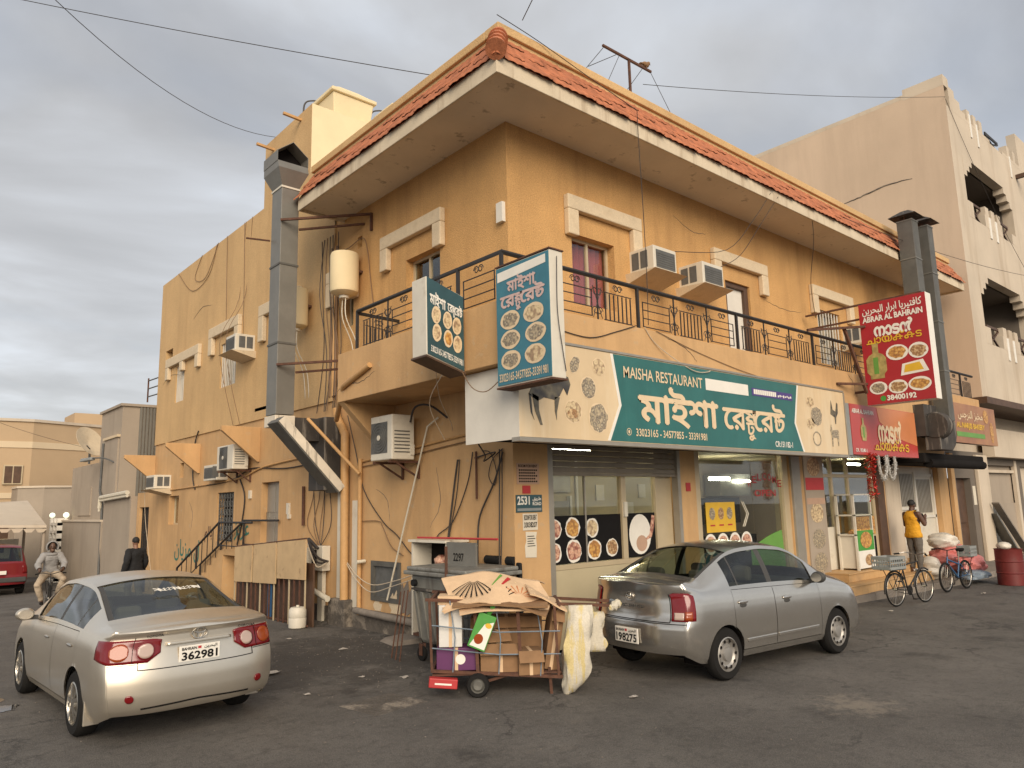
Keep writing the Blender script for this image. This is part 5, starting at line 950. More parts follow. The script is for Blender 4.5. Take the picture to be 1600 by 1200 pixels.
for i in range(7):
    y = 5.45 + .13 * i; cable('vertical cable in the bundle behind the tall duct, %s' % ('first', 'second', 'third', 'fourth', 'fifth', 'sixth', 'seventh')[i], [(-.05, y + .1, 8.2), (-.1 - .05 * (i % 2), y + .12 * math.sin(i * 1.7), 6.9), (-.06, y - .1, 5.6), (-.08, y + .14 * math.cos(i * 2.1), 4.3)], .012, ('cable', 'cableb', 'cable')[i % 3])
cable('cable arching over the water heater', [(-.04, 5.6, 7.75), (-.05, 5.1, 7.7), (-.05, 4.5, 7.75), (-.05, 4.3, 7.4), (-.05, 4.2, 6.9), (-.05, 4.05, 6.2)], .014, 'cableb')
cable('thin wire falling from the eave past the pink window', [(1.9, -1.2, 8.75), (2.0, -1.12, 8.36), (2.05, -1.1, 7.0), (2.1, -1.06, 5.9), (2.1, -1.04, 5.1)], .009); cable('roof wire snaking across the tiles from the corner', [(-.9, -.9, 9.43), (.0, -.82, 9.43), (.9, -1.0, 9.1), (1.9, -1.2, 8.75)], .009)
for i, (x, x2) in enumerate(((6.3, 3.7), (6.6, 5.2))): cable('slack wire from the eave to the %s balcony air conditioner' % ('left', 'right')[i], [(x, -1.09, 8.5), (x - .4, -.9, 7.9), (x - 1.0 + i * .2, -.6, 7.2), (x2, -.5, 6.85)], .009)
cable('wire dropping from the eave to the far balcony window', [(8.0, -1.09, 8.6), (8.4, -.9, 8.0), (8.9, -.5, 7.2), (9.9, -.05, 6.6)], .010); cable('slack cable loop over the top of the long signboard', [(1.9, -1.12, 5.02), (2.2, -1.13, 4.75), (2.9, -1.27, 4.4), (3.4, -1.27, 4.42), (3.45, -1.2, 4.5)], .010, 'cablew')
cable('dark cable curving down the balcony face right of the blue sign', [(-.1, -1.115, 4.72), (.6, -1.115, 4.68), (1.2, -1.115, 4.85), (1.7, -1.115, 5.02)], .010)
cable('thin cable lying across the balcony face to the sign middle', [(2.2, -1.115, 5.0), (3.2, -1.115, 4.8), (4.4, -1.115, 4.62), (5.4, -1.115, 4.52)], .008, 'cableb')
# street wires
def wire(label, a, b_, s_): MB().tube(sag(a, b_, s_, 16), .007, 5).build('overhead_wire', M['cable'], label=label, cat='wire', fix=False)
wire('overhead wire crossing the upper left sky to the roof edge', (-7.2, 7.7, 12.05), (-.75, 1.0, 9.43), .06); wire('second overhead wire sagging from top left to the duct cowl', (-6.1, 4.1, 10.5), (-.02, 9.16, 11.9), .55)
wire('overhead wire from the roof to the tan building edge', (4.32, .5, 10.95), (18.0, -1.06, 14.97), .12); wire('short wire rising off the top of the frame at the roof corner', (-.5, -1.02, 9.45), (-1.15, -2.2, 9.2), .0)
wire('wire passing before the grey ducts to the far balconies', (9.5, -1.12, 8.75), (27, -1.9, 10.2), .3)
wire('wire from the left roofs to the satellite dish', (-6, 27, 7.0), (-.3, 27.7, 5.1), .2); wire('wire tracing down the face of the tan building', (18.0, -1.06, 14.9), (26, -1.2, 9.4), .6)
# ================================================================ meter box, stairs, panels, bucket
MBX = T('meter_box', 'open cream electric meter box with loose cables on the side wall', 'meter box', (-.2, 6.1, 1.0)); MB().box(-.2, -.02, 5.75, 6.3, 1.0, 1.5).build('box', M['whiteplas'], MBX, bevel=.012); MB().box(-.3, -.1, 6.32, 6.55, 1.02, 1.45).build('side_box', M['whiteplas'], MBX, bevel=.01)
MB().box(-.206, -.201, 6.0, 6.22, 1.08, 1.42).build('opening', M['dark'], MBX); MB().box(-.12, -.04, 5.9, 6.1, -.1, 1.0).build('riser', M['pvc'], MBX)
for k in range(3): MB().tube(catmull([(-.22, 5.9 + .1 * k, 1.45), (-.3, 6.2, 1.65 - .05 * k), (-.3, 5.8, 1.3 - .1 * k), (-.2, 5.5, 1.2)]), .016 if k else .026, 6).build('loose_cable', M['cable'] if k < 2 else M['cablew'], MBX)
SR = T('side_stair', 'concrete side stair with black handrails up to the steel door', 'stairs', (-.4, 10, 0))
for i in range(7): MB().box(-.6, 0, 10.2 + i * .36, 10.56 + i * .36, -.6, 1.3 - .2 * i).build('step', M['wall_low'], SR)
MB().box(-.6, 0, 7.6, 10.2, 1.2, 1.33).build('landing', M['wall_low'], SR)
for xx, zz in ((-.7, 0), (-.08, .06)):
    MB().tube([(xx, 13.3, .75 + zz), (xx, 10.25, 1.98 + zz * .5), (xx, 8.2, 1.98 + zz * .5)], .028, 6).build('handrail', M['black'], SR); MB().tube([(xx, 13.3, .2), (xx, 10.25, 1.43), (xx, 8.2, 1.43)], .014, 5).build('lower_rail', M['black'], SR)
    for k in range(9): t_ = k / 8; MB().tube([(xx, 13.3 - 3.05 * t_, .18 + 1.23 * t_), (xx, 13.3 - 3.05 * t_, .75 + 1.23 * t_ + zz * .7)], .012 if k % 4 else .03, 5).build('baluster', M['black'], SR)
PF = T('panel_fence', 'painted plywood panels on rusty bars screening the stair landing', 'fence', (-.75, 7, 0))
for i, (y0, y1, z0, z1) in enumerate(((5.32, 6.62, .86, 1.6), (6.70, 7.86, .70, 1.54), (7.95, 8.95, .66, 1.44))): MB().hexa([(-.78, y0, z0 + .04), (-.75, y0, z0 + .04), (-.75, y1, z0), (-.78, y1, z0), (-.78, y0, z1 + .06), (-.75, y0, z1 + .06), (-.75, y1, z1), (-.78, y1, z1)]).build('panel', M['ply'], PF)
MB().tube([(-.77, 5.3, 1.69), (-.77, 8.96, 1.44)], .016, 5).build('top_rail', M['rust'], PF)
for i in range(16): MB().box(-.76, -.735, 5.35 + i * .24, 5.375 + i * .24 + .01 * (i % 3), 0.0, .95).build('bar', M['rust'] if i % 3 else M['alu'], PF)
MB().box(-.73, -.70, 7.0, 7.16, .05, .9).build('slat', M['bluep'], PF); MB().box(-.73, -.7, 5.3, 9.2, 0.02, .05).build('bottom_rail', M['rust'], PF)
MB().box(-.62, -.58, 5.3, 9.2, 0, 1.2).build('dark_backing', M['wood'], PF)
BK = T('plastic_bucket', 'dirty white plastic drum standing by the panel fence', 'bucket', (-.85, 5.45, 0)); MB().lathe([(.14, 0), (.165, .02), (.17, .18), (.162, .2), (.17, .22), (.165, .34), (.13, .39), (.05, .4)], 22).build('body', M['whiteplas'], BK, smooth=40, local=True); MB().lathe([(.03, .4), (.03, .43)], 12).build('neck', M['whiteplas'], BK, local=True)
MB().box(-.04, 0, 9.2, 9.9, 4.72, 4.8).build('ledge_stub', M['rust'], B)
for (y, z, h_) in ((7.75, 2.15, .25), (7.7, 2.05, .1), (10.0, 2.55, .2)): MB().box(-.05, 0, y, y + .12, z, z + h_).build('switch_box', M['whiteplas'], label='small switch box on the wing wall %s' % ('right of the steel door', 'lowest beside the steel door', 'left of the steel door')[[7.75, 7.7, 10.0].index(y)], cat='switch box')
MB().box(1.15, 1.3, -.06, 0, 7.0, 7.35).build('flood_box', M['white'], B) if False else MB().box(-.07, 0, .05, .2, 6.72, 7.05).build('junction_box', M['white'], label='white junction box near the upper corner edge', cat='junction box')
# sprayed writing on the wing wall
G1 = T('graffiti', 'green sprayed Arabic scrawl on the wing wall by the stair', 'graffiti', (0, 14.5, 1.2)); lettering('lettering', ar('ل مزيان'), 'x', -.004, -15.9, -13.7, .8, 1.45, M['spray'], G1, bold=.01)
G2 = T('graffiti', 'smaller green scrawl right of the grille window', 'graffiti', (0, 10.6, 1.6)); lettering('lettering', ar('عزيز'), 'x', -.004, -11.1, -10.1, 1.5, 1.95, M['spray'], G2, bold=.01)
G3 = T('graffiti', 'brown scrawl left of the grille window', 'graffiti', (0, 13, 1.5)); lettering('lettering', ar('بالم'), 'x', -.004, -13.3, -12.7, 1.4, 1.85, M['rust'], G3, bold=.01)
# ================================================================ tan apartment building on the right
N_ = T('apartment_building', 'tall tan apartment building with stepped balcony openings at the right edge', 'building', (24, 5, 0))
NX, NY = 18.0, -1.05
op = [(18.95, 23.9, 11.15, 13.25), (19.1, 24.2, 6.95, 9.25), (25.4, 30, 11.15, 13.25), (25.6, 30, 6.95, 9.25)]
m = MB(); m.quad((NX, NY, 5.15), (NX, 24, 5.15), (NX, 24, 15.5), (NX, NY, 15.5)); m.quad((NX, .2, 0), (NX, 24, 0), (NX, 24, 5.15), (NX, .2, 5.15)); m.build('side_wall', M['tan'], N_, fix=False)
m = MB(); wall_with_holes(m, 'y', NY, NX, 31, 5.15, 14.7, op, .35); m.quad((NX, NY, 5.15), (31, NY, 5.15), (31, .2, 5.15), (NX, .2, 5.15)); m.build('front_wall', M['tan2'], N_, fix=False)
m = MB(); m.box(NX - .003, NX + .35, NY + .001, .2, 15.4, 15.78); m.box(NX - .003, NX + .3, .2, 24, 15.45, 15.6)
for x0, x1, z1 in ((18.0, 18.45, 15.76), (18.45, 18.9, 15.5), (18.9, 19.35, 15.25), (19.35, 19.8, 15.0), (19.8, 22.2, 14.82), (23.6, 25.6, 14.82), (25.6, 27.2, 16.2), (28.6, 31, 14.82)): m.box(x0 + (.36 if x0 == 18 else 0), x1, NY - .002, NY + .3, 14.7, z1)
for x in (20.0, 20.6, 21.2, 24.2, 24.9): m.box(x, x + .3, NY - .001, NY + .25, 14.8, 15.25)
each(m, 'parapet', M['tan2'], N_)
for x, z in ((20.1, 14.55), (20.75, 14.4), (24.3, 14.3), (26.3, 14.0)): MB().box(x, x + .14, NY - .03, NY - .004, z - .3, z + .55).build('lit_slit_strip', M['wink'], N_)  # white strips stand for bright slits, light put into their colour
for x0 in (22.2, 27.2):
    MB().box(x0, x0 + 1.4, NY + .1, NY + .14, 15.1, 15.2).build('roof_rail', M['black'], N_); MB().bar((x0, NY + .12, 14.72), (x0 + 1.4, NY + .12, 15.1), .05).build('roof_rail', M['black'], N_); MB().bar((x0, NY + .12, 15.1), (x0 + 1.4, NY + .12, 14.72), .05).build('roof_rail', M['black'], N_)
for x in (25.0, 26.9): MB().bar((x, NY - .8, 14.2), (x, NY, 14.2), .15).build('roof_spout', M['wood'], N_)
for (x0, x1, z0, z1) in op:
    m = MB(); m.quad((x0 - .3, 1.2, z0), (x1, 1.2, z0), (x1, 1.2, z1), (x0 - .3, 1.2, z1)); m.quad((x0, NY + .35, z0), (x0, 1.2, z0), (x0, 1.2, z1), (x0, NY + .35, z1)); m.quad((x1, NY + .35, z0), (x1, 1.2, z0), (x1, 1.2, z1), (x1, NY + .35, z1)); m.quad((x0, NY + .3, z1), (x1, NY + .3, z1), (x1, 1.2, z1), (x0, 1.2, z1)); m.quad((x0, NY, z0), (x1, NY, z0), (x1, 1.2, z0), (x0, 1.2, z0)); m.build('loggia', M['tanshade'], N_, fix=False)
    m = MB()
    for k in range(3):
        s_ = .28 * (3 - k)
        m.box(x0 - .002, x0 + s_, NY - .004, NY + .33, z1 - .22 * (k + 1), z1 - .22 * k); m.box(x1 - s_, x1 + .002, NY - .004, NY + .33, z1 - .22 * (k + 1), z1 - .22 * k)
    m.box(x0 - .002, x0 + .5, NY - .004, NY + .3, z0, z0 + .55); m.box(x1 - .5, x1 + .002, NY - .004, NY + .3, z0, z0 + .4); xm = (x0 + x1) / 2; m.box(xm - .9, xm + .9, NY - .004, NY + .3, z0, z0 + .45)
    for dx in (-.8, -.2, .4): m.box(xm + dx, xm + dx + .35, NY - .003, NY + .25, z0 + .45, z0 + .75)
    each(m, 'stepped_corner', M['tan2'], N_)
    for dx in (-.6, .05): MB().box(xm + dx, xm + dx + .18, NY - .03, NY - .005, z0 - .35, z0 + .4).build('lit_slit_strip', M['wink'], N_)  # slits drawn as white strips, their brightness is in the colour
    for (a, b_) in ((x0 + .5, xm - .9), (xm + .9, x1 - .5)):
        MB().box(a, b_, NY + .1, NY + .15, z0 + .62, z0 + .7).build('loggia_rail', M['wood'], N_); MB().bar((a, NY + .12, z0), (b_, NY + .12, z0 + .6), .05).build('loggia_rail', M['wood'], N_); MB().bar((a, NY + .12, z0 + .6), (b_, NY + .12, z0), .05).build('loggia_rail', M['wood'], N_)
m = MB(); m.box(NX - .02, 31, NY - .12, .2, 4.95, 5.15); m.build('storey_band', M['wood'], N_)
gh = [(18.15, 19.4, .13, 2.75), (21.0, 24.1, .13, 3.2), (24.7, 29, .13, 3.2)]
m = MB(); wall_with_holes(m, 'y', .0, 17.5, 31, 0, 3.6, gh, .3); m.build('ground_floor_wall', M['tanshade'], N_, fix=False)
m = MB(); m.box(20.9, 31, -.35, .0, 3.45, 4.4); m.quad((17.5, .2, 3.5), (31, .2, 3.5), (31, .2, 5.15), (17.5, .2, 5.15)); m.build('fascia_band', M['tan2'], N_)
MB().box(19.85, 20.85, -.12, -.001, .1, 3.5).build('pilaster', M['tan2'], N_, bevel=.02)
dd = MB().box(18.15, 19.4, .2, .25, .13, 2.75).build('door', M['wood'], N_)
for z0, z1 in ((.3, 1.2), (1.35, 2.6)): MB().box(18.3, 19.25, .17, .2, z0, z1).build('door_panel', M['wood'], dd, bevel=.02)
MB().box(21.0, 24.1, .15, .2, 1.9, 3.2).build('shopfront_board', M['gray_wall'], N_); MB().box(24.7, 29, .15, .2, 1.6, 3.2).build('shopfront_board', M['tan2'], N_); MB().box(22.3, 24.1, .1, .14, .13, 1.9).build('shopfront_board', M['gray_wall'], N_)
each(MB().box(20.95, 24.15, .02, .1, 2.95, 3.05).box(24.0, 24.25, -.02, .1, .13, 3.4).box(20.9, 21.05, -.02, .1, .13, 3.4), 'shopfront_frame', M['tan2'], N_)
for i in range(8): MB().box(21.1 + i * .15, 21.14 + i * .15, .12, .15, .13, 1.9).build('shopfront_bar', M['darkg'], N_)
for i in range(8): MB().box(24.8 + i * .12, 24.83 + i * .12, .1, .14, 1.2, 2.2).build('shopfront_bar', M['white'], N_)
MB().box(19.5, 19.75, -.01, -.002, 1.9, 2.5).build('notice', M['paper'], label='white paper notices beside the far brown door', cat='notice')
MB().box(17.52, 17.8, -.1, -.002, .1, 3.5).build('end_pier', M['wall_low'], B)
MB().hexa([(19.9, -.55, .13), (20.0, -.55, .13), (20.0, -.5, .13), (19.9, -.5, .13), (21.6, -.2, .13), (21.6, -.2, .13), (21.6, -.15, .13), (21.6, -.15, .13)]) if False else None
MB().bar((20.5, -.3, 1.95), (22.6, -.5, .15), .22, .05).build('leaning_plank', M['kerb'], label='grey plank leaning by the boarded shopfront', cat='plank')
MB().bar((20.6, -.12, 1.6), (21.2, -.55, .15), .5, .04).build('leaning_sheet', M['darkg'], label='dark sheet leaning behind the sloping plank', cat='sheet')
def crack(par, plane, c, pts, r_=.006, rg=random.Random(11)):
    P = catmull([(p[0], p[1], 0) for p in pts], 7); P = [(p.x + rg.uniform(-.012, .012), p.y + rg.uniform(-.012, .012)) for p in P]; n = len(P)
    MB().tube([(c, u, z) if plane == 'x' else (u, c, z) for u, z in P], [r_ * (.25 + .75 * math.sin(math.pi * (i + .5) / n)) for i in range(n)], 4).build('wall_crack', M['plinth'], par, fix=False)
crack(N_, 'x', 17.998, [(2.6, 12.48), (1.9, 12.55), (1.1, 12.66), (.2, 12.62)], .03)
crack(N_, 'x', 17.998, [(7.5, 13.9), (7.4, 13.0), (7.6, 12.2)], .012)
for pts in ([(3.6, 4.3), (3.1, 4.42), (2.7, 4.38), (2.2, 4.5)], [(.6, 4.9), (.4, 4.6), (.5, 4.3)]): crack(B, 'x', -1.102, pts, .007)
for pts in ([(2.4, 4.95), (3.0, 4.8), (3.3, 4.6)], [(9.0, 4.95), (9.3, 4.7), (9.2, 4.45)]): crack(B, 'y', -1.102, pts, .006)
for pts in ([(4.0, 2.6), (3.6, 2.4), (3.5, 2.0)], [(2.0, 2.9), (1.9, 2.3), (2.2, 1.9)], [(12.0, 3.9), (11.0, 4.0), (10.5, 4.3)], [(14.8, 2.6), (14.4, 2.2), (14.5, 1.7)]): crack(B, 'x', -.002, pts, .006)
for pts in ([(15.0, 8.2), (14.2, 8.4), (13.4, 8.3)], [(17.9, 6.5), (17.0, 6.7), (16.0, 6.6)]): crack(B, 'x', -.042, pts, .008)
for pts in ([(4.4, 7.9), (5.0, 7.7), (5.5, 7.75)], [(7.6, 6.7), (8.4, 6.6), (9.3, 6.65)]): crack(B, 'y', -.002, pts, .006)
# ================================================================ houses at the end of the side street
GH = T('grey_house', 'grey rendered house beyond the wing with a corrugated strip', 'building', (1.5, 24, -.7))
m = MB(); m.box(0, 6, 23.1, 26.4, -1, 6.4); m.box(-.2, 5, 20.35, 23.09, -1, 2.85); m.box(-.2, -.01, 23.09, 24.2, -1, 2.85); m.box(.05, 5, 26.41, 31.8, -1, 4.4); each(m, 'wall', M['gray_wall'], GH)
MB().box(-.08, 6.1, 23.02, 26.5, 6.4, 6.5).build('roof_edge', M['gray_wall'], GH)
for i in range(9): MB().box(.62 + i * .12, .7 + i * .12, 23.04, 23.1, 2.9, 6.38).build('corrugation', M['galv'], GH)
MB().box(-.06, 0.0, 23.3, 25.4, 2.9, 5.2).build('wall_panel', M['gray_wall'], GH); MB().box(-.12, 0, 23.2, 25.5, 5.2, 5.3).build('wall_ledge', M['beige_trim'], GH)
MB().box(0.0, .05, 27.6, 30.0, 2.2, 3.4).build('wall_panel', M['gray_wall'], GH)
for z, r_ in ((2.98, .08), (2.86, .05)): MB().tube([(-.32, 20.4, z), (-.32, 24.3, z - .1), (-.32, 24.4, z - .5)], r_, 7).build('pipe', M['pvc'], GH)
MB().tube([(-.1, 25.4, 5.1), (-.1, 25.5, 3.2), (-.22, 24.4, 2.6), (-.22, 24.3, -.6)], .05, 6).build('downpipe', M['darkg'], GH)
YW = T('yard_wall', 'grey yard wall with white openwork pillar down the side street', 'wall', (-.1, 28, -.7)); MB().box(-.25, 0, 24.3, 31.6, -1, 1.95).build('wall', M['gray_wall'], YW); MB().box(-.3, .04, 24.3, 31.7, 1.95, 2.03).build('coping', M['tan2'], YW)
for i in range(8): MB().box(-.45, -.2, 31.7, 33.4, -.75 + i * .36, -.62 + i * .36).build('openwork_block', M['wink'], YW)
for y in (31.7, 32.5, 33.3): MB().box(-.46, -.19, y, y + .16, -.8, 2.1).build('openwork_post', M['wink'], YW)
for y, s_ in ((31.2, 'right'), (34.5, 'left')):
    L_ = T('gate_lamp', 'lit white globe lamp on the yard wall, %s of two' % s_, 'lamp', (-.2, y, 2.03)); MB().ball((-.2, y, 2.24), .13, 14, 10).build('globe', M['globe_on'], L_, smooth=60); MB().lathe([(.12, 2.03), (.06, 2.08), (.05, 2.14)], 12, (-.2, y, 0)).build('base', M['white'], L_)
DS = T('satellite_dish', 'pale satellite dish above the grey house roof', 'satellite dish', (-.1, 27.4, 4.4)); o = MB(); o.T = Matrix.Translation((-.15, 27.6, 5.35)) @ Matrix.Rotation(R(35), 4, 'Z') @ Matrix.Rotation(R(62), 4, 'X'); o.lathe([(.01, -.16), (.3, -.13), (.55, -.06), (.72, .02), (.72, .035), (.5, -.03), (.01, -.12)], 28, cap=False); o.build('dish', M['trim'], DS, smooth=60); MB().tube([(-.1, 27.8, 4.4), (-.1, 27.8, 5.3)], .05, 6).build('mast', M['darkg'], DS); MB().tube([(-.2, 27.3, 5.0), (-.45, 26.7, 5.1)], .025, 5).build('feed_arm', M['darkg'], DS)
SL = T('street_lamp', 'grey street lamp head on a short wall arm', 'street lamp', (-.1, 24.6, 4.3)); MB().tube(catmull([(0, 23.6, 4.2), (-.3, 24.2, 4.42), (-.5, 25.2, 4.48)]), .03, 6).build('arm', M['darkg'], SL); MB().hexa([(-.6, 25.2, 4.4), (-.4, 25.2, 4.4), (-.35, 26.9, 4.42), (-.65, 26.9, 4.42), (-.58, 25.2, 4.52), (-.42, 25.2, 4.52), (-.4, 26.9, 4.56), (-.6, 26.9, 4.56)]).build('head', M['greyplas'], SL, bevel=.03)
MA = T('roof_mast', 'small dark insulator mast beside the wing roof edge', 'mast', (.3, 20.5, 6.2)); MB().tube([(.3, 20.9, 6.3), (.3, 20.9, 7.2)], .03, 5).build('post', M['rust'], MA)
for z in (6.5, 6.8, 7.1): MB().tube([(.3, 20.9, z), (.3, 19.6, z - .05)], .025, 5).build('arm', M['darkg'], MA)
BH = T('beige_house', 'beige two storey house with pale band closing the side street', 'building', (-4, 42, -.8)); m = MB(); m.prism([(-14, 41), (-.5, 40), (3.2, 41.5), (12, 41.5), (12, 50), (-14, 50)], 'z', -1, 7.4); m.build('wall', M['beige_wall'], BH)
m = MB(); m.prism([(-14.1, 40.9), (-.5, 39.9), (3.2, 41.4), (12, 41.4), (12, 42), (-14, 42)], 'z', 7.4, 7.55); m.build('roof_edge', M['tan2'], BH); m = MB(); m.prism([(-14.05, 40.96), (-.5, 39.95), (3.2, 41.45), (12, 41.45), (12, 41.6), (-14, 41.6)], 'z', 5.95, 6.3); m.build('pale_band', M['beige_trim'], BH)
m = MB(); m.prism([(-14.05, 40.95), (-.5, 39.94), (-.5, 40.1), (-14, 41.2)], 'z', 3.2, 3.5); m.build('pale_band', M['beige_trim'], BH)
o = MB().box(-1.75, -.85, 39.95, 40.08, 3.95, 5.0).build('window', M['alu'], BH); MB().box(-1.68, -1.33, 39.93, 39.95, 4.02, 4.93).build('pane', M['wood'], o); MB().box(-1.27, -.92, 39.93, 39.95, 4.02, 4.93).build('pane', M['wood'], o)
MB().box(2.0, 5, 43, 46, 7.5, 8.4).build('roof_room', M['beige_wall'], BH); MB().lathe([(.01, 7.5), (.6, 7.5), (.6, 8.5), (.3, 8.7), (.01, 8.7)], 18, (-2.5, 43, 0)).build('roof_tank', M['wall_tower'], BH, smooth=40)
for x, z in ((-4.3, 3.95), (-4.3, 1.0), (-1.75, 1.0)):
    o = MB().box(x, x + .9, 40.0 + (-.5 - x) * .075 - .05, 40.2 + (-.5 - x) * .075, z, z + 1.05).build('window', M['alu'], BH); MB().box(x + .07, x + .83, 39.93 + (-.5 - x) * .075, 39.95 + (-.5 - x) * .075, z + .07, z + .98).build('pane', M['wood'], o)
GB = T('low_grey_house', 'low plain grey block before the beige house', 'building', (2, 38, -.8)); m = MB(); m.prism([(-1.4, 37), (-.4, 36), (8, 36), (8, 39), (-1.4, 39)], 'z', -1, 3.65); m.build('wall', M['gray_wall'], GB); m = MB(); m.prism([(-1.45, 36.95), (-.4, 35.93), (8, 35.93), (8, 39), (-1.45, 39)], 'z', 3.65, 3.75); m.build('roof_edge', M['tan2'], GB)
CP = T('carport', 'beige fabric carport canopy with scalloped edge over the red car', 'carport', (-4, 30, -.8)); MB().hexa([(-9, 27.5, 2.0), (-1.55, 27.5, 1.75), (-1.4, 33, 1.9), (-9, 33, 2.2), (-9, 27.55, 2.1), (-1.55, 27.55, 1.85), (-1.5, 33, 2.95), (-9, 33, 2.6)]).build('canopy', M['tan2'], CP)
o = MB()
for i in range(18): x0 = -9 + i * .415; o.prism([(x0, 1.95 - (x0 + 9) * .033), (x0 + .415, 1.95 - (x0 + 9.4) * .033), (x0 + .3, 1.8 - (x0 + 9) * .033), (x0 + .1, 1.8 - (x0 + 9) * .033)], 'y', 27.46, 27.49)
each(o, 'valance', M['tan2'], CP)
for p in ((-1.6, 27.6), (-1.55, 32.9), (-8.8, 27.6), (-8.8, 32.9)): MB().tube([(p[0], p[1], -.8), (p[0], p[1], 1.85)], .06, 8).build('post', M['gray_wall'], CP)
o = MB().box(-9.5, -1.7, 33.2, 33.4, -1, 1.2).build('white_wall', M['white'], label='white perforated wall behind the carport', cat='wall')
o['category'] = 'wall'
for i in range(12): MB().box(-8 + i * .5, -7.75 + i * .5, 33.17, 33.2, .6, .95).build('wall_opening', M['dark'], o)
# ================================================================ cars
def prof(pts, sig):
    xs = np.arange(-.6, 6.2, .01); ys = np.interp(xs, [p[0] for p in pts], [p[1] for p in pts])
    if sig > 0:
        k = np.arange(-int(4 * sig / .01), int(4 * sig / .01) + 1) * .01; g_ = np.exp(-k * k / (2 * sig * sig)); g_ /= g_.sum()
        ys = np.convolve(np.pad(ys, len(k) // 2, mode='edge'), g_, 'valid')
    return lambda x: float(np.interp(x, xs, ys))
M['carglass'] = glass('car_glass', (0.50, 0.55, 0.50), .02, 1.2)
M['lens'] = mat('red_lens', (0.15, 0.003, 0.005), .12, .05, 5, coat=.3); M['amber'] = mat('amber_lens', (.28, .05, .01), .12, .05, 5, coat=.3); M['clear'] = mat('clear_lens', (.45, .33, .27), .12, .05, 5, coat=.8)
M['seat'] = mat('seat_cloth', (.14, .125, .105), .9, .1, 5); M['dash'] = mat('dash_plastic', (.05, .048, .045), .7, .1, 5)
def make_car(root, S, paint):
    L = S['L']; W2 = S['W'] / 2
    hw = prof([(x, W2 * k) for x, k in S['plan']], .05); belt = prof(S['belt'], .12); zt = prof(S['top'], S.get('sig', .06)); sill = prof(S['sill'], .05); yr = prof(S['rail'], .10); crown = prof(S['crown'], .1)
    fA = lambda t: float(np.interp(t, [0, .1, .3, .55, .72, .88, 1], [.92, .965, .995, 1, .992, .975, .94]))
    rp = prof(S['rearp'], .018) if False else (lambda z: float(np.interp(z, [p[0] for p in S['rearp']], [p[1] for p in S['rearp']])))
    PL = S['planbow']
    def fall(x): return max(0, 1 - x / .75) ** 2
    def ffall(x): return max(0, 1 - (L - x) / .8) ** 2
    def dfm(x, y, z, q=1.0): return (x + (rp(z) + PL * abs(q) ** 3) * fall(x) - (S['frontp'] + .25 * abs(q) ** 3) * ffall(x), y, z)
    tA = [0, .05, .1, .16, .22, .28, .34, .4, .46, .52, .58, .64, .7, .76, .82, .88, .94, 1]; tB = [.1, .28, .46, .64, .82, .92, 1]; tC = [.08, .2, .35, .5, .65, .8, .92, 1]
    nA = len(tA); nB = len(tB); rows = [('A', t) for t in tA] + [('B', t) for t in tB] + [('C', t) for t in tC]; R_ = len(rows)
    def pt(x, k):
        zn, t = rows[k]; b = belt(x); top = max(zt(x), b + .02); zr = max(top - crown(x), b + .008); h_ = hw(x)
        if zn == 'A': s_ = sill(x); return (h_ * fA(t), s_ + (b - s_) * t)
        yb = h_ * .94; y_r = min(yr(x), yb - .02)
        if zn == 'B': return (yb + (y_r - yb) * t + .018 * math.sin(math.pi * t), b + (zr - b) * t)
        return (y_r * (1 - t), zr + (top - zr) * (1 - (1 - t) ** 2))
    br = sorted(set([0, L] + [round(v, 3) for v in S['breaks']])); xs = []
    for a, b_ in zip(br[:-1], br[1:]):
        n = max(1, math.ceil((b_ - a) / .045)); xs += [a + (b_ - a) * i / n for i in range(n)]
    xs.append(L); nX = len(xs)
    V = []; idx = {}
    for s in (1, -1):
        for i, x in enumerate(xs):
            for k in range(R_):
                y, z = pt(x, k)
                if k == R_ - 1 and s == -1: idx[s, i, k] = idx[1, i, k]; continue
                p = dfm(x, y * s, z); px, pz = p[0], p[2]
                if rows[k][0] == 'A':
                    for (ax, az, ar_) in S['arches']:
                        d = math.hypot(px - ax, pz - az)
                        if d < ar_ and d > 1e-4: px = ax + (px - ax) * ar_ / d; pz = az + (pz - az) * ar_ / d; p = (px, p[1], pz, 1); break
                idx[s, i, k] = len(V); V.append(p)
    parts = {'body': []}; 
    for s in (1, -1):
        for i in range(nX - 1):
            xm = (xs[i] + xs[i + 1]) / 2
            for k in range(R_ - 1):
                f = [idx[s, i, k], idx[s, i + 1, k], idx[s, i + 1, k + 1], idx[s, i, k + 1]]
                if len({*f}) < 3: continue
                if all(len(V[q]) == 4 for q in f): continue
                zn = rows[k + 1][0] if k + 1 < R_ else 'C'; t1 = rows[k + 1][1]; t0 = rows[k][1] if rows[k][0] == zn else 0
                key = 'body'
                if zn == 'B' and t0 >= .1 and t1 <= .93:
                    for j, (a, b_) in enumerate(S['glass']):
                        if a < xm < b_: key = ('side_window', s, j)
                    if key == 'body' and S['glass'][0][0] < xm < S['glass'][-1][1]: key = ('pillar_trim', s, sum(1 for a, b_ in S['glass'] if b_ < xm))
                if zn == 'C':
                    if t0 < .08 and (S['rw'][0] < xm < S['rw'][1] or S['ws'][0] < xm < S['ws'][1]): key = ('window_trim', s, 0 if xm < S['rw'][1] else 1)
                    if t0 >= .08:
                        if S['rw'][0] < xm < S['rw'][1]: key = 'rear_window'
                        if S['ws'][0] < xm < S['ws'][1]: key = 'windscreen'
                if zn == 'A' and t0 >= .1:
                    for j, (a, b_) in enumerate(S['doors']):
                        if a < xm < b_: key = ('door', s, j)
                parts.setdefault(key, []).append(f if s == 1 else f[::-1])
    # rear and front caps
    nq = 28
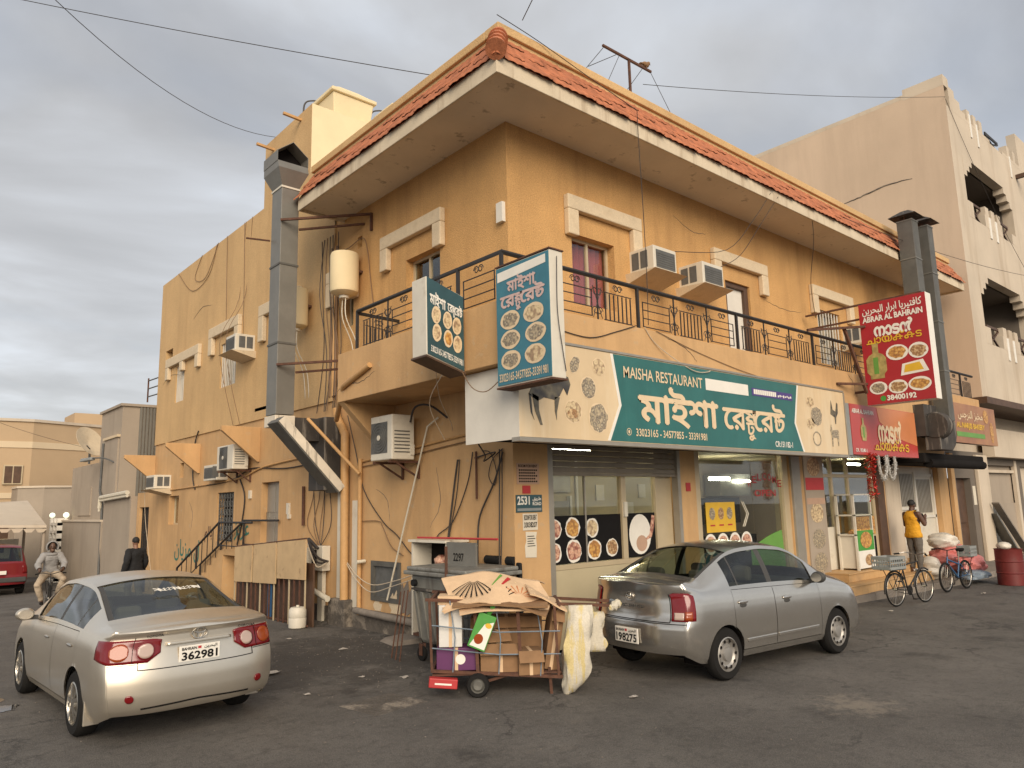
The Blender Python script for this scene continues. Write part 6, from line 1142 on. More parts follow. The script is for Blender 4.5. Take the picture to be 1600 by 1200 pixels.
    for (i, rear) in ((0, True), (nX - 1, False)):
        grid = []
        for k in range(R_):
            y, z = pt(xs[i], k); row = []
            for j in range(nq + 1):
                q = -1 + 2 * j / nq
                if j == 0: row.append(idx[-1, i, k])
                elif j == nq: row.append(idx[1, i, k])
                elif k == R_ - 1: row.append(idx[1, i, k])
                else: row.append(len(V)); V.append(dfm(xs[i], y * q, z + (0 if rows[k][0] == 'A' else 0), q))
            grid.append(row)
        for k in range(R_ - 1):
            for j in range(nq):
                f = []
                for q in (grid[k][j], grid[k][j + 1], grid[k + 1][j + 1], grid[k + 1][j]):
                    if q not in f: f.append(q)
                if len(f) >= 3: parts['body'].append(f if not rear else f[::-1])
    floor = []
    out = {}
    for key, fs in parts.items():
        vm = {}; vs = []; F = []
        for f in fs:
            g_ = []
            for q in f:
                if q not in vm: vm[q] = len(vs); vs.append(Vector(V[q][:3]))
                g_.append(vm[q])
            F.append(g_)
        raw = [tuple(v) for v in vs]
        if key[0] == 'door':      # shut lines: pull the door's border in a little
            cnt = {}
            for f in F:
                for a, b_ in zip(f, f[1:] + f[:1]): cnt[frozenset((a, b_))] = cnt.get(frozenset((a, b_)), 0) + 1
            bd = {v for e_, c in cnt.items() if c == 1 for v in e_}; acc = {v: [Vector(), 0] for v in bd}
            for f in F:
                c = sum((vs[v] for v in f), Vector()) / len(f)
                for v in f:
                    if v in bd: acc[v][0] += c; acc[v][1] += 1
            for v in bd: d = acc[v][0] / acc[v][1] - vs[v]; vs[v] = vs[v] + d.normalized() * .0055
        mb = MB(); mb.v = [tuple(v) for v in vs]; mb.f = F; mb.m = [0] * len(F)
        name = key if isinstance(key, str) else key[0]
        o = mb.build(name, M['dash'] if name in ('pillar_trim', 'window_trim') else M['carglass'] if 'window' in name or name == 'windscreen' else paint, root, local=True, fix=False, smooth=38)
        if name in ('body', 'door'): sd_ = o.modifiers.new('thick', 'SOLIDIFY'); sd_.thickness = .012; sd_.offset = -1; sd_.use_rim = False
        if name == 'door':
            ln = MB(); ln.v = [(V_[0], V_[1] * .978, V_[2]) for V_ in raw]; ln.f = F; ln.m = [0] * len(F); ln.build('shut_line_backing', M['dark'], o, local=True, fix=False)  # dark backing added so no light shows through the shut lines
        out[key] = o
    # underbody, arches
    MB().box(.45, L - .5, -W2 * .84, W2 * .84, .24, .3).build('underbody', M['dark'], root, local=True)
    for (ax, az, ar_) in S['arches']:
        q = MB(); n = 22
        for s in (1, -1):
            q = MB(); b = 0
            for k in range(n + 1):
                t = -.35 + (math.pi + .7) * k / n
                for y in (W2 * .955, W2 * .5): q.v.append((ax + ar_ * math.cos(t), s * y, az + ar_ * math.sin(t)))
            for k in range(n): q.f.append([b + 2 * k, b + 2 * k + 1, b + 2 * k + 3, b + 2 * k + 2]); q.m.append(0)
            q.build('wheel_arch', M['dark'], root, local=True, fix=False)
    # surface patches: q in -1..1 across the tail, beyond that metres along the side
    def surf(q, z):
        x0 = max(0, abs(q) - 1); t = min(1, max(0, (z - sill(x0)) / (belt(x0) - sill(x0)))); yw = hw(x0) * fA(t); s = 1 if q >= 0 else -1
        return Vector(dfm(0, q * yw, z, q) if abs(q) <= 1 else dfm(x0, s * yw, z, 1))
    def patch(name, qs, zb, ztp, m, off=.006, nz=6, parent=root, thick=.012):
        mb = MB(); n = len(qs)
        for j in range(nz + 1):
            for q in qs:
                z = zb(q) + (ztp(q) - zb(q)) * j / nz; p = surf(q, z); du = surf(q + .01, z) - surf(q - .01, z); dz = surf(q, z + .01) - surf(q, z - .01); nn = du.cross(dz)
                if nn.dot(p - Vector((1.6, 0, .6))) < 0: nn = -nn
                mb.v.append(tuple(p + nn.normalized() * off))
        for j in range(nz):
            for i in range(n - 1): mb.f.append([j * n + i, j * n + i + 1, (j + 1) * n + i + 1, (j + 1) * n + i]); mb.m.append(0)
        o = mb.build(name, m, parent, local=True, fix=False, smooth=45)
        if thick: sd_ = o.modifiers.new('thick', 'SOLIDIFY'); sd_.thickness = thick; sd_.offset = 0
        return o
    return out, surf, patch
def lin(a, b_, n): return [a + (b_ - a) * i / (n - 1) for i in range(n)]
def wheel(root, x, y, r_, wd, style, side):
    w_ = T('wheel', None, None); w_.parent = root; w_.location = (x, y, r_); w_.rotation_euler = (0, 0, 0 if side > 0 else math.pi)
    for k_ in ('label', 'category'):
        if k_ in w_: del w_[k_]
    ri = r_ * .66
    MB().lathe([(ri, -wd / 2), (r_ * .9, -wd / 2), (r_ * .985, -wd / 2 + .03), (r_, -wd / 2 + .06), (r_, wd / 2 - .06), (r_ * .985, wd / 2 - .03), (r_ * .9, wd / 2), (ri, wd / 2), (ri * .96, wd / 2 - .02), (ri * .9, -wd / 2)], 40, axis='y', cap=False).build('tyre', M['rubber'], w_, local=True, smooth=35, fix=True)
    yo = -1
    rim = MB(); rim.lathe([(ri * .99, wd / 2 - .002), (ri * .93, wd / 2 + .004), (ri * .9, wd / 2 - .015), (ri * .86, wd / 2 - .06)], 40, axis='y', cap=False)
    if style == 'alloy':
        for k in range(5):
            for dd in (-.11, .11):
                t = 2 * math.pi * k / 5 + dd; t2 = 2 * math.pi * k / 5 + dd * 2.1
                rim.bar((math.cos(t) * .05, wd / 2 - .005, math.sin(t) * .05), (math.cos(t2) * ri * .92, wd / 2 - .015, math.sin(t2) * ri * .92), .03, .035)
        rim.lathe([(.07, wd / 2 - .03), (.065, wd / 2 + .002), (.03, wd / 2 + .008), (.001, wd / 2 + .008)], 20, axis='y', cap=False)
    else:
        rim.lathe([(ri * .88, wd / 2 - .05), (ri * .74, wd / 2 - .012), (ri * .62, wd / 2 - .03), (ri * .42, wd / 2 - .03), (ri * .36, wd / 2 + .0), (ri * .16, wd / 2 + .004), (.001, wd / 2 + .004)], 36, axis='y', cap=False)
    rim.build('rim', M['chrome'] if style == 'alloy' else mat('steel_wheel', (.36, .34, .31), .45, .12, 6, metal=.6), w_, local=True, smooth=30)
    MB().lathe([(ri * .9, wd / 2 - .075), (.001, wd / 2 - .075)], 24, axis='y', cap=False).build('brake_disc', M['dark'], w_, local=True)
    if style != 'alloy':
        q = MB()
        for k in range(10): t = 2 * math.pi * k / 10; q.disc((math.cos(t) * ri * .76, wd / 2 - .006, math.sin(t) * ri * .76), .02, .02, 'y', n=10)
        for v in range(len(q.v)): q.v[v] = (q.v[v][0], wd / 2 - .004, q.v[v][2])
        q.build('rim_hole', M['dark'], w_, local=True, fix=False, kind='stuff')
    return w_
def car_inside(root, xr, xfr, W2, zb, roof):
    for (x, t_) in ((xr, 'rear_seat'), (xfr, 'front_seat')):
        s_ = [(-W2 * .78, W2 * .78)] if t_ == 'rear_seat' else [(-W2 * .72, -W2 * .12), (W2 * .12, W2 * .72)]
        for a, b_ in s_: MB().hexa([(x, a, .35), (x + .16, a, .35), (x + .16, b_, .35), (x, b_, .35), (x - .22, a, zb - .03), (x - .1, a, zb - .03), (x - .1, b_, zb - .03), (x - .22, b_, zb - .03)]).build(t_, M['seat'], root, local=True, bevel=.05)
        for y in (-W2 * .42, W2 * .42): MB().box(x - .24, x - .13, y - .13, y + .13, zb + .0, zb + .19).build('headrest', M['seat'], root, local=True, bevel=.045)
    MB().box(xr - .75, xr - .2, -W2 * .8, W2 * .8, zb - .12, zb - .06).build('parcel_shelf', M['seat'], root, local=True)
    MB().box(xfr + .75, xfr + 1.1, -W2 * .8, W2 * .8, .6, zb - .04).build('dashboard', M['dash'], root, local=True, bevel=.05)
    q = MB(); q.tube([(xfr + .68 - .06 * math.sin(k / 16 * 2 * math.pi), W2 * .42 + .18 * math.cos(k / 16 * 2 * math.pi), zb - .04 + .17 * math.sin(k / 16 * 2 * math.pi)) for k in range(16)], .014, 6, closed=True); q.build('steering_wheel', M['dash'], root, local=True, smooth=60)
def plate_on(root, surf, z, txt_, q0=.0, w_=.40, h_=.15, tilt=.0):
    p = surf(q0, z); pl = MB().box(p.x - .022, p.x - .008, -w_ / 2 + p.y, w_ / 2 + p.y, z - h_ / 2, z + h_ / 2).build('number_plate', M['wink'], root, local=True, bevel=.006)
    cx = p.x - .0235; u = -p.y
    lettering('lettering', txt_, 'x', cx, u - w_ * .44, u + w_ * .44, z - h_ * .42, z + h_ * .12, M['ink'], pl, bold=.03, local=True); lettering('lettering', 'BAHRAIN', 'x', cx, u - w_ * .44, u - w_ * .08, z + h_ * .22, z + h_ * .40, M['ink'], pl, bold=.03, local=True); lettering('lettering', ar('البحرين'), 'x', cx, u + w_ * .1, u + w_ * .42, z + h_ * .2, z + h_ * .44, M['ink'], pl, bold=.02, local=True)
    MB().box(cx - .001, cx + .001, -u - .012, -u + .02, z + h_ * .24, z + h_ * .4).build('plate_flag', M['redbox'], pl, local=True)
def emblem(root, p, a, b_, parent=None):
    q = MB()
    for (ra, rb, cy) in ((a, b_, 0), (a * .36, b_ * .92, 0), (a * .72, b_ * .42, b_ * .5)): q.tube([(p.x, p.y + ra * math.cos(t * math.pi / 10), p.z + cy + rb * math.sin(t * math.pi / 10)) for t in range(20)], .006, 5, closed=True)
    q.build('emblem', M['chrome'], root, local=True, smooth=60)
def mirror(root, x, y, z, s, m):
    q = MB(); q.ball((x, y + s * .12, z + .02), .1, 16, 10, (.62, 1.0, .72)); o = q.build('wing_mirror', m, root, local=True, smooth=60); MB().bar((x + .03, y - s * .02, z - .03), (x + .02, y + s * .1, z - .02), .06, .05).build('mirror_arm', M['dash'], o, local=True); q = MB(); q.disc((x - .062, y + s * .12, z + .02), .078, .055, 'x'); q.build('mirror_glass', M['chrome'], o, local=True, fix=False)
# ---- silver-beige saloon on the left
C1 = T('parked_car', 'champagne silver saloon parked at the lower left, seen from behind', 'car', (-4.62, -.36, 0), R(92.2))
C1.scale = (1.02, 1.035, 1.035)
P1 = mat('champagne_paint', (.68, .61, .50), .33, .03, 4, metal=.85, coat=.3)
S1 = dict(L=4.54, W=1.76, plan=[(0, .90), (.12, .945), (.4, .985), (1.2, 1), (3.2, 1), (3.9, .975), (4.35, .93), (4.54, .88)], belt=[(0, .985), (.6, 1.0), (2, .985), (3.4, .93), (4.0, .84), (4.54, .70)], sill=[(0, .30), (.35, .22), (4.1, .2), (4.54, .25)],
    top=[(0, 1.07), (.35, 1.105), (.55, 1.115), (.72, 1.16), (1.42, 1.42), (1.65, 1.455), (2.2, 1.475), (2.65, 1.44), (2.85, 1.38), (3.55, 1.04), (3.75, 1.0), (4.2, .9), (4.54, .74)], rail=[(0, .74), (.55, .70), (.8, .66), (1.4, .585), (2.1, .585), (2.7, .60), (3.5, .68), (4.54, .7)], crown=[(0, .02), (.6, .03), (1, .05), (1.6, .055), (2.6, .055), (3.5, .04), (4.5, .03)],
    rearp=[(0, .12), (.28, .07), (.34, .02), (.45, 0), (.60, .004), (.70, .022), (.80, .05), (.9, .07), (1.0, .075), (1.04, .05), (1.1, .075), (1.5, .1)], frontp=.0, planbow=.15, arches=[(1.0, .315, .355), (3.6, .315, .355)],
    glass=[(1.0, 1.26), (1.29, 1.93), (2.02, 2.98)], rw=(.64, 1.5), ws=(2.76, 3.5), doors=[(1.06, 1.97), (1.97, 3.05)], breaks=[.64, 1.0, 1.06, 1.26, 1.29, 1.5, 1.93, 1.97, 2.02, 2.76, 2.98, 3.05, 3.5])
out, surf, patch = make_car(C1, S1, P1)
for x in (1.0, 3.6):
    for s in (1, -1): wheel(C1, x, s * .775, .315, .2, 'alloy', s)
car_inside(C1, 1.3, 2.35, .88, 1.0, 1.4)
for s in (1, -1):
    qs = [s * q for q in lin(.46, 1.34, 26)]
    top_ = lambda q: .975 - .015 * max(0, .55 - abs(q)) * 10 - .02 * max(0, abs(q) - 1.1); bot_ = lambda q: (.765 if abs(q) > .60 else .765 + (.60 - abs(q)) * .55) + max(0, abs(q) - 1.0) * .12
    tl_ = patch('taillight', qs, bot_, top_, M['lens'], .008, 8)
    circ = lambda qc, rq, zc, rz_, nm, m_, of: patch(nm, [s * q for q in lin(qc - rq * .97, qc + rq * .97, 14)], lambda q: zc - rz_ * math.sqrt(max(0, 1 - ((abs(q) - qc) / rq) ** 2)), lambda q: zc + rz_ * math.sqrt(max(0, 1 - ((abs(q) - qc) / rq) ** 2)), m_, of, 6, tl_, .006)
    circ(.625, .10, .868, .082, 'lens_ring', M['lens'], .018); circ(.625, .085, .868, .068, 'reverse_lamp', M['clear'], .022); circ(.90, .10, .868, .08, 'indicator', M['amber'], .018)
    patch('seam', [s * .762, s * .768], lambda q: .77, lambda q: .975, M['dark'], .015, 4, tl_, .004)
    circ2 = patch('reflector', [s * q for q in lin(.745, .835, 10)], lambda q: .455 - .035 * math.sqrt(max(0, 1 - ((abs(q) - .79) / .046) ** 2)), lambda q: .455 + .035 * math.sqrt(max(0, 1 - ((abs(q) - .79) / .046) ** 2)), M['lens'], .008, 5)
    patch('boot_seam', [s * q for q in lin(.70, .708, 2)], lambda q: .70, lambda q: .775, M['dark'], .003, 4, thick=.003)
    patch('boot_seam', [s * .758, s * .766], lambda q: .97, lambda q: .995, M['dark'], .003, 4, thick=.003)
    patch('bumper_seam', [s * q for q in lin(.72, 1.5, 24)], lambda q: .752 + max(0, abs(q) - 1.0) * .0, lambda q: .758 + max(0, abs(q) - 1.0) * .0, M['dark'], .003, 2, thick=.003)
    MB().box(.95 - .34 - .02, .95 - .33, s * .80 - .07, s * .80 + .07, .17, .40).build('mudflap', P1, C1, local=True, bevel=.005)
    for xh, zh in ((1.15, .80), (2.15, .78)):
        q = MB(); q.ball((xh + .1, s * .885, zh + .05), .1, 14, 8, (1, .14, .16)); q.build('door_handle', M['chrome'], out[('door', s, 0 if xh < 2 else 1)], local=True, smooth=60)
    mirror(C1, 2.95, s * .86, 1.0, s, P1)
patch('boot_seam', lin(-.70, .70, 40), lambda q: .694 + .02 * abs(q) ** 4, lambda q: .702 + .02 * abs(q) ** 4, M['dark'], .003, 2, thick=.003)
patch('diffuser_line', lin(-.68, .68, 30), lambda q: .335 + .03 * (1 - abs(q)), lambda q: .35 + .03 * (1 - abs(q)), M['dark'], .002, 2, thick=.003)
patch('garnish', lin(-.40, .40, 20), lambda q: .895, lambda q: .925, P1, .028, 3, thick=.03)
patch('plate_recess', lin(-.36, .36, 16), lambda q: .735, lambda q: .885, P1, -.004, 3, thick=.004)
plate_on(C1, surf, .80, '362981', w_=.40, h_=.15); emblem(C1, surf(0, .99) + Vector((-.02, 0, -.01)), .075, .05)
p_ = surf(.52, .965); lettering('lettering', 'TOYOTA', 'x', p_.x - .012, -p_.y - .1, -p_.y + .06, .99, 1.01, M['ink'], C1, bold=.02, local=True); lettering('lettering', 'COROLLA', 'x', p_.x - .012, .40, .58, .985, 1.008, M['ink'], C1, bold=.02, local=True)
# scribbled white sticker on the rear glass
q = MB(); Ms = Matrix.Translation((1.055, -.12, 1.325)) @ Matrix.Rotation(R(-20.5), 4, 'Y')
for j in range(2): q.tube([Ms @ Vector((-.004 + .035 * j + .022 * math.sin(k * 2.4 + j), .24 - .48 * k / 30 + .02 * math.cos(k * 1.9), .012)) for k in range(31)], .004, 4)
q.build('window_sticker', M['wink'], C1, local=True, fix=False)
# ---- silver compact saloon on the right
C2 = T('parked_car', 'silver compact saloon parked before the restaurant window', 'car', (.26, -1.88, 0), R(-5.0))
C2.scale = (1.06, 1.09, 1.11)
P2 = mat('silver_paint', (.55, .52, .47), .21, .03, 4, metal=.88, coat=.35)
S2_ = dict(L=4.16, W=1.66, plan=[(0, .89), (.1, .94), (.35, .985), (1.0, 1), (3.0, 1), (3.6, .97), (4.0, .90), (4.16, .84)], belt=[(0, .985), (.5, .995), (2, .96), (3.0, .93), (3.6, .85), (4.16, .66)], sill=[(0, .34), (.35, .23), (3.8, .22), (4.16, .28)],
    top=[(0, 1.10), (.1, 1.125), (.40, 1.13), (.52, 1.16), (1.13, 1.43), (1.4, 1.48), (1.85, 1.50), (2.3, 1.46), (2.5, 1.40), (3.15, 1.05), (3.35, 1.0), (3.8, .88), (4.16, .7)], rail=[(0, .70), (.4, .66), (.7, .62), (1.2, .56), (1.9, .56), (2.4, .58), (3.1, .66), (4.16, .66)], crown=[(0, .02), (.5, .03), (1, .055), (1.6, .06), (2.4, .06), (3.1, .04), (4.1, .03)],
    rearp=[(0, .1), (.3, .05), (.4, .01), (.5, 0), (.64, .005), (.70, .045), (.75, .06), (.95, .075), (1.05, .05), (1.1, .035), (1.14, .06), (1.5, .1)], frontp=.0, planbow=.16, arches=[(.82, .29, .325), (3.19, .29, .325)],
    glass=[(.98, 1.14), (1.165, 1.75), (1.85, 2.72)], rw=(.5, 1.2), ws=(2.4, 3.1), doors=[(.98, 1.8), (1.8, 2.8)], breaks=[.5, .98, 1.14, 1.165, 1.2, 1.75, 1.8, 1.85, 2.4, 2.72, 2.8, 3.1])
out, surf, patch = make_car(C2, S2_, P2)
for x in (.82, 3.19):
    for s in (1, -1): wheel(C2, x, s * .735, .29, .175, 'steel', s)
car_inside(C2, 1.12, 2.0, .83, 1.0, 1.4)
for s in (1, -1):
    qs = [s * q for q in lin(.80, 1.20, 16)]
    tl_ = patch('taillight', qs, lambda q: .695 + .02 * max(0, abs(q) - 1), lambda q: 1.0 - .25 * max(0, .86 - abs(q)) - .35 * max(0, abs(q) - 1.1), M['lens'], .01, 8)
    patch('reverse_lamp', [s * q for q in lin(.84, .97, 8)], lambda q: .71, lambda q: .79, M['clear'], .019, 3, tl_, .005); patch('indicator', [s * q for q in lin(.98, 1.12, 8)], lambda q: .71, lambda q: .80, M['amber'], .019, 3, tl_, .005)
    patch('bumper_seam', [s * q for q in lin(.0, 1.5, 40)], lambda q: .662, lambda q: .669, M['dark'], .003, 2, thick=.003)
    patch('boot_seam', [s * q for q in (.775, .785)], lambda q: .68, lambda q: .985, M['dark'], .003, 6, thick=.003)
    for xh, zh in ((1.05, .80), (1.95, .78)):
        q = MB(); q.ball((xh + .1, s * .838, zh + .04), .095, 14, 8, (1, .16, .26)); q.build('door_handle', P2, out[('door', s, 0 if xh < 1.5 else 1)], local=True, smooth=60)
        q = MB(); q.ball((xh + .1, s * .832, zh + .0), .07, 12, 8, (1, .1, .36)); q.build('handle_recess', M['dash'], out[('door', s, 0 if xh < 1.5 else 1)], local=True, smooth=60)
    for a, b_ in ((1.2, 1.78), (1.83, 2.72)):
        q = MB(); q.box(a, b_, s * .832 - .012, s * .832 + .012, .385, .425); q.build('rubbing_strip', P2, out[('door', s, 0 if a < 1.5 else 1)], local=True, bevel=.008)
    mirror(C2, 2.66, s * .80, 1.0, s, M['dash'])
patch('boot_seam', lin(-.78, .78, 40), lambda q: .676, lambda q: .684, M['dark'], .003, 2, thick=.003)
patch('plate_recess', lin(-.36, .36, 14), lambda q: .44, lambda q: .62, M['dash'], -.004, 3, thick=.006) if False else None
plate_on(C2, surf, .50, '198275', w_=.38, h_=.17); emblem(C2, surf(0, .93) + Vector((-.012, 0, 0)), .065, .045)
p_ = surf(0, .83); lettering('lettering', 'E C H O', 'x', p_.x - .012, -.22, .22, .81, .845, M['dash'], C2, bold=.02, local=True)
# ---- dark red off-roader in the distance
C3 = T('parked_car', 'dark red off-roader parked under the carport at the far left', 'car', (-3.35, 25.2, gz(26)), R(90))
P3 = mat('dark_red_paint', (.19, .012, .016), .3, .05, 4, metal=.2, coat=.6)
S3_ = dict(L=4.7, W=1.95, sig=.04, plan=[(0, .93), (.1, .97), (.4, 1), (4.0, 1), (4.7, .9)], belt=[(0, 1.12), (3, 1.08), (4.7, .95)], sill=[(0, .42), (.4, .36), (4.7, .36)], top=[(0, 1.2), (.05, 1.22), (.35, 1.75), (.6, 1.84), (2.4, 1.85), (2.7, 1.78), (3.3, 1.2), (4.7, 1.0)], rail=[(0, .8), (.3, .74), (.6, .72), (2.6, .72), (3.3, .78), (4.7, .8)], crown=[(0, .02), (.4, .05), (2.6, .05), (4.7, .03)], rearp=[(0, .1), (.5, 0), (.7, .0), (.75, .05), (1.8, .12)], frontp=0, planbow=.1, arches=[(.95, .38, .43), (3.7, .38, .43)], glass=[(.6, 1.2), (1.3, 1.95), (2.05, 2.8)], rw=(.06, .4), ws=(2.6, 3.25), doors=[(1.25, 2.0), (2.0, 2.95)], breaks=[.06, .4, .6, 1.2, 1.25, 1.3, 1.95, 2.0, 2.05, 2.6, 2.8, 2.95, 3.25])
out, surf, patch = make_car(C3, S3_, P3)
for x in (.95, 3.7):
    for s in (1, -1): wheel(C3, x, s * .83, .38, .24, 'alloy', s)
for s in (1, -1): patch('taillight', [s * q for q in lin(.86, 1.12, 8)], lambda q: .8, lambda q: 1.1, M['lens'], .01, 4)
MB().box(-.02, .1, -.9, .9, .5, .68).build('bumper', M['dash'], C3, local=True, bevel=.03); MB().box(-.03, .0, -.25, .25, .8, .93).build('number_plate', M['wink'], C3, local=True)
# ================================================================ dumpster, metal cabinet
DU = T('dumpster', 'dented grey galvanised wheeled dumpster at the building corner', 'dumpster', (-.46, .63, 0))
x0, x1, y0, y1 = -1.0, .08 - .12, -.09, 1.36
# body: tapered, ribbed
def ring(z, e_): return [(x0 + e_, y0 + e_, z), (x1 - e_, y0 + e_, z), (x1 - e_, y1 - e_, z), (x0 + e_, y1 - e_, z)]
MB().hexa(ring(.24, .14) + ring(1.24, .03)).build('body', M['bin'], DU, bevel=.05)
MB().box(x0 - .05, x1 + .05, y0 - .05, y1 + .05, 1.24, 1.30).build('rim', M['bin'], DU, bevel=.015); MB().box(x0 - .015, x1 + .015, y0 - .015, y1 + .015, 1.302, 1.36).build('rim_top', M['bin'], DU, bevel=.02)
for i in range(7):
    y = y0 + .18 + i * .18; MB().hexa([(x0 + .125, y, .3), (x0 + .13, y + .07, .3), (x0 + .15, y + .07, .3), (x0 + .15, y, .3), (x0 + .015, y, 1.0), (x0 + .015, y + .07, 1.0), (x0 + .06, y + .07, 1.0), (x0 + .06, y, 1.0)]).build('rib', M['bin'], DU, bevel=.01)
for i in range(4):
    x = x0 + .2 + i * .19; MB().hexa([(x, y0 + .125, .3), (x + .07, y0 + .125, .3), (x + .07, y0 + .16, .3), (x, y0 + .16, .3), (x, y0 + .015, 1.0), (x + .07, y0 + .015, 1.0), (x + .07, y0 + .06, 1.0), (x, y0 + .06, 1.0)]).build('rib', M['bin'], DU, bevel=.01)
MB().box(x0 - .002, x0 + .06, y0 + .1, y1 - .1, 1.02, 1.05).build('seam', M['soot'], DU)
MB().lathe([(.001, -.05), (.05, -.05), (.05, .02)], 14, (x0 + .03, 1.2, 1.12), 'x').build('trunnion', M['blackp'], DU)
MB().tube([(-.75, y0 - .02, 1.22), (-.75, y0 - .07, 1.12), (-.5, y0 - .07, 1.12), (-.5, y0 - .02, 1.22)], .014, 6).build('handle', M['galv'], DU); MB().tube([(-.3, y0 - .02, 1.22), (-.3, y0 - .06, 1.14), (-.12, y0 - .06, 1.14), (-.12, y0 - .02, 1.22)], .012, 6).build('handle', M['galv'], DU)
for a, b_ in ((-.95, -.8), (-.68, -.38), (-.2, -.04)): MB().tube([(a, 1.25, 1.44), (b_, 1.25, 1.44)], .07, 10).build('lid_hinge', M['blackp'], DU, smooth=50) if False else MB().tube([(x1 + .06, y0 + (a + .95) * 1.2 + .1, 1.42), (x1 + .06, y0 + (b_ + .95) * 1.2 + .1, 1.42)], .07, 10).build('lid_hinge', M['blackp'], DU, smooth=50)
MB().hexa([(x1 + .06, y0, .5), (x1 + .11, y0, .5), (x1 + .11, y1, .5), (x1 + .06, y1, .5), (x1 + .05, y0, 1.4), (x1 + .1, y0, 1.4), (x1 + .1, y1, 1.4), (x1 + .05, y1, 1.4)]).build('open_lid', M['blackp'], DU, bevel=.02)
MB().box(x0 + .05, x1 - .05, y0 + .05, y1 - .05, 1.2, 1.33).build('rubbish', M['card2'], DU)
for (x, y) in ((x0 + .14, 1.1), (x0 + .14, .15), (x1 - .16, 1.1), (x1 - .16, .15)):
    w_ = MB().lathe([(.03, -.025), (.10, -.025), (.105, 0), (.10, .025), (.03, .025)], 20, (x - .05, y, .105), 'x').build('caster', M['rubber'], DU, smooth=40); MB().hexa([(x - .1, y - .05, .1), (x, y - .05, .1), (x, y + .05, .1), (x - .1, y + .05, .1), (x - .1, y - .08, .24), (x + .02, y - .08, .24), (x + .02, y + .08, .24), (x - .1, y + .08, .24)]).build('fork', M['rust'], w_) if False else None
    MB().box(x - .085, x - .078, y - .04, y + .04, .08, .25).build('fork', M['rust'], w_); MB().box(x - .022, x - .015, y - .04, y + .04, .08, .25).build('fork', M['rust'], w_)
CB = T('metal_cabinet', 'open sheet metal cabinet with stencilled marks behind the dumpster', 'cabinet', (-.3, 1.3, 0)); m = MB(); m.box(-.4, -.36, .48, 2.1, .0, 1.7) if False else None
MB().box(-.45, -.05, 1.1, 1.14, .2, 1.68).build('side', M['whiteplas'], CB); MB().box(-.45, -.05, 2.05, 2.09, .2, 1.68).build('side', M['whiteplas'], CB); MB().box(-.5, -.03, 1.08, 2.12, 1.68, 1.72).build('top', M['whiteplas'], CB); MB().box(-.08, -.05, 1.14, 2.05, .2, 1.68).build('back', M['dark'], CB); MB().box(-.45, -.05, 1.14, 2.05, .2, .24).build('shelf', M['rust'], CB)
MB().box(-.47, -.44, .35, 1.08, .9, 1.7).build('open_door', M['galv'], CB); MB().ball((-.25, 1.5, 1.38), .14, 10, 8, (1, 1, .7), jit=.1).build('rag', M['f3'], CB, smooth=60)
lettering('stencil', '2297', 'x', -.4745, -.9, -.64, 1.42, 1.54, M['ink'], CB, bold=.01)
MB().tube([(-.42, -.1, 1.76), (-.42, 1.95, 1.75)], .018, 6).build('iron_rod', M['redbox'], label='thin red rod lying on top of the metal cabinet', cat='rod')
for i in range(3): MB().tube([(-1.12 - .03 * i, 1.62 - .16 * i, 0), (-1.07, 1.44 - .10 * i, .98 + .02 * i)], .010, 5).build('iron_bar', M['rust'], label='rusty bar leaning on the dumpster end, %s of three' % ('leftmost', 'middle', 'rightmost')[i], cat='bar')
MB().tube([(-1.08, .25, .3), (-1.02, .33, 1.68)], .022, 5).build('iron_bar', M['rust'], label='rusty upright post standing before the dumpster', cat='bar')
MB().hexa([(-.5, 3.0, 0), (-.1, 2.9, 0), (-.1, 2.3, 0), (-.6, 2.4, 0), (-.42, 2.95, .06), (-.1, 2.9, .09), (-.1, 2.32, .09), (-.52, 2.45, .05)]).build('rubble_slab', M['kerb'], label='broken concrete slab against the plinth left of the dumpster', cat='slab')
# ================================================================ rag picker's cart
CT = T('hand_cart', 'rusty two wheeled cage cart loaded with cardboard', 'cart', (-1.62, -1.13, 0), R(-40.5))
W3 = CT.matrix_basis.copy()
Lc = lambda p: p
xa, xb, yb = -.55, 1.0, .85
zb = lambda x: .30 - .10 * (x - xa) / (xb - xa); ztp = lambda x: 1.13 - .10 * (x - xa) / (xb - xa)
def cp(name, fn, m='rust', bevel=0): q = MB(); fn(q); return q.build(name, M[m], CT, local=True)
for y in (0, yb):
    cp('bottom_rail', lambda q: q.bar((xa, y, zb(xa)), (xb, y, zb(xb)), .035)); cp('top_rail', lambda q: q.bar((xa - .08, y, ztp(xa)), (xb + .72, y + (.2 if y == 0 else -.2), ztp(xb) - .05), .035))
    for x in (xa, .0, .52, xb - .03): cp('post', lambda q: q.bar((x, y, zb(x)), (x - .03, y, ztp(x)), .04 if x in (0, .52) else .03))
    for f_ in (.33, .66): cp('wire', lambda q: q.tube([(xa, y - .01, zb(xa) + .8 * f_), (.25, y - .03, zb(.25) + .78 * f_ - .03), (xb, y - .01, zb(xb) + .8 * f_)], .008, 5), 'bagb')
    for x in (-.3, .25, .75): cp('wire', lambda q: q.tube([(x, y - .015, zb(x)), (x + .03, y - .03, zb(x) + .4), (x - .03, y - .015, ztp(x))], .008, 5), 'bagb')
for x in (xa, xb): cp('bottom_rail', lambda q: q.bar((x, 0, zb(x)), (x, yb, zb(x)), .035)); cp('top_rail', lambda q: q.bar((x, 0, ztp(x)), (x, yb, ztp(x)), .035))
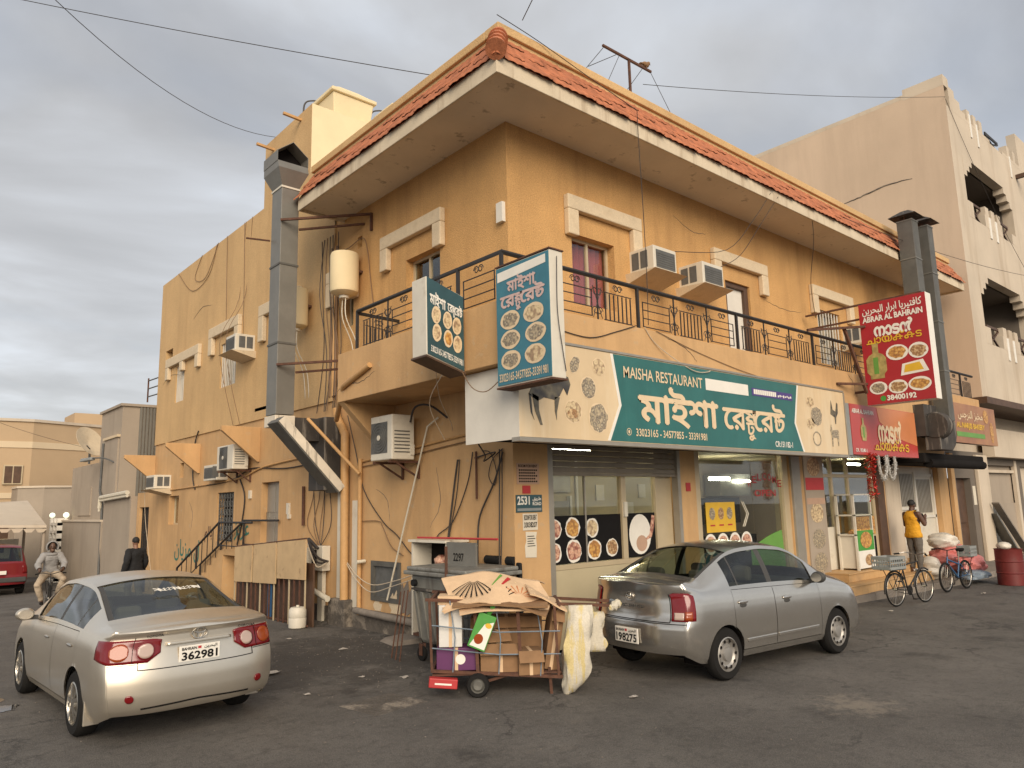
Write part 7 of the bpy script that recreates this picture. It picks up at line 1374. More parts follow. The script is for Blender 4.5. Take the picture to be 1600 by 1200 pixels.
cp('handle', lambda q: q.tube([(xb + .72, .2, ztp(xb) - .05), (xb + .76, yb / 2, ztp(xb) - .05), (xb + .72, yb - .2, ztp(xb) - .05)], .03, 8), 'bagb'); cp('handle_wrap', lambda q: (q.ball((xb + .7, .2, ztp(xb) - .05), .055, 8, 6, jit=.2), q.ball((xb + .75, .24, ztp(xb) - .03), .05, 8, 6, jit=.2), q.ball((xb + .66, .19, ztp(xb) - .07), .04, 8, 6, jit=.2)), 'sack')
for y in (.05, yb - .05): cp('leg', lambda q: q.bar((.88, y, 0.0), (.86, y, .3), .035))
cp('axle', lambda q: q.bar((0, -.05, .13), (0, yb + .05, .13), .04)); cp('strut', lambda q: (q.bar((0, .05, .13), (.4, .05, zb(.4)), .03), q.bar((0, .05, .13), (-.1, .05, zb(0)), .03)))
for y in (-.07, yb + .07):
    w_ = T('wheel', None, None); w_.parent = CT; w_.location = (0, y, .14); MB().lathe([(.085, -.035), (.125, -.035), (.14, 0), (.125, .035), (.085, .035)], 24, axis='y', cap=False).build('tyre', M['rubber'], w_, local=True, smooth=40); MB().lathe([(.001, -.03), (.05, -.035), (.075, -.01), (.09, -.03), (.09, .03), (.001, .03)], 20, axis='y', cap=False).build('rim', M['galvd'], w_, local=True, smooth=30)
    for k_ in ('label', 'category'):
        if k_ in w_: del w_[k_]
cp('floor', lambda q: q.box(xa, xb, 0, yb, .24, .26), 'rust')
def cart_thing(name, label, cat, u, v, z, rz=0, rx=0, ry=0, group=None):
    p = W3 @ Vector((u, v, z)); return T(name, label, cat, p, R(-40.5) + rz, group, rx, ry)
def carton(label, u, v, z, sx, sy, sz, m='card2', rz=0, rx=0, ry=0, flaps=True):
    c = cart_thing('carton', label, 'box', u, v, z, rz, rx, ry); MB().box(-sx / 2, sx / 2, -sy / 2, sy / 2, 0, sz).build('box', M[m], c, local=True, bevel=.006); MB().box(-.02, .02, -sy / 2 - .002, sy / 2 + .002, .0, sz + .002).build('tape', M['card'], c, local=True)
    if flaps: MB().hexa([(-sx / 2, -sy / 2 - .004, sz), (sx / 2, -sy / 2 - .004, sz), (sx / 2, -sy / 2 + .002, sz), (-sx / 2, -sy / 2 + .002, sz), (-sx / 2, -sy / 2 - .09, sz - .12), (sx / 2, -sy / 2 - .09, sz - .12), (sx / 2, -sy / 2 - .084, sz - .12), (-sx / 2, -sy / 2 - .084, sz - .12)]).build('flap', M[m], c, local=True)
    return c
c = carton('white foam boxes stacked at the left end of the cart', -.33, .2, .56, .28, .3, .5, 'foam', flaps=False); MB().box(-.15, .15, -.16, .16, .5, .6).build('lid', M['card'], c, local=True)
c = carton('purple carton at the bottom left of the cart', -.26, .2, .29, .48, .32, .26, 'purple', flaps=False)
o = MB(); o.disc((.05, -.164, .13), .06, .06); o.build('print', M['wink'], c, local=True, fix=False)
c = cart_thing('juice_carton', 'green fruit carton hanging tilted on the cart side', 'box', -.02, -.06, .56, 0, 0, R(22)); MB().box(-.11, .11, -.04, .04, 0, .42).build('box', M['greenbox'], c, local=True, bevel=.005)
o = MB(); o.prism([(-.09, .02), (.1, .02), (.1, .36), (.0, .3)], 'y', -.044, -.041); o.build('print', M['wink'], c, local=True); o = MB(); o.disc((-.01, -.046, .12), .055, .06); o.build('fruit_print', M['amber'], c, local=True, fix=False); o = MB(); o.disc((.05, -.046, .3), .04, .03); o.build('leaf_print', M['yellow'], c, local=True, fix=False)
MB().tube(catmull([(0, 0, .42), (.02, .0, .52), (-.05, .03, .58)]), .03, 6).build('bag_neck', M['greenbox'], c, local=True)
carton('small brown carton behind the green one', .2, .3, .42, .3, .25, .3, 'card2', R(20)); carton('flat brown carton leaning at the cart middle', .28, .06, .24, .5, .05, .34, 'card2', 0, R(-6)); carton('open brown carton at the cart front right', .62, .12, .23, .3, .3, .28, 'card2', R(8)); carton('tall brown carton at the right end of the cart', .86, .3, .26, .16, .4, .7, 'card2', R(5), 0, R(10)); carton('dark carton deep in the cart cage', .35, .55, .3, .9, .3, .55, 'card2', 0)
# heaps of flattened sheets on top, printed with rays
CS = cart_thing('cardboard_sheet', 'large flattened carton with printed rays topping the cart', 'cardboard', .2, .35, 1.08)
Zs = lambda x, y: .34 - .20 * abs(x + .12) ** 1.15 - .52 * max(0, .15 - y) - .3 * max(0, y - .15) ** 1.3 + .012 * math.sin(9 * x + 5 * y)
def sheet(par, name, m, fx, nx=14, ny=10, th=.012):
    q = MB()
    for j in range(ny + 1):
        for i in range(nx + 1): q.v.append(fx(i / nx, j / ny))
    for j in range(ny):
        for i in range(nx): a = j * (nx + 1) + i; q.f.append([a, a + 1, a + nx + 2, a + nx + 1]); q.m.append(0)
    o = q.build(name, m, par, local=True, fix=False); s_ = o.modifiers.new('thick', 'SOLIDIFY'); s_.thickness = th; return o
sheet(CS, 'sheet', M['card'], lambda u, v: (-.62 + 1.26 * u + .06 * math.sin(7 * v), -.46 + .98 * v + .03 * math.sin(9 * u), Zs(-.62 + 1.26 * u, -.46 + .98 * v)))
def onsheet(pts, w_, m, nm='printed_ray'):
    q = MB(); (a, b_), (c_, d_) = pts; n = 8
    for i in range(n + 1):
        t = i / n; x = a + (c_ - a) * t; y = b_ + (d_ - b_) * t; dx, dy = -(d_ - b_), (c_ - a); l_ = math.hypot(dx, dy); hw_ = w_ * (.35 + .65 * t) / 2
        for s in (-1, 1): xx = x + s * dx / l_ * hw_; yy = y + s * dy / l_ * hw_; q.v.append((xx, yy, Zs(xx, yy) + .018))
    for i in range(n): q.f.append([2 * i, 2 * i + 2, 2 * i + 3, 2 * i + 1]); q.m.append(0)
    q.build(nm, m, CS, local=True, fix=False)
for k in range(9): t = R(-150 + k * 14); onsheet([(-.25 + .05 * math.cos(t), -.02 + .05 * math.sin(t)), (-.25 + .3 * math.cos(t), -.02 + .36 * math.sin(t))], .02, M['ink'])
for k in range(7): t = R(35 + k * 18); onsheet([(.1 + .03 * math.cos(t), -.36 + .03 * math.sin(t)), (.1 + .2 * math.cos(t), -.36 + .22 * math.sin(t))], .018, M['ink'])
for k in range(7): t = R(20 + k * 20); onsheet([(.33 + .06 * math.cos(t), -.3 + .06 * math.sin(t)), (.33 + .22 * math.cos(t), -.3 + .2 * math.sin(t))], .016, M['orange_fade'])
onsheet([(-.02, -.14), (.1, .06)], .035, M['green_ink'], 'printed_bar'); onsheet([(.08, -.16), (.2, .02)], .05, M['redbox'], 'printed_bar')
for i, (u, v, rz, w_, tl_) in enumerate(((.0, .0, .1, .9, .05), (.45, -.05, -.2, .55, -.12), (-.42, .05, .15, .5, .1), (.1, -.02, -.05, 1.15, .0), (.62, .1, .12, .45, -.2))):
    c = cart_thing('cardboard_sheet', 'loose cardboard sheet under the rayed carton, ' + ('nearest the middle', 'low on the right rail', 'on the left rail', 'longest one, lowest', 'sticking out at the right end')[i], 'cardboard', .2 + u, .32 + v, 1.0 + .02 * i, rz)
    sheet(c, 'sheet', M['card'] if i % 2 == 0 else M['card2'], lambda a, b_: (-w_ / 2 + w_ * a, -.45 + .86 * b_, tl_ * (a - .5) + .02 * math.sin(5 * a + 3 * b_) + .05 * math.sin(math.pi * b_)), 6, 4, .02)
c = cart_thing('carton', 'crushed red carton fallen under the left end of the cart', 'box', -.42, -.05, .12, R(6), 0, R(6)); MB().box(-.17, .17, -.06, .06, 0, .11).build('box', M['redbox'], c, local=True, bevel=.01); lettering('print', 'kg', 'y', -.062, -.1, .08, .03, .08, M['wink'], c, local=True) if False else MB().box(-.1, .1, -.063, -.061, .04, .06).build('print', M['wink'], c, local=True)
def sack(label, u, v, z0, z1, w_, d_, lean, m):
    c = cart_thing('sack', label, 'sack', u, v, 0); q = MB(); nv = 16; nu = 18; rg = random.Random(int(u * 100))
    for i in range(nv + 1):
        t = i / nv; z = z0 + (z1 - z0) * t; k = float(np.interp(t, [0, .08, .25, .6, .85, 1], [.5, .8, 1.0, 1.0, .92, .8] if lean else [.95, 1, 1.0, 1.0, .95, .8])); kd = float(np.interp(t, [0, .1, .4, .8, 1], [.35, .8, 1, .8, .3]))
        for j in range(nu):
            a = 2 * math.pi * j / nu; f_ = 1 + .10 * math.sin(4 * a + 7 * t + u) + .07 * math.sin(7 * a - 11 * t) + rg.uniform(-.03, .03); ca, sa = math.cos(a), math.sin(a)
            q.v.append((lean * (1 - t) ** 2 + w_ / 2 * k * f_ * math.copysign(abs(ca) ** .6, ca) + .02 * math.sin(9 * t), d_ / 2 * kd * f_ * math.copysign(abs(sa) ** .8, sa), z + .05 * (1 - t) * (ca if lean else 0)))
    for i in range(nv):
        for j in range(nu): q.f.append([i * nu + j, i * nu + (j + 1) % nu, (i + 1) * nu + (j + 1) % nu, (i + 1) * nu + j]); q.m.append(0)
    q.f.append(list(range(nu))[::-1]); q.m.append(0); q.f.append([nv * nu + j for j in range(nu)]); q.m.append(0)
    q.build('body', M[m], c, local=True, smooth=70); return c
sack('tall white and yellow woven sack hung on the cart handle', 1.24, .02, .02, 1.02, .33, .24, -.12, 'sack')
sack('smaller pale sack hanging behind the tall one', 1.42, .3, .42, .9, .3, .10, 0, 'sack')
# ================================================================ bicycles
def bicycle(label, p, ang, frame_m, mtb, basket):
    b = T('bicycle', label, 'bicycle', p, ang); r_ = .34; wb = 1.05
    for x in (0, wb):
        w_ = T('wheel', None, None); w_.parent = b; w_.location = (x, 0, r_)
        for k_ in ('label', 'category'):
            if k_ in w_: del w_[k_]
        tr_ = .024 if mtb else .017; q = MB(); q.tube([((r_ - tr_) * math.cos(2 * math.pi * k / 36), 0, (r_ - tr_) * math.sin(2 * math.pi * k / 36)) for k in range(36)], tr_, 7, closed=True); q.build('tyre', M['rubber'], w_, local=True, smooth=60, fix=False)
        q = MB(); q.tube([((r_ - tr_ * 2.2) * math.cos(2 * math.pi * k / 36), 0, (r_ - tr_ * 2.2) * math.sin(2 * math.pi * k / 36)) for k in range(36)], .011, 6, closed=True); q.build('rim', M['chrome'], w_, local=True, smooth=60, fix=False)
        q = MB()
        for k in range(18): t = 2 * math.pi * k / 18; q.tube([(.02 * math.cos(t + .6), .015 * (-1) ** k, .02 * math.sin(t + .6)), ((r_ - .05) * math.cos(t), 0, (r_ - .05) * math.sin(t))], .0025, 3)
        q.build('spokes', M['chrome'], w_, local=True, fix=False); MB().lathe([(.022, -.04), (.022, .04)], 10, axis='y').build('hub', M['chrome'], w_, local=True)
    bb = (.43, 0, .3); hd = (.88, 0, .86 if not mtb else .8); hb = (.92, 0, .7 if not mtb else .66); st = (.30, 0, .80 if not mtb else .66); q = MB()
    for a, c in ((bb, st), (st, hd) if not mtb else ((.33, 0, .6), (.9, 0, .74)), (bb, hb), (hd, hb)): q.tube([a, c], .019 if mtb else .016, 8)
    for s in (-.05, .05): q.tube([(bb[0], s * .6, bb[2]), (0, s, r_)], .011, 6); q.tube([(st[0], s * .5, st[2] - .05), (0, s, r_)], .009, 6)
    q.build('frame', frame_m, b, local=True, smooth=50, fix=False); q = MB()
    for s in (-.05, .05): q.tube([(hb[0], s, hb[2] - .02), (.97, s, .5), (wb, s, r_)], .013, 6)
    q.build('fork', frame_m if not mtb else M['black'], b, local=True, smooth=50); q = MB(); hz_ = 1.0 if not mtb else .95
    q.tube([hd, (.85, 0, hz_)], .014, 6); q.tube(catmull([(.72 if not mtb else .84, -.3, hz_ + .02), (.84, -.2, hz_ + .04), (.87, 0, hz_), (.84, .2, hz_ + .04), (.72 if not mtb else .84, .3, hz_ + .02)]), .012, 6); q.build('handlebar', M['chrome'] if not mtb else M['black'], b, local=True, smooth=50)
    for s in (-1, 1): MB().tube([(.72 if not mtb else .84, s * .28, hz_ + .02), (.64 if not mtb else .84, s * .36, hz_ + .01)], .018, 7).build('grip', M['rubber'], b, local=True)
    q = MB(); q.tube([st, (st[0] - .03, 0, .9)], .013, 6); q.build('seat_post', M['chrome'], b, local=True); q = MB(); q.hexa([(.12, -.08, .9), (.2, -.08, .88), (.2, .08, .88), (.12, .08, .9), (.1, -.09, .97), (.4, -.025, .95), (.4, .025, .95), (.1, .09, .97)]); q.build('saddle', M['rubber'], b, local=True, bevel=.025)
    q = MB(); q.lathe([(.09, -.006), (.1, 0), (.09, .006)], 24, (bb[0], -.05, bb[2]), 'y'); q.build('chainring', M['chrome'] if mtb else M['rubber'], b, local=True); q = MB(); q.bar((.0, -.055, r_ + .04), (.43, -.055, .38), .012); q.bar((.0, -.055, r_ - .04), (.43, -.055, .22), .012); q.build('chain', M['rubber'], b, local=True)
    for s, dx, dz in ((-1, .05, -.17), (1, -.05, .17)): q = MB(); q.bar((bb[0], s * .06, bb[2]), (bb[0] + dx, s * .08, bb[2] + dz), .018); q.box(bb[0] + dx - .05, bb[0] + dx + .05, s * .13 - .04, s * .13 + .04, bb[2] + dz - .012, bb[2] + dz + .012); q.build('crank', M['black'], b, local=True)
    if not mtb:
        for x, a0, a1 in ((0, 30, 200), (wb, 60, 190)): q = MB(); q.tube([(x + (r_ + .03) * math.cos(R(t)), 0, r_ + (r_ + .03) * math.sin(R(t))) for t in range(a0, a1, 10)], .02, 6); q.build('mudguard', frame_m, b, local=True, smooth=60)
    q = MB()
    for s in (-.1, .1): q.tube([(.28, s, .74), (-.3, s, .74), ], .008, 5); q.tube([(-.2, s, .74), (0, s * .5, r_)], .008, 5)
    q.build('carrier', M['black'], b, local=True)
    bx0, bx1, by, bz0, bz1 = basket; ck = T('crate', None, None); ck.parent = b
    for k_ in ('label', 'category'):
        if k_ in ck: del ck[k_]
    ck.location = (0, 0, 0); n = 7
    for s in (-1, 1):
        for z, h_ in ((bz0, .05), ((bz0 + bz1) / 2 - .015, .03), (bz1 - .06, .06)): MB().box(bx0, bx1, s * by - .008, s * by + .008, z, z + h_).build('slat', M['greyplas'], ck, local=True)
        for k in range(n + 1): x = bx0 + (bx1 - bx0 - .02) * k / n; MB().box(x, x + .02, s * by - .006, s * by + .006, bz0 + .05, bz1 - .06).build('slat', M['greyplas'], ck, local=True)
    for x in (bx0, bx1):
        for z, h_ in ((bz0, .05), ((bz0 + bz1) / 2 - .015, .03), (bz1 - .06, .06)): MB().box(x - .008, x + .008, -by + .009, by - .009, z, z + h_).build('slat', M['greyplas'], ck, local=True)
        for k in range(1, n): y = -by + 2 * by * k / n; MB().box(x - .006, x + .006, y - .01, y + .01, bz0 + .05, bz1 - .06).build('slat', M['greyplas'], ck, local=True)
    MB().box(bx0, bx1, -by + .01, by - .01, bz0 - .012, bz0 - .002).build('base', M['greyplas'], ck, local=True)
    return b
bicycle('black roadster bicycle with wide grey crate on its rear carrier', (8.86, -1.72, 0), R(-9.5), M['black'], False, (-.42, .12, .2, .77, 1.02))
bicycle('blue mountain bicycle with small grey crate behind the saddle', (12.95, -1.70, 0), R(176), M['bluep'], True, (-.38, -.02, .15, .76, 1.0))
# ================================================================ people
def grown_body(J, fing, m, parent):
    """torso, limbs, head and fingers laid up round the skeleton and fused into one continuous skin"""
    q = MB(); v = lambda k: Vector(J[k][:3]); up = (v('chest') - v('pelvis')).normalized(); lat = Vector((0, 1, 0))
    def loft(rows, n=20):
        vs = []
        for (c, w_, d_, ax) in rows:
            fwd = lat.cross(ax).normalized()
            for k in range(n): t = 2 * math.pi * k / n; ct, st_ = math.cos(t), math.sin(t); vs.append(c + lat * w_ * math.copysign(abs(ct) ** .8, ct) + fwd * d_ * math.copysign(abs(st_) ** .8, st_))
        fs = [(i * n + k, i * n + (k + 1) % n, (i + 1) * n + (k + 1) % n, (i + 1) * n + k) for i in range(len(rows) - 1) for k in range(n)]
        q.add(vs, fs + [tuple(range(n))[::-1], tuple(range((len(rows) - 1) * n, len(rows) * n))])
    P, S_, C_, Nb = v('pelvis'), v('spine'), v('chest'), v('neckb')
    loft([(P - up * .12, .13, .10, up), (P - up * .05, .165, .125, up), (P + up * .03, .165, .12, up), (S_, .145, .10, up), ((S_ + C_) / 2, .16, .11, up), (C_, .18, .12, up), (C_ + (Nb - C_) * .5, .16, .105, up), (Nb - up * .01, .09, .075, up)])
    q.tube([Nb - up * .06, v('neck'), v('head')], [.075, .056, .055], 14)
    h_, c_ = v('head'), v('crown'); mid = (h_ + c_) / 2; q.ball(tuple(mid + Vector((-.005, 0, .01))), .105, 20, 14, (.92, .74, 1.02)); q.ball(tuple(h_ + Vector((.025, 0, -.045))), .07, 16, 10, (.85, .75, .85))
    q.tube([h_ + Vector((.085, 0, .045)), h_ + Vector((.112, 0, .002)), h_ + Vector((.085, 0, -.012))], [.012, .019, .012], 8)
    for s in (-1, 1): q.ball(tuple(h_ + Vector((-.008, s * .078, .012))), .03, 10, 8, (.65, .4, 1))
    for s in 'LR':
        for ch, rr in ((('sh', 'el', 'wr'), (.068, .05, .036)), (('hip', 'kn', 'an'), (.10, .066, .046))):
            p = [v(k + s) for k in ch]; a, b_, c = p; q.tube([a, a.lerp(b_, .35), b_, b_.lerp(c, .3), c], [rr[0], rr[0] * .93, rr[1], rr[1] * 1.08, rr[2]], 12)
            for k, r_ in zip(p, rr): q.ball(tuple(k), r_, 14, 10)
        q.tube([C_ + up * .04, v('sh' + s)], [.09, .07], 12)
        an, to = v('an' + s), v('to' + s); q.tube([an + Vector((-.04, 0, -.05)), an + Vector((.03, 0, -.03)), to], [.04, .045, .035], 10)
        wr, ha = v('wr' + s), v('ha' + s); q.tube([wr, wr.lerp(ha, .6), ha + (ha - wr) * .25], [.034, .042, .036], 10)
        for k in range(4): q.tube([fing[f'f{s}{k}{c}'][:3] for c in 'abc'], [.013, .012, .011], 8)
        q.tube([fing[f't{s}{c}'][:3] for c in 'abc'], [.014, .013, .011], 8)
    me = q.mesh('body'); o = bpy.data.objects.new('body', me); COL.objects.link(o)
    bm = bmesh.new(); bm.from_mesh(me); bmesh.ops.recalc_face_normals(bm, faces=bm.faces); bm.to_mesh(me); bm.free()
    rm_ = o.modifiers.new('fuse', 'REMESH'); rm_.mode = 'VOXEL'; rm_.voxel_size = .0095; sm = o.modifiers.new('soft', 'SMOOTH'); sm.factor = .5; sm.iterations = 4
    dg = bpy.context.evaluated_depsgraph_get(); nm = bpy.data.meshes.new_from_object(o.evaluated_get(dg)); bpy.data.objects.remove(o); nm.name = 'body'
    nm.materials.clear(); nm.materials.append(m); nm.polygons.foreach_set('use_smooth', [True] * len(nm.polygons)); r = bpy.data.objects.new('body', nm); COL.objects.link(r); r.parent = parent; return r
def person(label, loc, rz, P, skin_m, top_m, leg_m, sleeves, hood=False, shoe_m=None):
    """local: facing +x, left +y. P overrides joints"""
    r = T('person', label, 'person', loc, rz)
    J = dict(pelvis=(0, 0, .95, .13, .10), spine=(.0, 0, 1.15, .135, .10), chest=(.0, 0, 1.35, .15, .105), neckb=(.0, 0, 1.47, .07, .07), neck=(.01, 0, 1.53, .055, .055), head=(.03, 0, 1.63, .085, .075), crown=(.02, 0, 1.72, .075, .066),
        shL=(0, .18, 1.42, .065), elL=(-.02, .25, 1.14, .048), wrL=(.06, .26, .90, .035), haL=(.09, .25, .82, .036, .022), shR=(0, -.18, 1.42, .065), elR=(-.02, -.25, 1.14, .048), wrR=(.06, -.26, .90, .035), haR=(.09, -.25, .82, .036, .022),
        hipL=(0, .095, .90, .095), knL=(.01, .10, .50, .065), anL=(-.02, .10, .09, .045), toL=(.13, .11, .035, .042, .03), hipR=(0, -.095, .90, .095), knR=(.01, -.10, .50, .065), anR=(-.02, -.10, .09, .045), toR=(.13, -.11, .035, .042, .03))
    J.update(P)
    fing = {}
    for s in 'LR':
        w_, h_ = Vector(J['wr' + s][:3]), Vector(J['ha' + s][:3]); d = (h_ - w_).normalized(); sdv = d.cross(Vector((0, 1, 0)));
        sdv = sdv.normalized() if sdv.length > .1 else Vector((1, 0, 0)); pn = d.cross(sdv)
        for k in range(4):
            a = h_ + sdv * (.022 * (1.5 - k)) + d * .01; l_ = (.055, .065, .06, .045)[k]; b_ = a + d * l_ + pn * .012; c = b_ + d * l_ * .6 + pn * .03
            fing[f'f{s}{k}a'] = (*a, .009); fing[f'f{s}{k}b'] = (*b_, .008); fing[f'f{s}{k}c'] = (*c, .0065)
        a = h_ - d * .03 + sdv * .03; b_ = a + d * .03 + sdv * .03; fing[f't{s}a'] = (*a, .010); fing[f't{s}b'] = (*b_, .009); fing[f't{s}c'] = (*(b_ + d * .03), .008)
    body = grown_body(J, fing, skin_m, r)
    # clothes: the body surface itself, picked out by the nearest bone and pushed outwards
    seg = [('T', 'pelvis', 'spine'), ('T', 'spine', 'chest'), ('T', 'chest', 'neckb'), ('H', 'neckb', 'neck'), ('H', 'neck', 'crown')]
    for s in 'LR': seg += [('S', 'chest', 'sh' + s), ('U', 'sh' + s, 'el' + s), ('F', 'el' + s, 'wr' + s), ('H', 'wr' + s, 'ha' + s), ('P', 'pelvis', 'hip' + s), ('L', 'hip' + s, 'kn' + s), ('C', 'kn' + s, 'an' + s), ('H', 'an' + s, 'to' + s)]
    A_s = np.array([J[q[1]][:3] for q in seg]); B_s = np.array([J[q[2]][:3] for q in seg]); bm_ = body.data
    co = np.array([v.co[:] for v in bm_.vertices]); no = np.array([v.normal[:] for v in bm_.vertices])
    pc = np.array([pl.center[:] for pl in bm_.polygons]); d = B_s - A_s; best = None
    for k in range(len(seg)):
        t = np.clip(((pc - A_s[k]) @ d[k]) / max(float(d[k] @ d[k]), 1e-9), 0, 1); e_ = np.linalg.norm(A_s[k] + t[:, None] * d[k] - pc, axis=1) - .4 * {'T': .14, 'S': .08, 'P': .12, 'L': .08}.get(seg[k][0], .05)
        if best is None: best = e_.copy(); bk_ = np.zeros(len(pc), int); bt = t.copy()
        else: w_ = e_ < best; best[w_] = e_[w_]; bk_[w_] = k; bt[w_] = t[w_]
    hem = J['pelvis'][2] - (.10 if J['hipL'][2] - J['knL'][2] > .25 else .0); pv = J['pelvis']
    def cloth(name, ok, off, m_):
        q = MB(); vm = {}
        for pl in bm_.polygons:
            if not ok(pc[pl.index], seg[bk_[pl.index]][0], bt[pl.index]): continue
            f = []
            for v in pl.vertices:
                if v not in vm: vm[v] = len(q.v); wob = .012 * mnoise.noise(Vector(co[v]) * 9) + .006 * mnoise.noise(Vector(co[v]) * 24); q.v.append(tuple(co[v] + no[v] * (off + wob)))
                f.append(vm[v])
            q.f.append(f); q.m.append(0)
        o = q.build(name, m_, r, local=True, fix=False, smooth=80); o.modifiers.new('thick', 'SOLIDIFY').thickness = .008; return o
    def is_shirt(c, k, t):
        if k == 'S' and t > .72 and not sleeves: return False
        if k in ('T', 'S'): return c[2] < J['neckb'][2] + .03
        if k == 'U': return sleeves > 0
        if k == 'F': return sleeves > 0 and t < .92
        return k in ('P', 'L') and c[2] > hem
    def is_leg(c, k, t): return (k in ('P', 'L')) or (k == 'C' and t < .95) or (k == 'T' and c[2] < pv[2] + .06)
    cloth('trousers', is_leg, .014, leg_m); cloth('shirt', is_shirt, .026, top_m)
    for s in 'LR':
        a, t = Vector(J['an' + s][:3]), Vector(J['to' + s][:3]); q = MB(); q.tube([a + Vector((-.03, 0, -.045)), a + Vector((.02, 0, -.04)), t + Vector((.04, 0, .0))], [.045, .05, .035], 10); q.build('shoe', shoe_m or M['rubber'], r, local=True, smooth=60)
    h_ = Vector(J['head'][:3]); c_ = Vector(J['crown'][:3]); fx = Vector((1, 0, 0)); yaw = P.get('yaw', 0) if False else 0
    q = MB(); q.ball(tuple((h_ + c_) / 2 + Vector((-.018, 0, .028))), .104, 16, 10, (.92, .84, .9)); q.v = [((h_.x + .03) if (v[0] > h_.x + .03 and v[2] < h_.z + .085) else v[0], v[1] * (1 if v[2] > h_.z else .9), max(v[2], h_.z - .03)) for v in q.v]; q.build('hair', M['hair'], r, local=True, smooth=70)
    for s in (-1, 1):
        q = MB(); q.ball(tuple(h_ + Vector((.088, s * .032, .045))), .011, 8, 6); q.build('eye', M['hair'], r, local=True, smooth=60)
    q = MB(); q.tube([h_ + Vector((.080, -.022, -.045)), h_ + Vector((.087, 0, -.047)), h_ + Vector((.080, .022, -.045))], .006, 6); q.build('mouth', M['f3'], r, local=True, smooth=60)
    if hood:
        q = MB(); n = 16
        for i in range(9):
            t = i / 8
            for k in range(n + 1): a = R(-35 + 250 * k / n); rr = .125 + .02 * math.sin(math.pi * t); q.v.append((h_.x + .06 - .16 * t, rr * math.cos(a) * (1 - .5 * t ** 3), h_.z + .03 + rr * 1.12 * math.sin(a) * (1 - .25 * t ** 3)))
        for i in range(8):
            for k in range(n): a = i * (n + 1) + k; q.f.append([a, a + 1, a + n + 2, a + n + 1]); q.m.append(0)
        o = q.build('hood', top_m, r, local=True, smooth=70, fix=False); o.modifiers.new('thick', 'SOLIDIFY').thickness = .02
        q = MB(); q.tube([(h_.x - .05 + .1 * math.cos(2 * math.pi * k / 14), .12 * math.sin(2 * math.pi * k / 14), h_.z - .16) for k in range(14)], .035, 7, closed=True); q.build('collar', top_m, r, local=True, smooth=70)
    return r, J
# man in yellow vest at the white door, back to us, looking at a phone
pm, J = person('person in a yellow sleeveless top and grey trousers holding a phone at the far door', (12.65, -.72, .36), R(-14), dict(elR=(.10, -.25, 1.17, .05), wrR=(.30, -.14, 1.28, .036), haR=(.36, -.10, 1.33, .036, .022), elL=(.06, .24, 1.15, .05), wrL=(.27, .12, 1.22, .036), haL=(.33, .08, 1.27, .036, .022), head=(.045, 0, 1.62, .085, .075), crown=(.055, 0, 1.71, .075, .066), knL=(.03, .1, .5, .065), pelvis=(0, 0, .95, .14, .11), chest=(.0, 0, 1.35, .16, .115)), M['skin'], M['shirt'], M['trouser'], 0, shoe_m=M['white'])
PH = MB(); PH.T = pm.matrix_basis @ Matrix.Translation((.40, -.01, 1.36)) @ Matrix.Rotation(R(-30), 4, 'Y'); PH.box(-.006, .006, -.04, .04, -.08, .08); PH.build('phone', M['blackp'], label='black phone held by the person in yellow', cat='phone')
person('person in black long sleeved top walking behind the champagne car', (-1.95, 12.6, gz(12.6)), R(105), dict(knL=(.12, .1, .52, .065), anL=(.05, .1, .11, .045), toL=(.2, .11, .05, .042, .03), knR=(-.02, -.1, .5, .065), anR=(-.18, -.1, .12, .045), toR=(-.05, -.11, .04, .042, .03), elL=(-.1, .28, 1.16, .048), wrL=(.0, .3, .92, .035), haL=(.03, .3, .84, .036, .022), elR=(.0, -.28, 1.15, .048), wrR=(.14, -.28, .95, .035), haR=(.18, -.27, .88, .036, .022), crown=(.03, .01, 1.72, .075, .066)), mat('skin_tan', (.24, .125, .08), .55, .08, 6), M['blackcloth'], M['trouser'], 1)
# rider on a dark bicycle coming towards us
RP = Vector((-3.30, 15.6, gz(15.6)))
Jr = dict(pelvis=(-.18, 0, .98, .13, .12), spine=(-.12, 0, 1.16, .14, .12), chest=(-.03, 0, 1.36, .17, .13), neckb=(.03, 0, 1.48, .07), neck=(.05, 0, 1.53, .055), head=(.08, 0, 1.62, .085, .075), crown=(.08, 0, 1.71, .075, .066), shL=(.0, .19, 1.42, .07), shR=(.0, -.19, 1.42, .07), elL=(.12, .32, 1.2, .055), elR=(.12, -.32, 1.2, .055), wrL=(.34, .27, 1.07, .038), wrR=(.34, -.27, 1.07, .038), haL=(.41, .26, 1.05, .036, .024), haR=(.41, -.26, 1.05, .036, .024), hipL=(-.14, .11, .94, .1), hipR=(-.14, -.11, .94, .1), knL=(.26, .30, .80, .07), knR=(.24, -.30, .66, .07), anL=(.1, .17, .40, .045), anR=(.08, -.17, .22, .045), toL=(.23, .18, .35, .042, .03), toR=(.21, -.18, .17, .042, .03))
person('person in a pale grey hooded jacket riding a bicycle up the side street', RP, R(-98), Jr, mat('skin_brown', (.11, .06, .04), .55, .08, 6), M['greycloth'], M['beigecloth'], 1, hood=True)
bk = bicycle('dark bicycle ridden by the hooded person', RP + Vector((.06, .46, 0)), R(-98), M['black'], True, (-.36, -.04, .15, .77, .95))
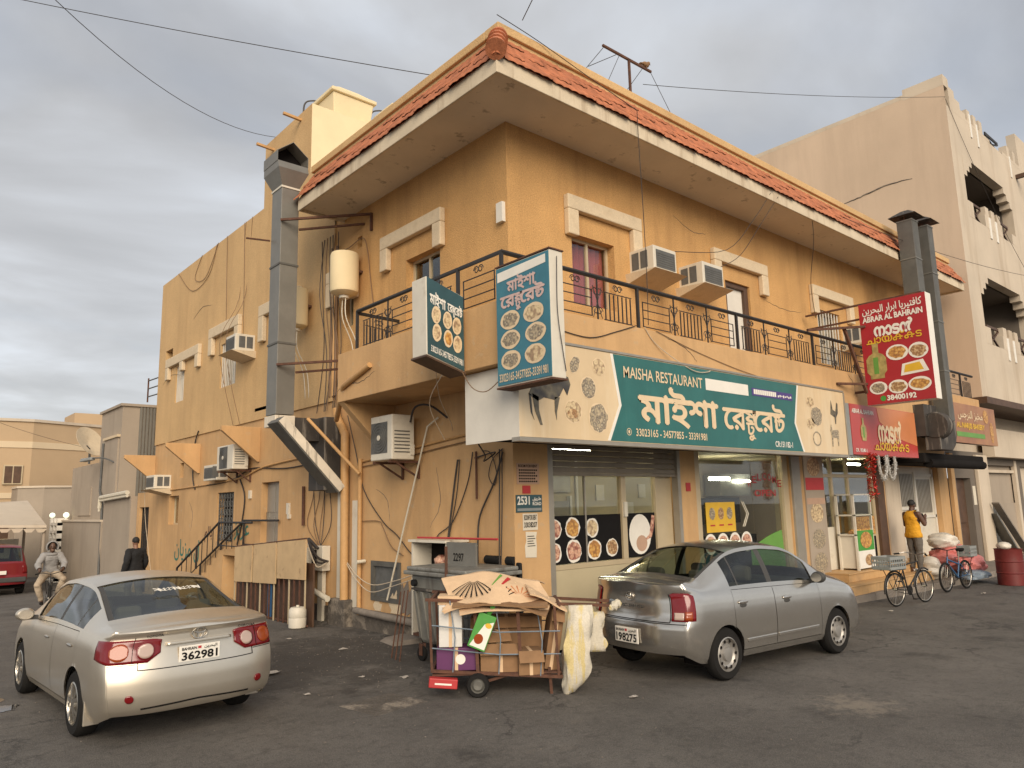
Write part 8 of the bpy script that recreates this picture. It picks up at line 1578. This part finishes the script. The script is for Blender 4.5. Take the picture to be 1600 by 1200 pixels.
# ================================================================ right-hand clutter
DRM = T('oil_drum', 'dark red oil drum at the right edge of the street', 'drum', (14.35, -2.25, 0)); MB().lathe([(.28, 0), (.30, .01), (.30, .28), (.315, .30), (.30, .32), (.30, .56), (.315, .58), (.30, .6), (.30, .86), (.31, .88), (.28, .88), (.28, .84), (.001, .84)], 36, cap=False).build('body', M['drum'], DRM, local=True, smooth=35)
q = MB(); q.ball((14.25, -2.2, .95), .16, 18, 12, (1.1, 1, .6), jit=.09); q.build('rubbish_bag', M['bagw'], smooth=70, label='small white bag lying on the red drum', cat='bag')
for i, (lb, c, r_, sq, m_) in enumerate((('large pink sack at the heart of the rubbish heap', (14.15, -1.0, .66), .55, (1.15, .75, .5), 'bagp'), ('crumpled white bag on top of the rubbish heap', (14.0, -.9, 1.05), .40, (1.15, .8, .5), 'bagw'), ('low pink sack sliding off the heap towards the drum', (14.75, -1.2, .42), .48, (1.1, .7, .55), 'bagp'), ('blue grey sack at the foot of the heap', (14.3, -1.45, .16), .42, (1.6, .6, .38), 'bagb'), ('off-white sack behind the blue bicycle', (13.35, -.8, .40), .30, (.9, .8, .9), 'bagw'), ('small white bag tucked between the pink sacks', (14.5, -.95, .86), .28, (1.4, .7, .5), 'bagw'), ('flattened grey sack beneath the pink ones', (14.9, -1.0, .2), .42, (1.2, .8, .4), 'bagb'))):
    rg = random.Random(i); q = MB(); q.ball(c, r_, 36, 24, sq); ph = [rg.uniform(0, 6.28) for _ in range(9)]
    def cr(x, y, z):
        f_ = .10 * abs(math.sin(7 * x + 3 * z + ph[0])) + .07 * abs(math.sin(13 * z - 5 * x + ph[1])) + .05 * abs(math.sin(19 * x + 11 * z + 9 * y + ph[2])) + .04 * math.sin(29 * z + 17 * x + ph[3]); return 1.0 + (f_ - .11) * 1.7
    q.v = [tuple(c[k] + (v[k] - c[k]) * cr(*v) for k in range(3)) for v in q.v]; q.v = [(x, y, max(z, .135)) for x, y, z in q.v]; q.build('rubbish_bag', M[m_], smooth=28, label=lb, cat='bag', group='rubbish bags')
# tinsel
TS = T('tinsel_garland', 'red and gold tinsel hanging from the red fascia board', 'garland', (9.7, -1.18, 2.3)); rg = random.Random(3)
def fluff(root, pts, r_, m_, n, sz):
    q = MB(); P = catmull(pts, 8)
    for k in range(n):
        p = P[rg.randrange(len(P))] + Vector((rg.gauss(0, r_), rg.gauss(0, r_), rg.gauss(0, r_))); a = Vector((rg.uniform(-1, 1), rg.uniform(-1, 1), rg.uniform(-1, 1))).normalized() * sz; b_ = a.orthogonal().normalized() * sz * .35
        q.add([p - a - b_, p + a - b_, p + a + b_, p - a + b_], [(0, 1, 2, 3)])
    return q.build('strands', m_, root, fix=False, kind='stuff')
fluff(TS, [(9.6, -1.18, 3.15), (9.55, -1.18, 2.8), (9.52, -1.18, 2.25)], .05, M['tinsel'], 300, .035); fluff(TS, [(9.4, -1.18, 3.15), (9.5, -1.18, 2.8), (9.52, -1.18, 2.25)], .05, M['amber'], 90, .02)
for i, x in enumerate((9.95, 10.42)):
    t2 = T('tinsel_garland', 'silver tinsel swag below the red fascia board, %s of two' % ('left', 'right')[i], 'garland', (x + .2, -1.18, 2.5)); MB().tube(catmull([(x, -1.18, 3.15), (x + .05, -1.18, 2.8), (x + .2, -1.18, 2.62), (x + .38, -1.18, 2.8), (x + .42, -1.18, 3.15)]), .03, 7).build('core', M['tinselw'], t2); fluff(t2, [(x, -1.18, 3.15), (x + .05, -1.18, 2.8), (x + .2, -1.18, 2.62), (x + .38, -1.18, 2.8), (x + .42, -1.18, 3.15)], .02, M['tinselw'], 300, .025)
# ================================================================ on the road
MH = T('manhole_cover', 'worn square manhole cover in the road left of the cart', 'manhole cover', (-2.6, -.6, 0)); MB().box(-.38, .38, -.34, .34, -.02, .003).build('frame', M['plinth'], MH, local=True)
for i in range(8):
    for j in range(7): MB().box(-.34 + i * .086, -.28 + i * .086, -.3 + j * .086, -.24 + j * .086, .0035, .008).build('cover_stud', M['plinth'], MH, local=True)
MH.rotation_euler = (0, 0, R(8))
LT = [(-2.9, 1.9, .16, 'white paper strip on the asphalt right of the champagne car'), (-3.05, .45, .05, 'tiny paper scrap nearest the champagne car'), (-1.7, .35, .07, 'paper scrap near the dumpster caster'), (-2.1, .8, .05, 'small scrap on the stained asphalt mid way'), (7.2, -1.15, .14, 'crumpled white wrapper at the kerb by the roadster'), (8.1, -1.9, .07, 'white scrap under the roadster'), (12.1, -2.3, .08, 'scrap of paper below the blue bicycle'), (-.4, -2.5, .07, 'torn plastic under the silver car bumper'), (-1.3, 2.8, .08, 'litter by the broken slab'), (-1.5, 4.4, .06, 'paper scrap before the plinth'), (-6.0, -1.9, .04, 'white speck of litter at the lower left')]
for i, (x, y, s_, lb) in enumerate(LT):
    q = MB(); rg = random.Random(i + 20); n = 4
    for j in range(n):
        for k in range(n): q.v.append((x + s_ * (k / 3 - .5) * 1.5 + rg.uniform(-.1, .1) * s_, y + s_ * (j / 3 - .5) + rg.uniform(-.1, .1) * s_, .008 + rg.uniform(0, .25) * s_))
    for j in range(n - 1):
        for k in range(n - 1): q.f.append([j * n + k, j * n + k + 1, (j + 1) * n + k + 1, (j + 1) * n + k]); q.m.append(0)
    o = q.build('litter', M['litter'], fix=False, label=lb, cat='litter'); o.modifiers.new('thick', 'SOLIDIFY').thickness = .004
q = MB(); rg = random.Random(5)
for i in range(900):
    if i < 600: x, y = rg.gauss(-1.4, 1.3), rg.gauss(2.4, 2.0)
    elif i < 760: x, y = rg.uniform(4, 12), rg.uniform(-2.4, -.95)
    else: x, y = rg.uniform(-7, 4), rg.uniform(-5, 3)
    if x > -.06 and y > -.1: continue
    s_ = rg.uniform(.003, .011); q.ball((x, y, s_ * .4 + gz(y)), s_, 5, 3, (1, 1, .6))
q.build('grit', M['grit'], label='loose grit scattered over the asphalt', cat='grit', kind='stuff', fix=False)
# oily puddle by the far front wheel of the champagne car
wet = bpy.data.materials.new('wet_patch'); wet.use_nodes = True; b_ = wet.node_tree.nodes['Principled BSDF']; b_.inputs['Base Color'].default_value = (.03, .026, .022, 1); b_.inputs['Roughness'].default_value = .06
for i, (cx, cy, rx, ry) in enumerate(((-6.15, 3.1, .35, .5), (-6.3, 4.2, .3, .25), (-5.95, 2.5, .18, .2))):
    q = MB(); q.disc((cx, cy, .005 + .0005 * i), rx, ry, 'z', n=30, jit=.25); q.build('puddle', wet, fix=False, label='shallow dark puddle left of the champagne car, %s' % ('largest', 'farthest', 'smallest')[i], cat='puddle')
bpy.context.view_layer.update()
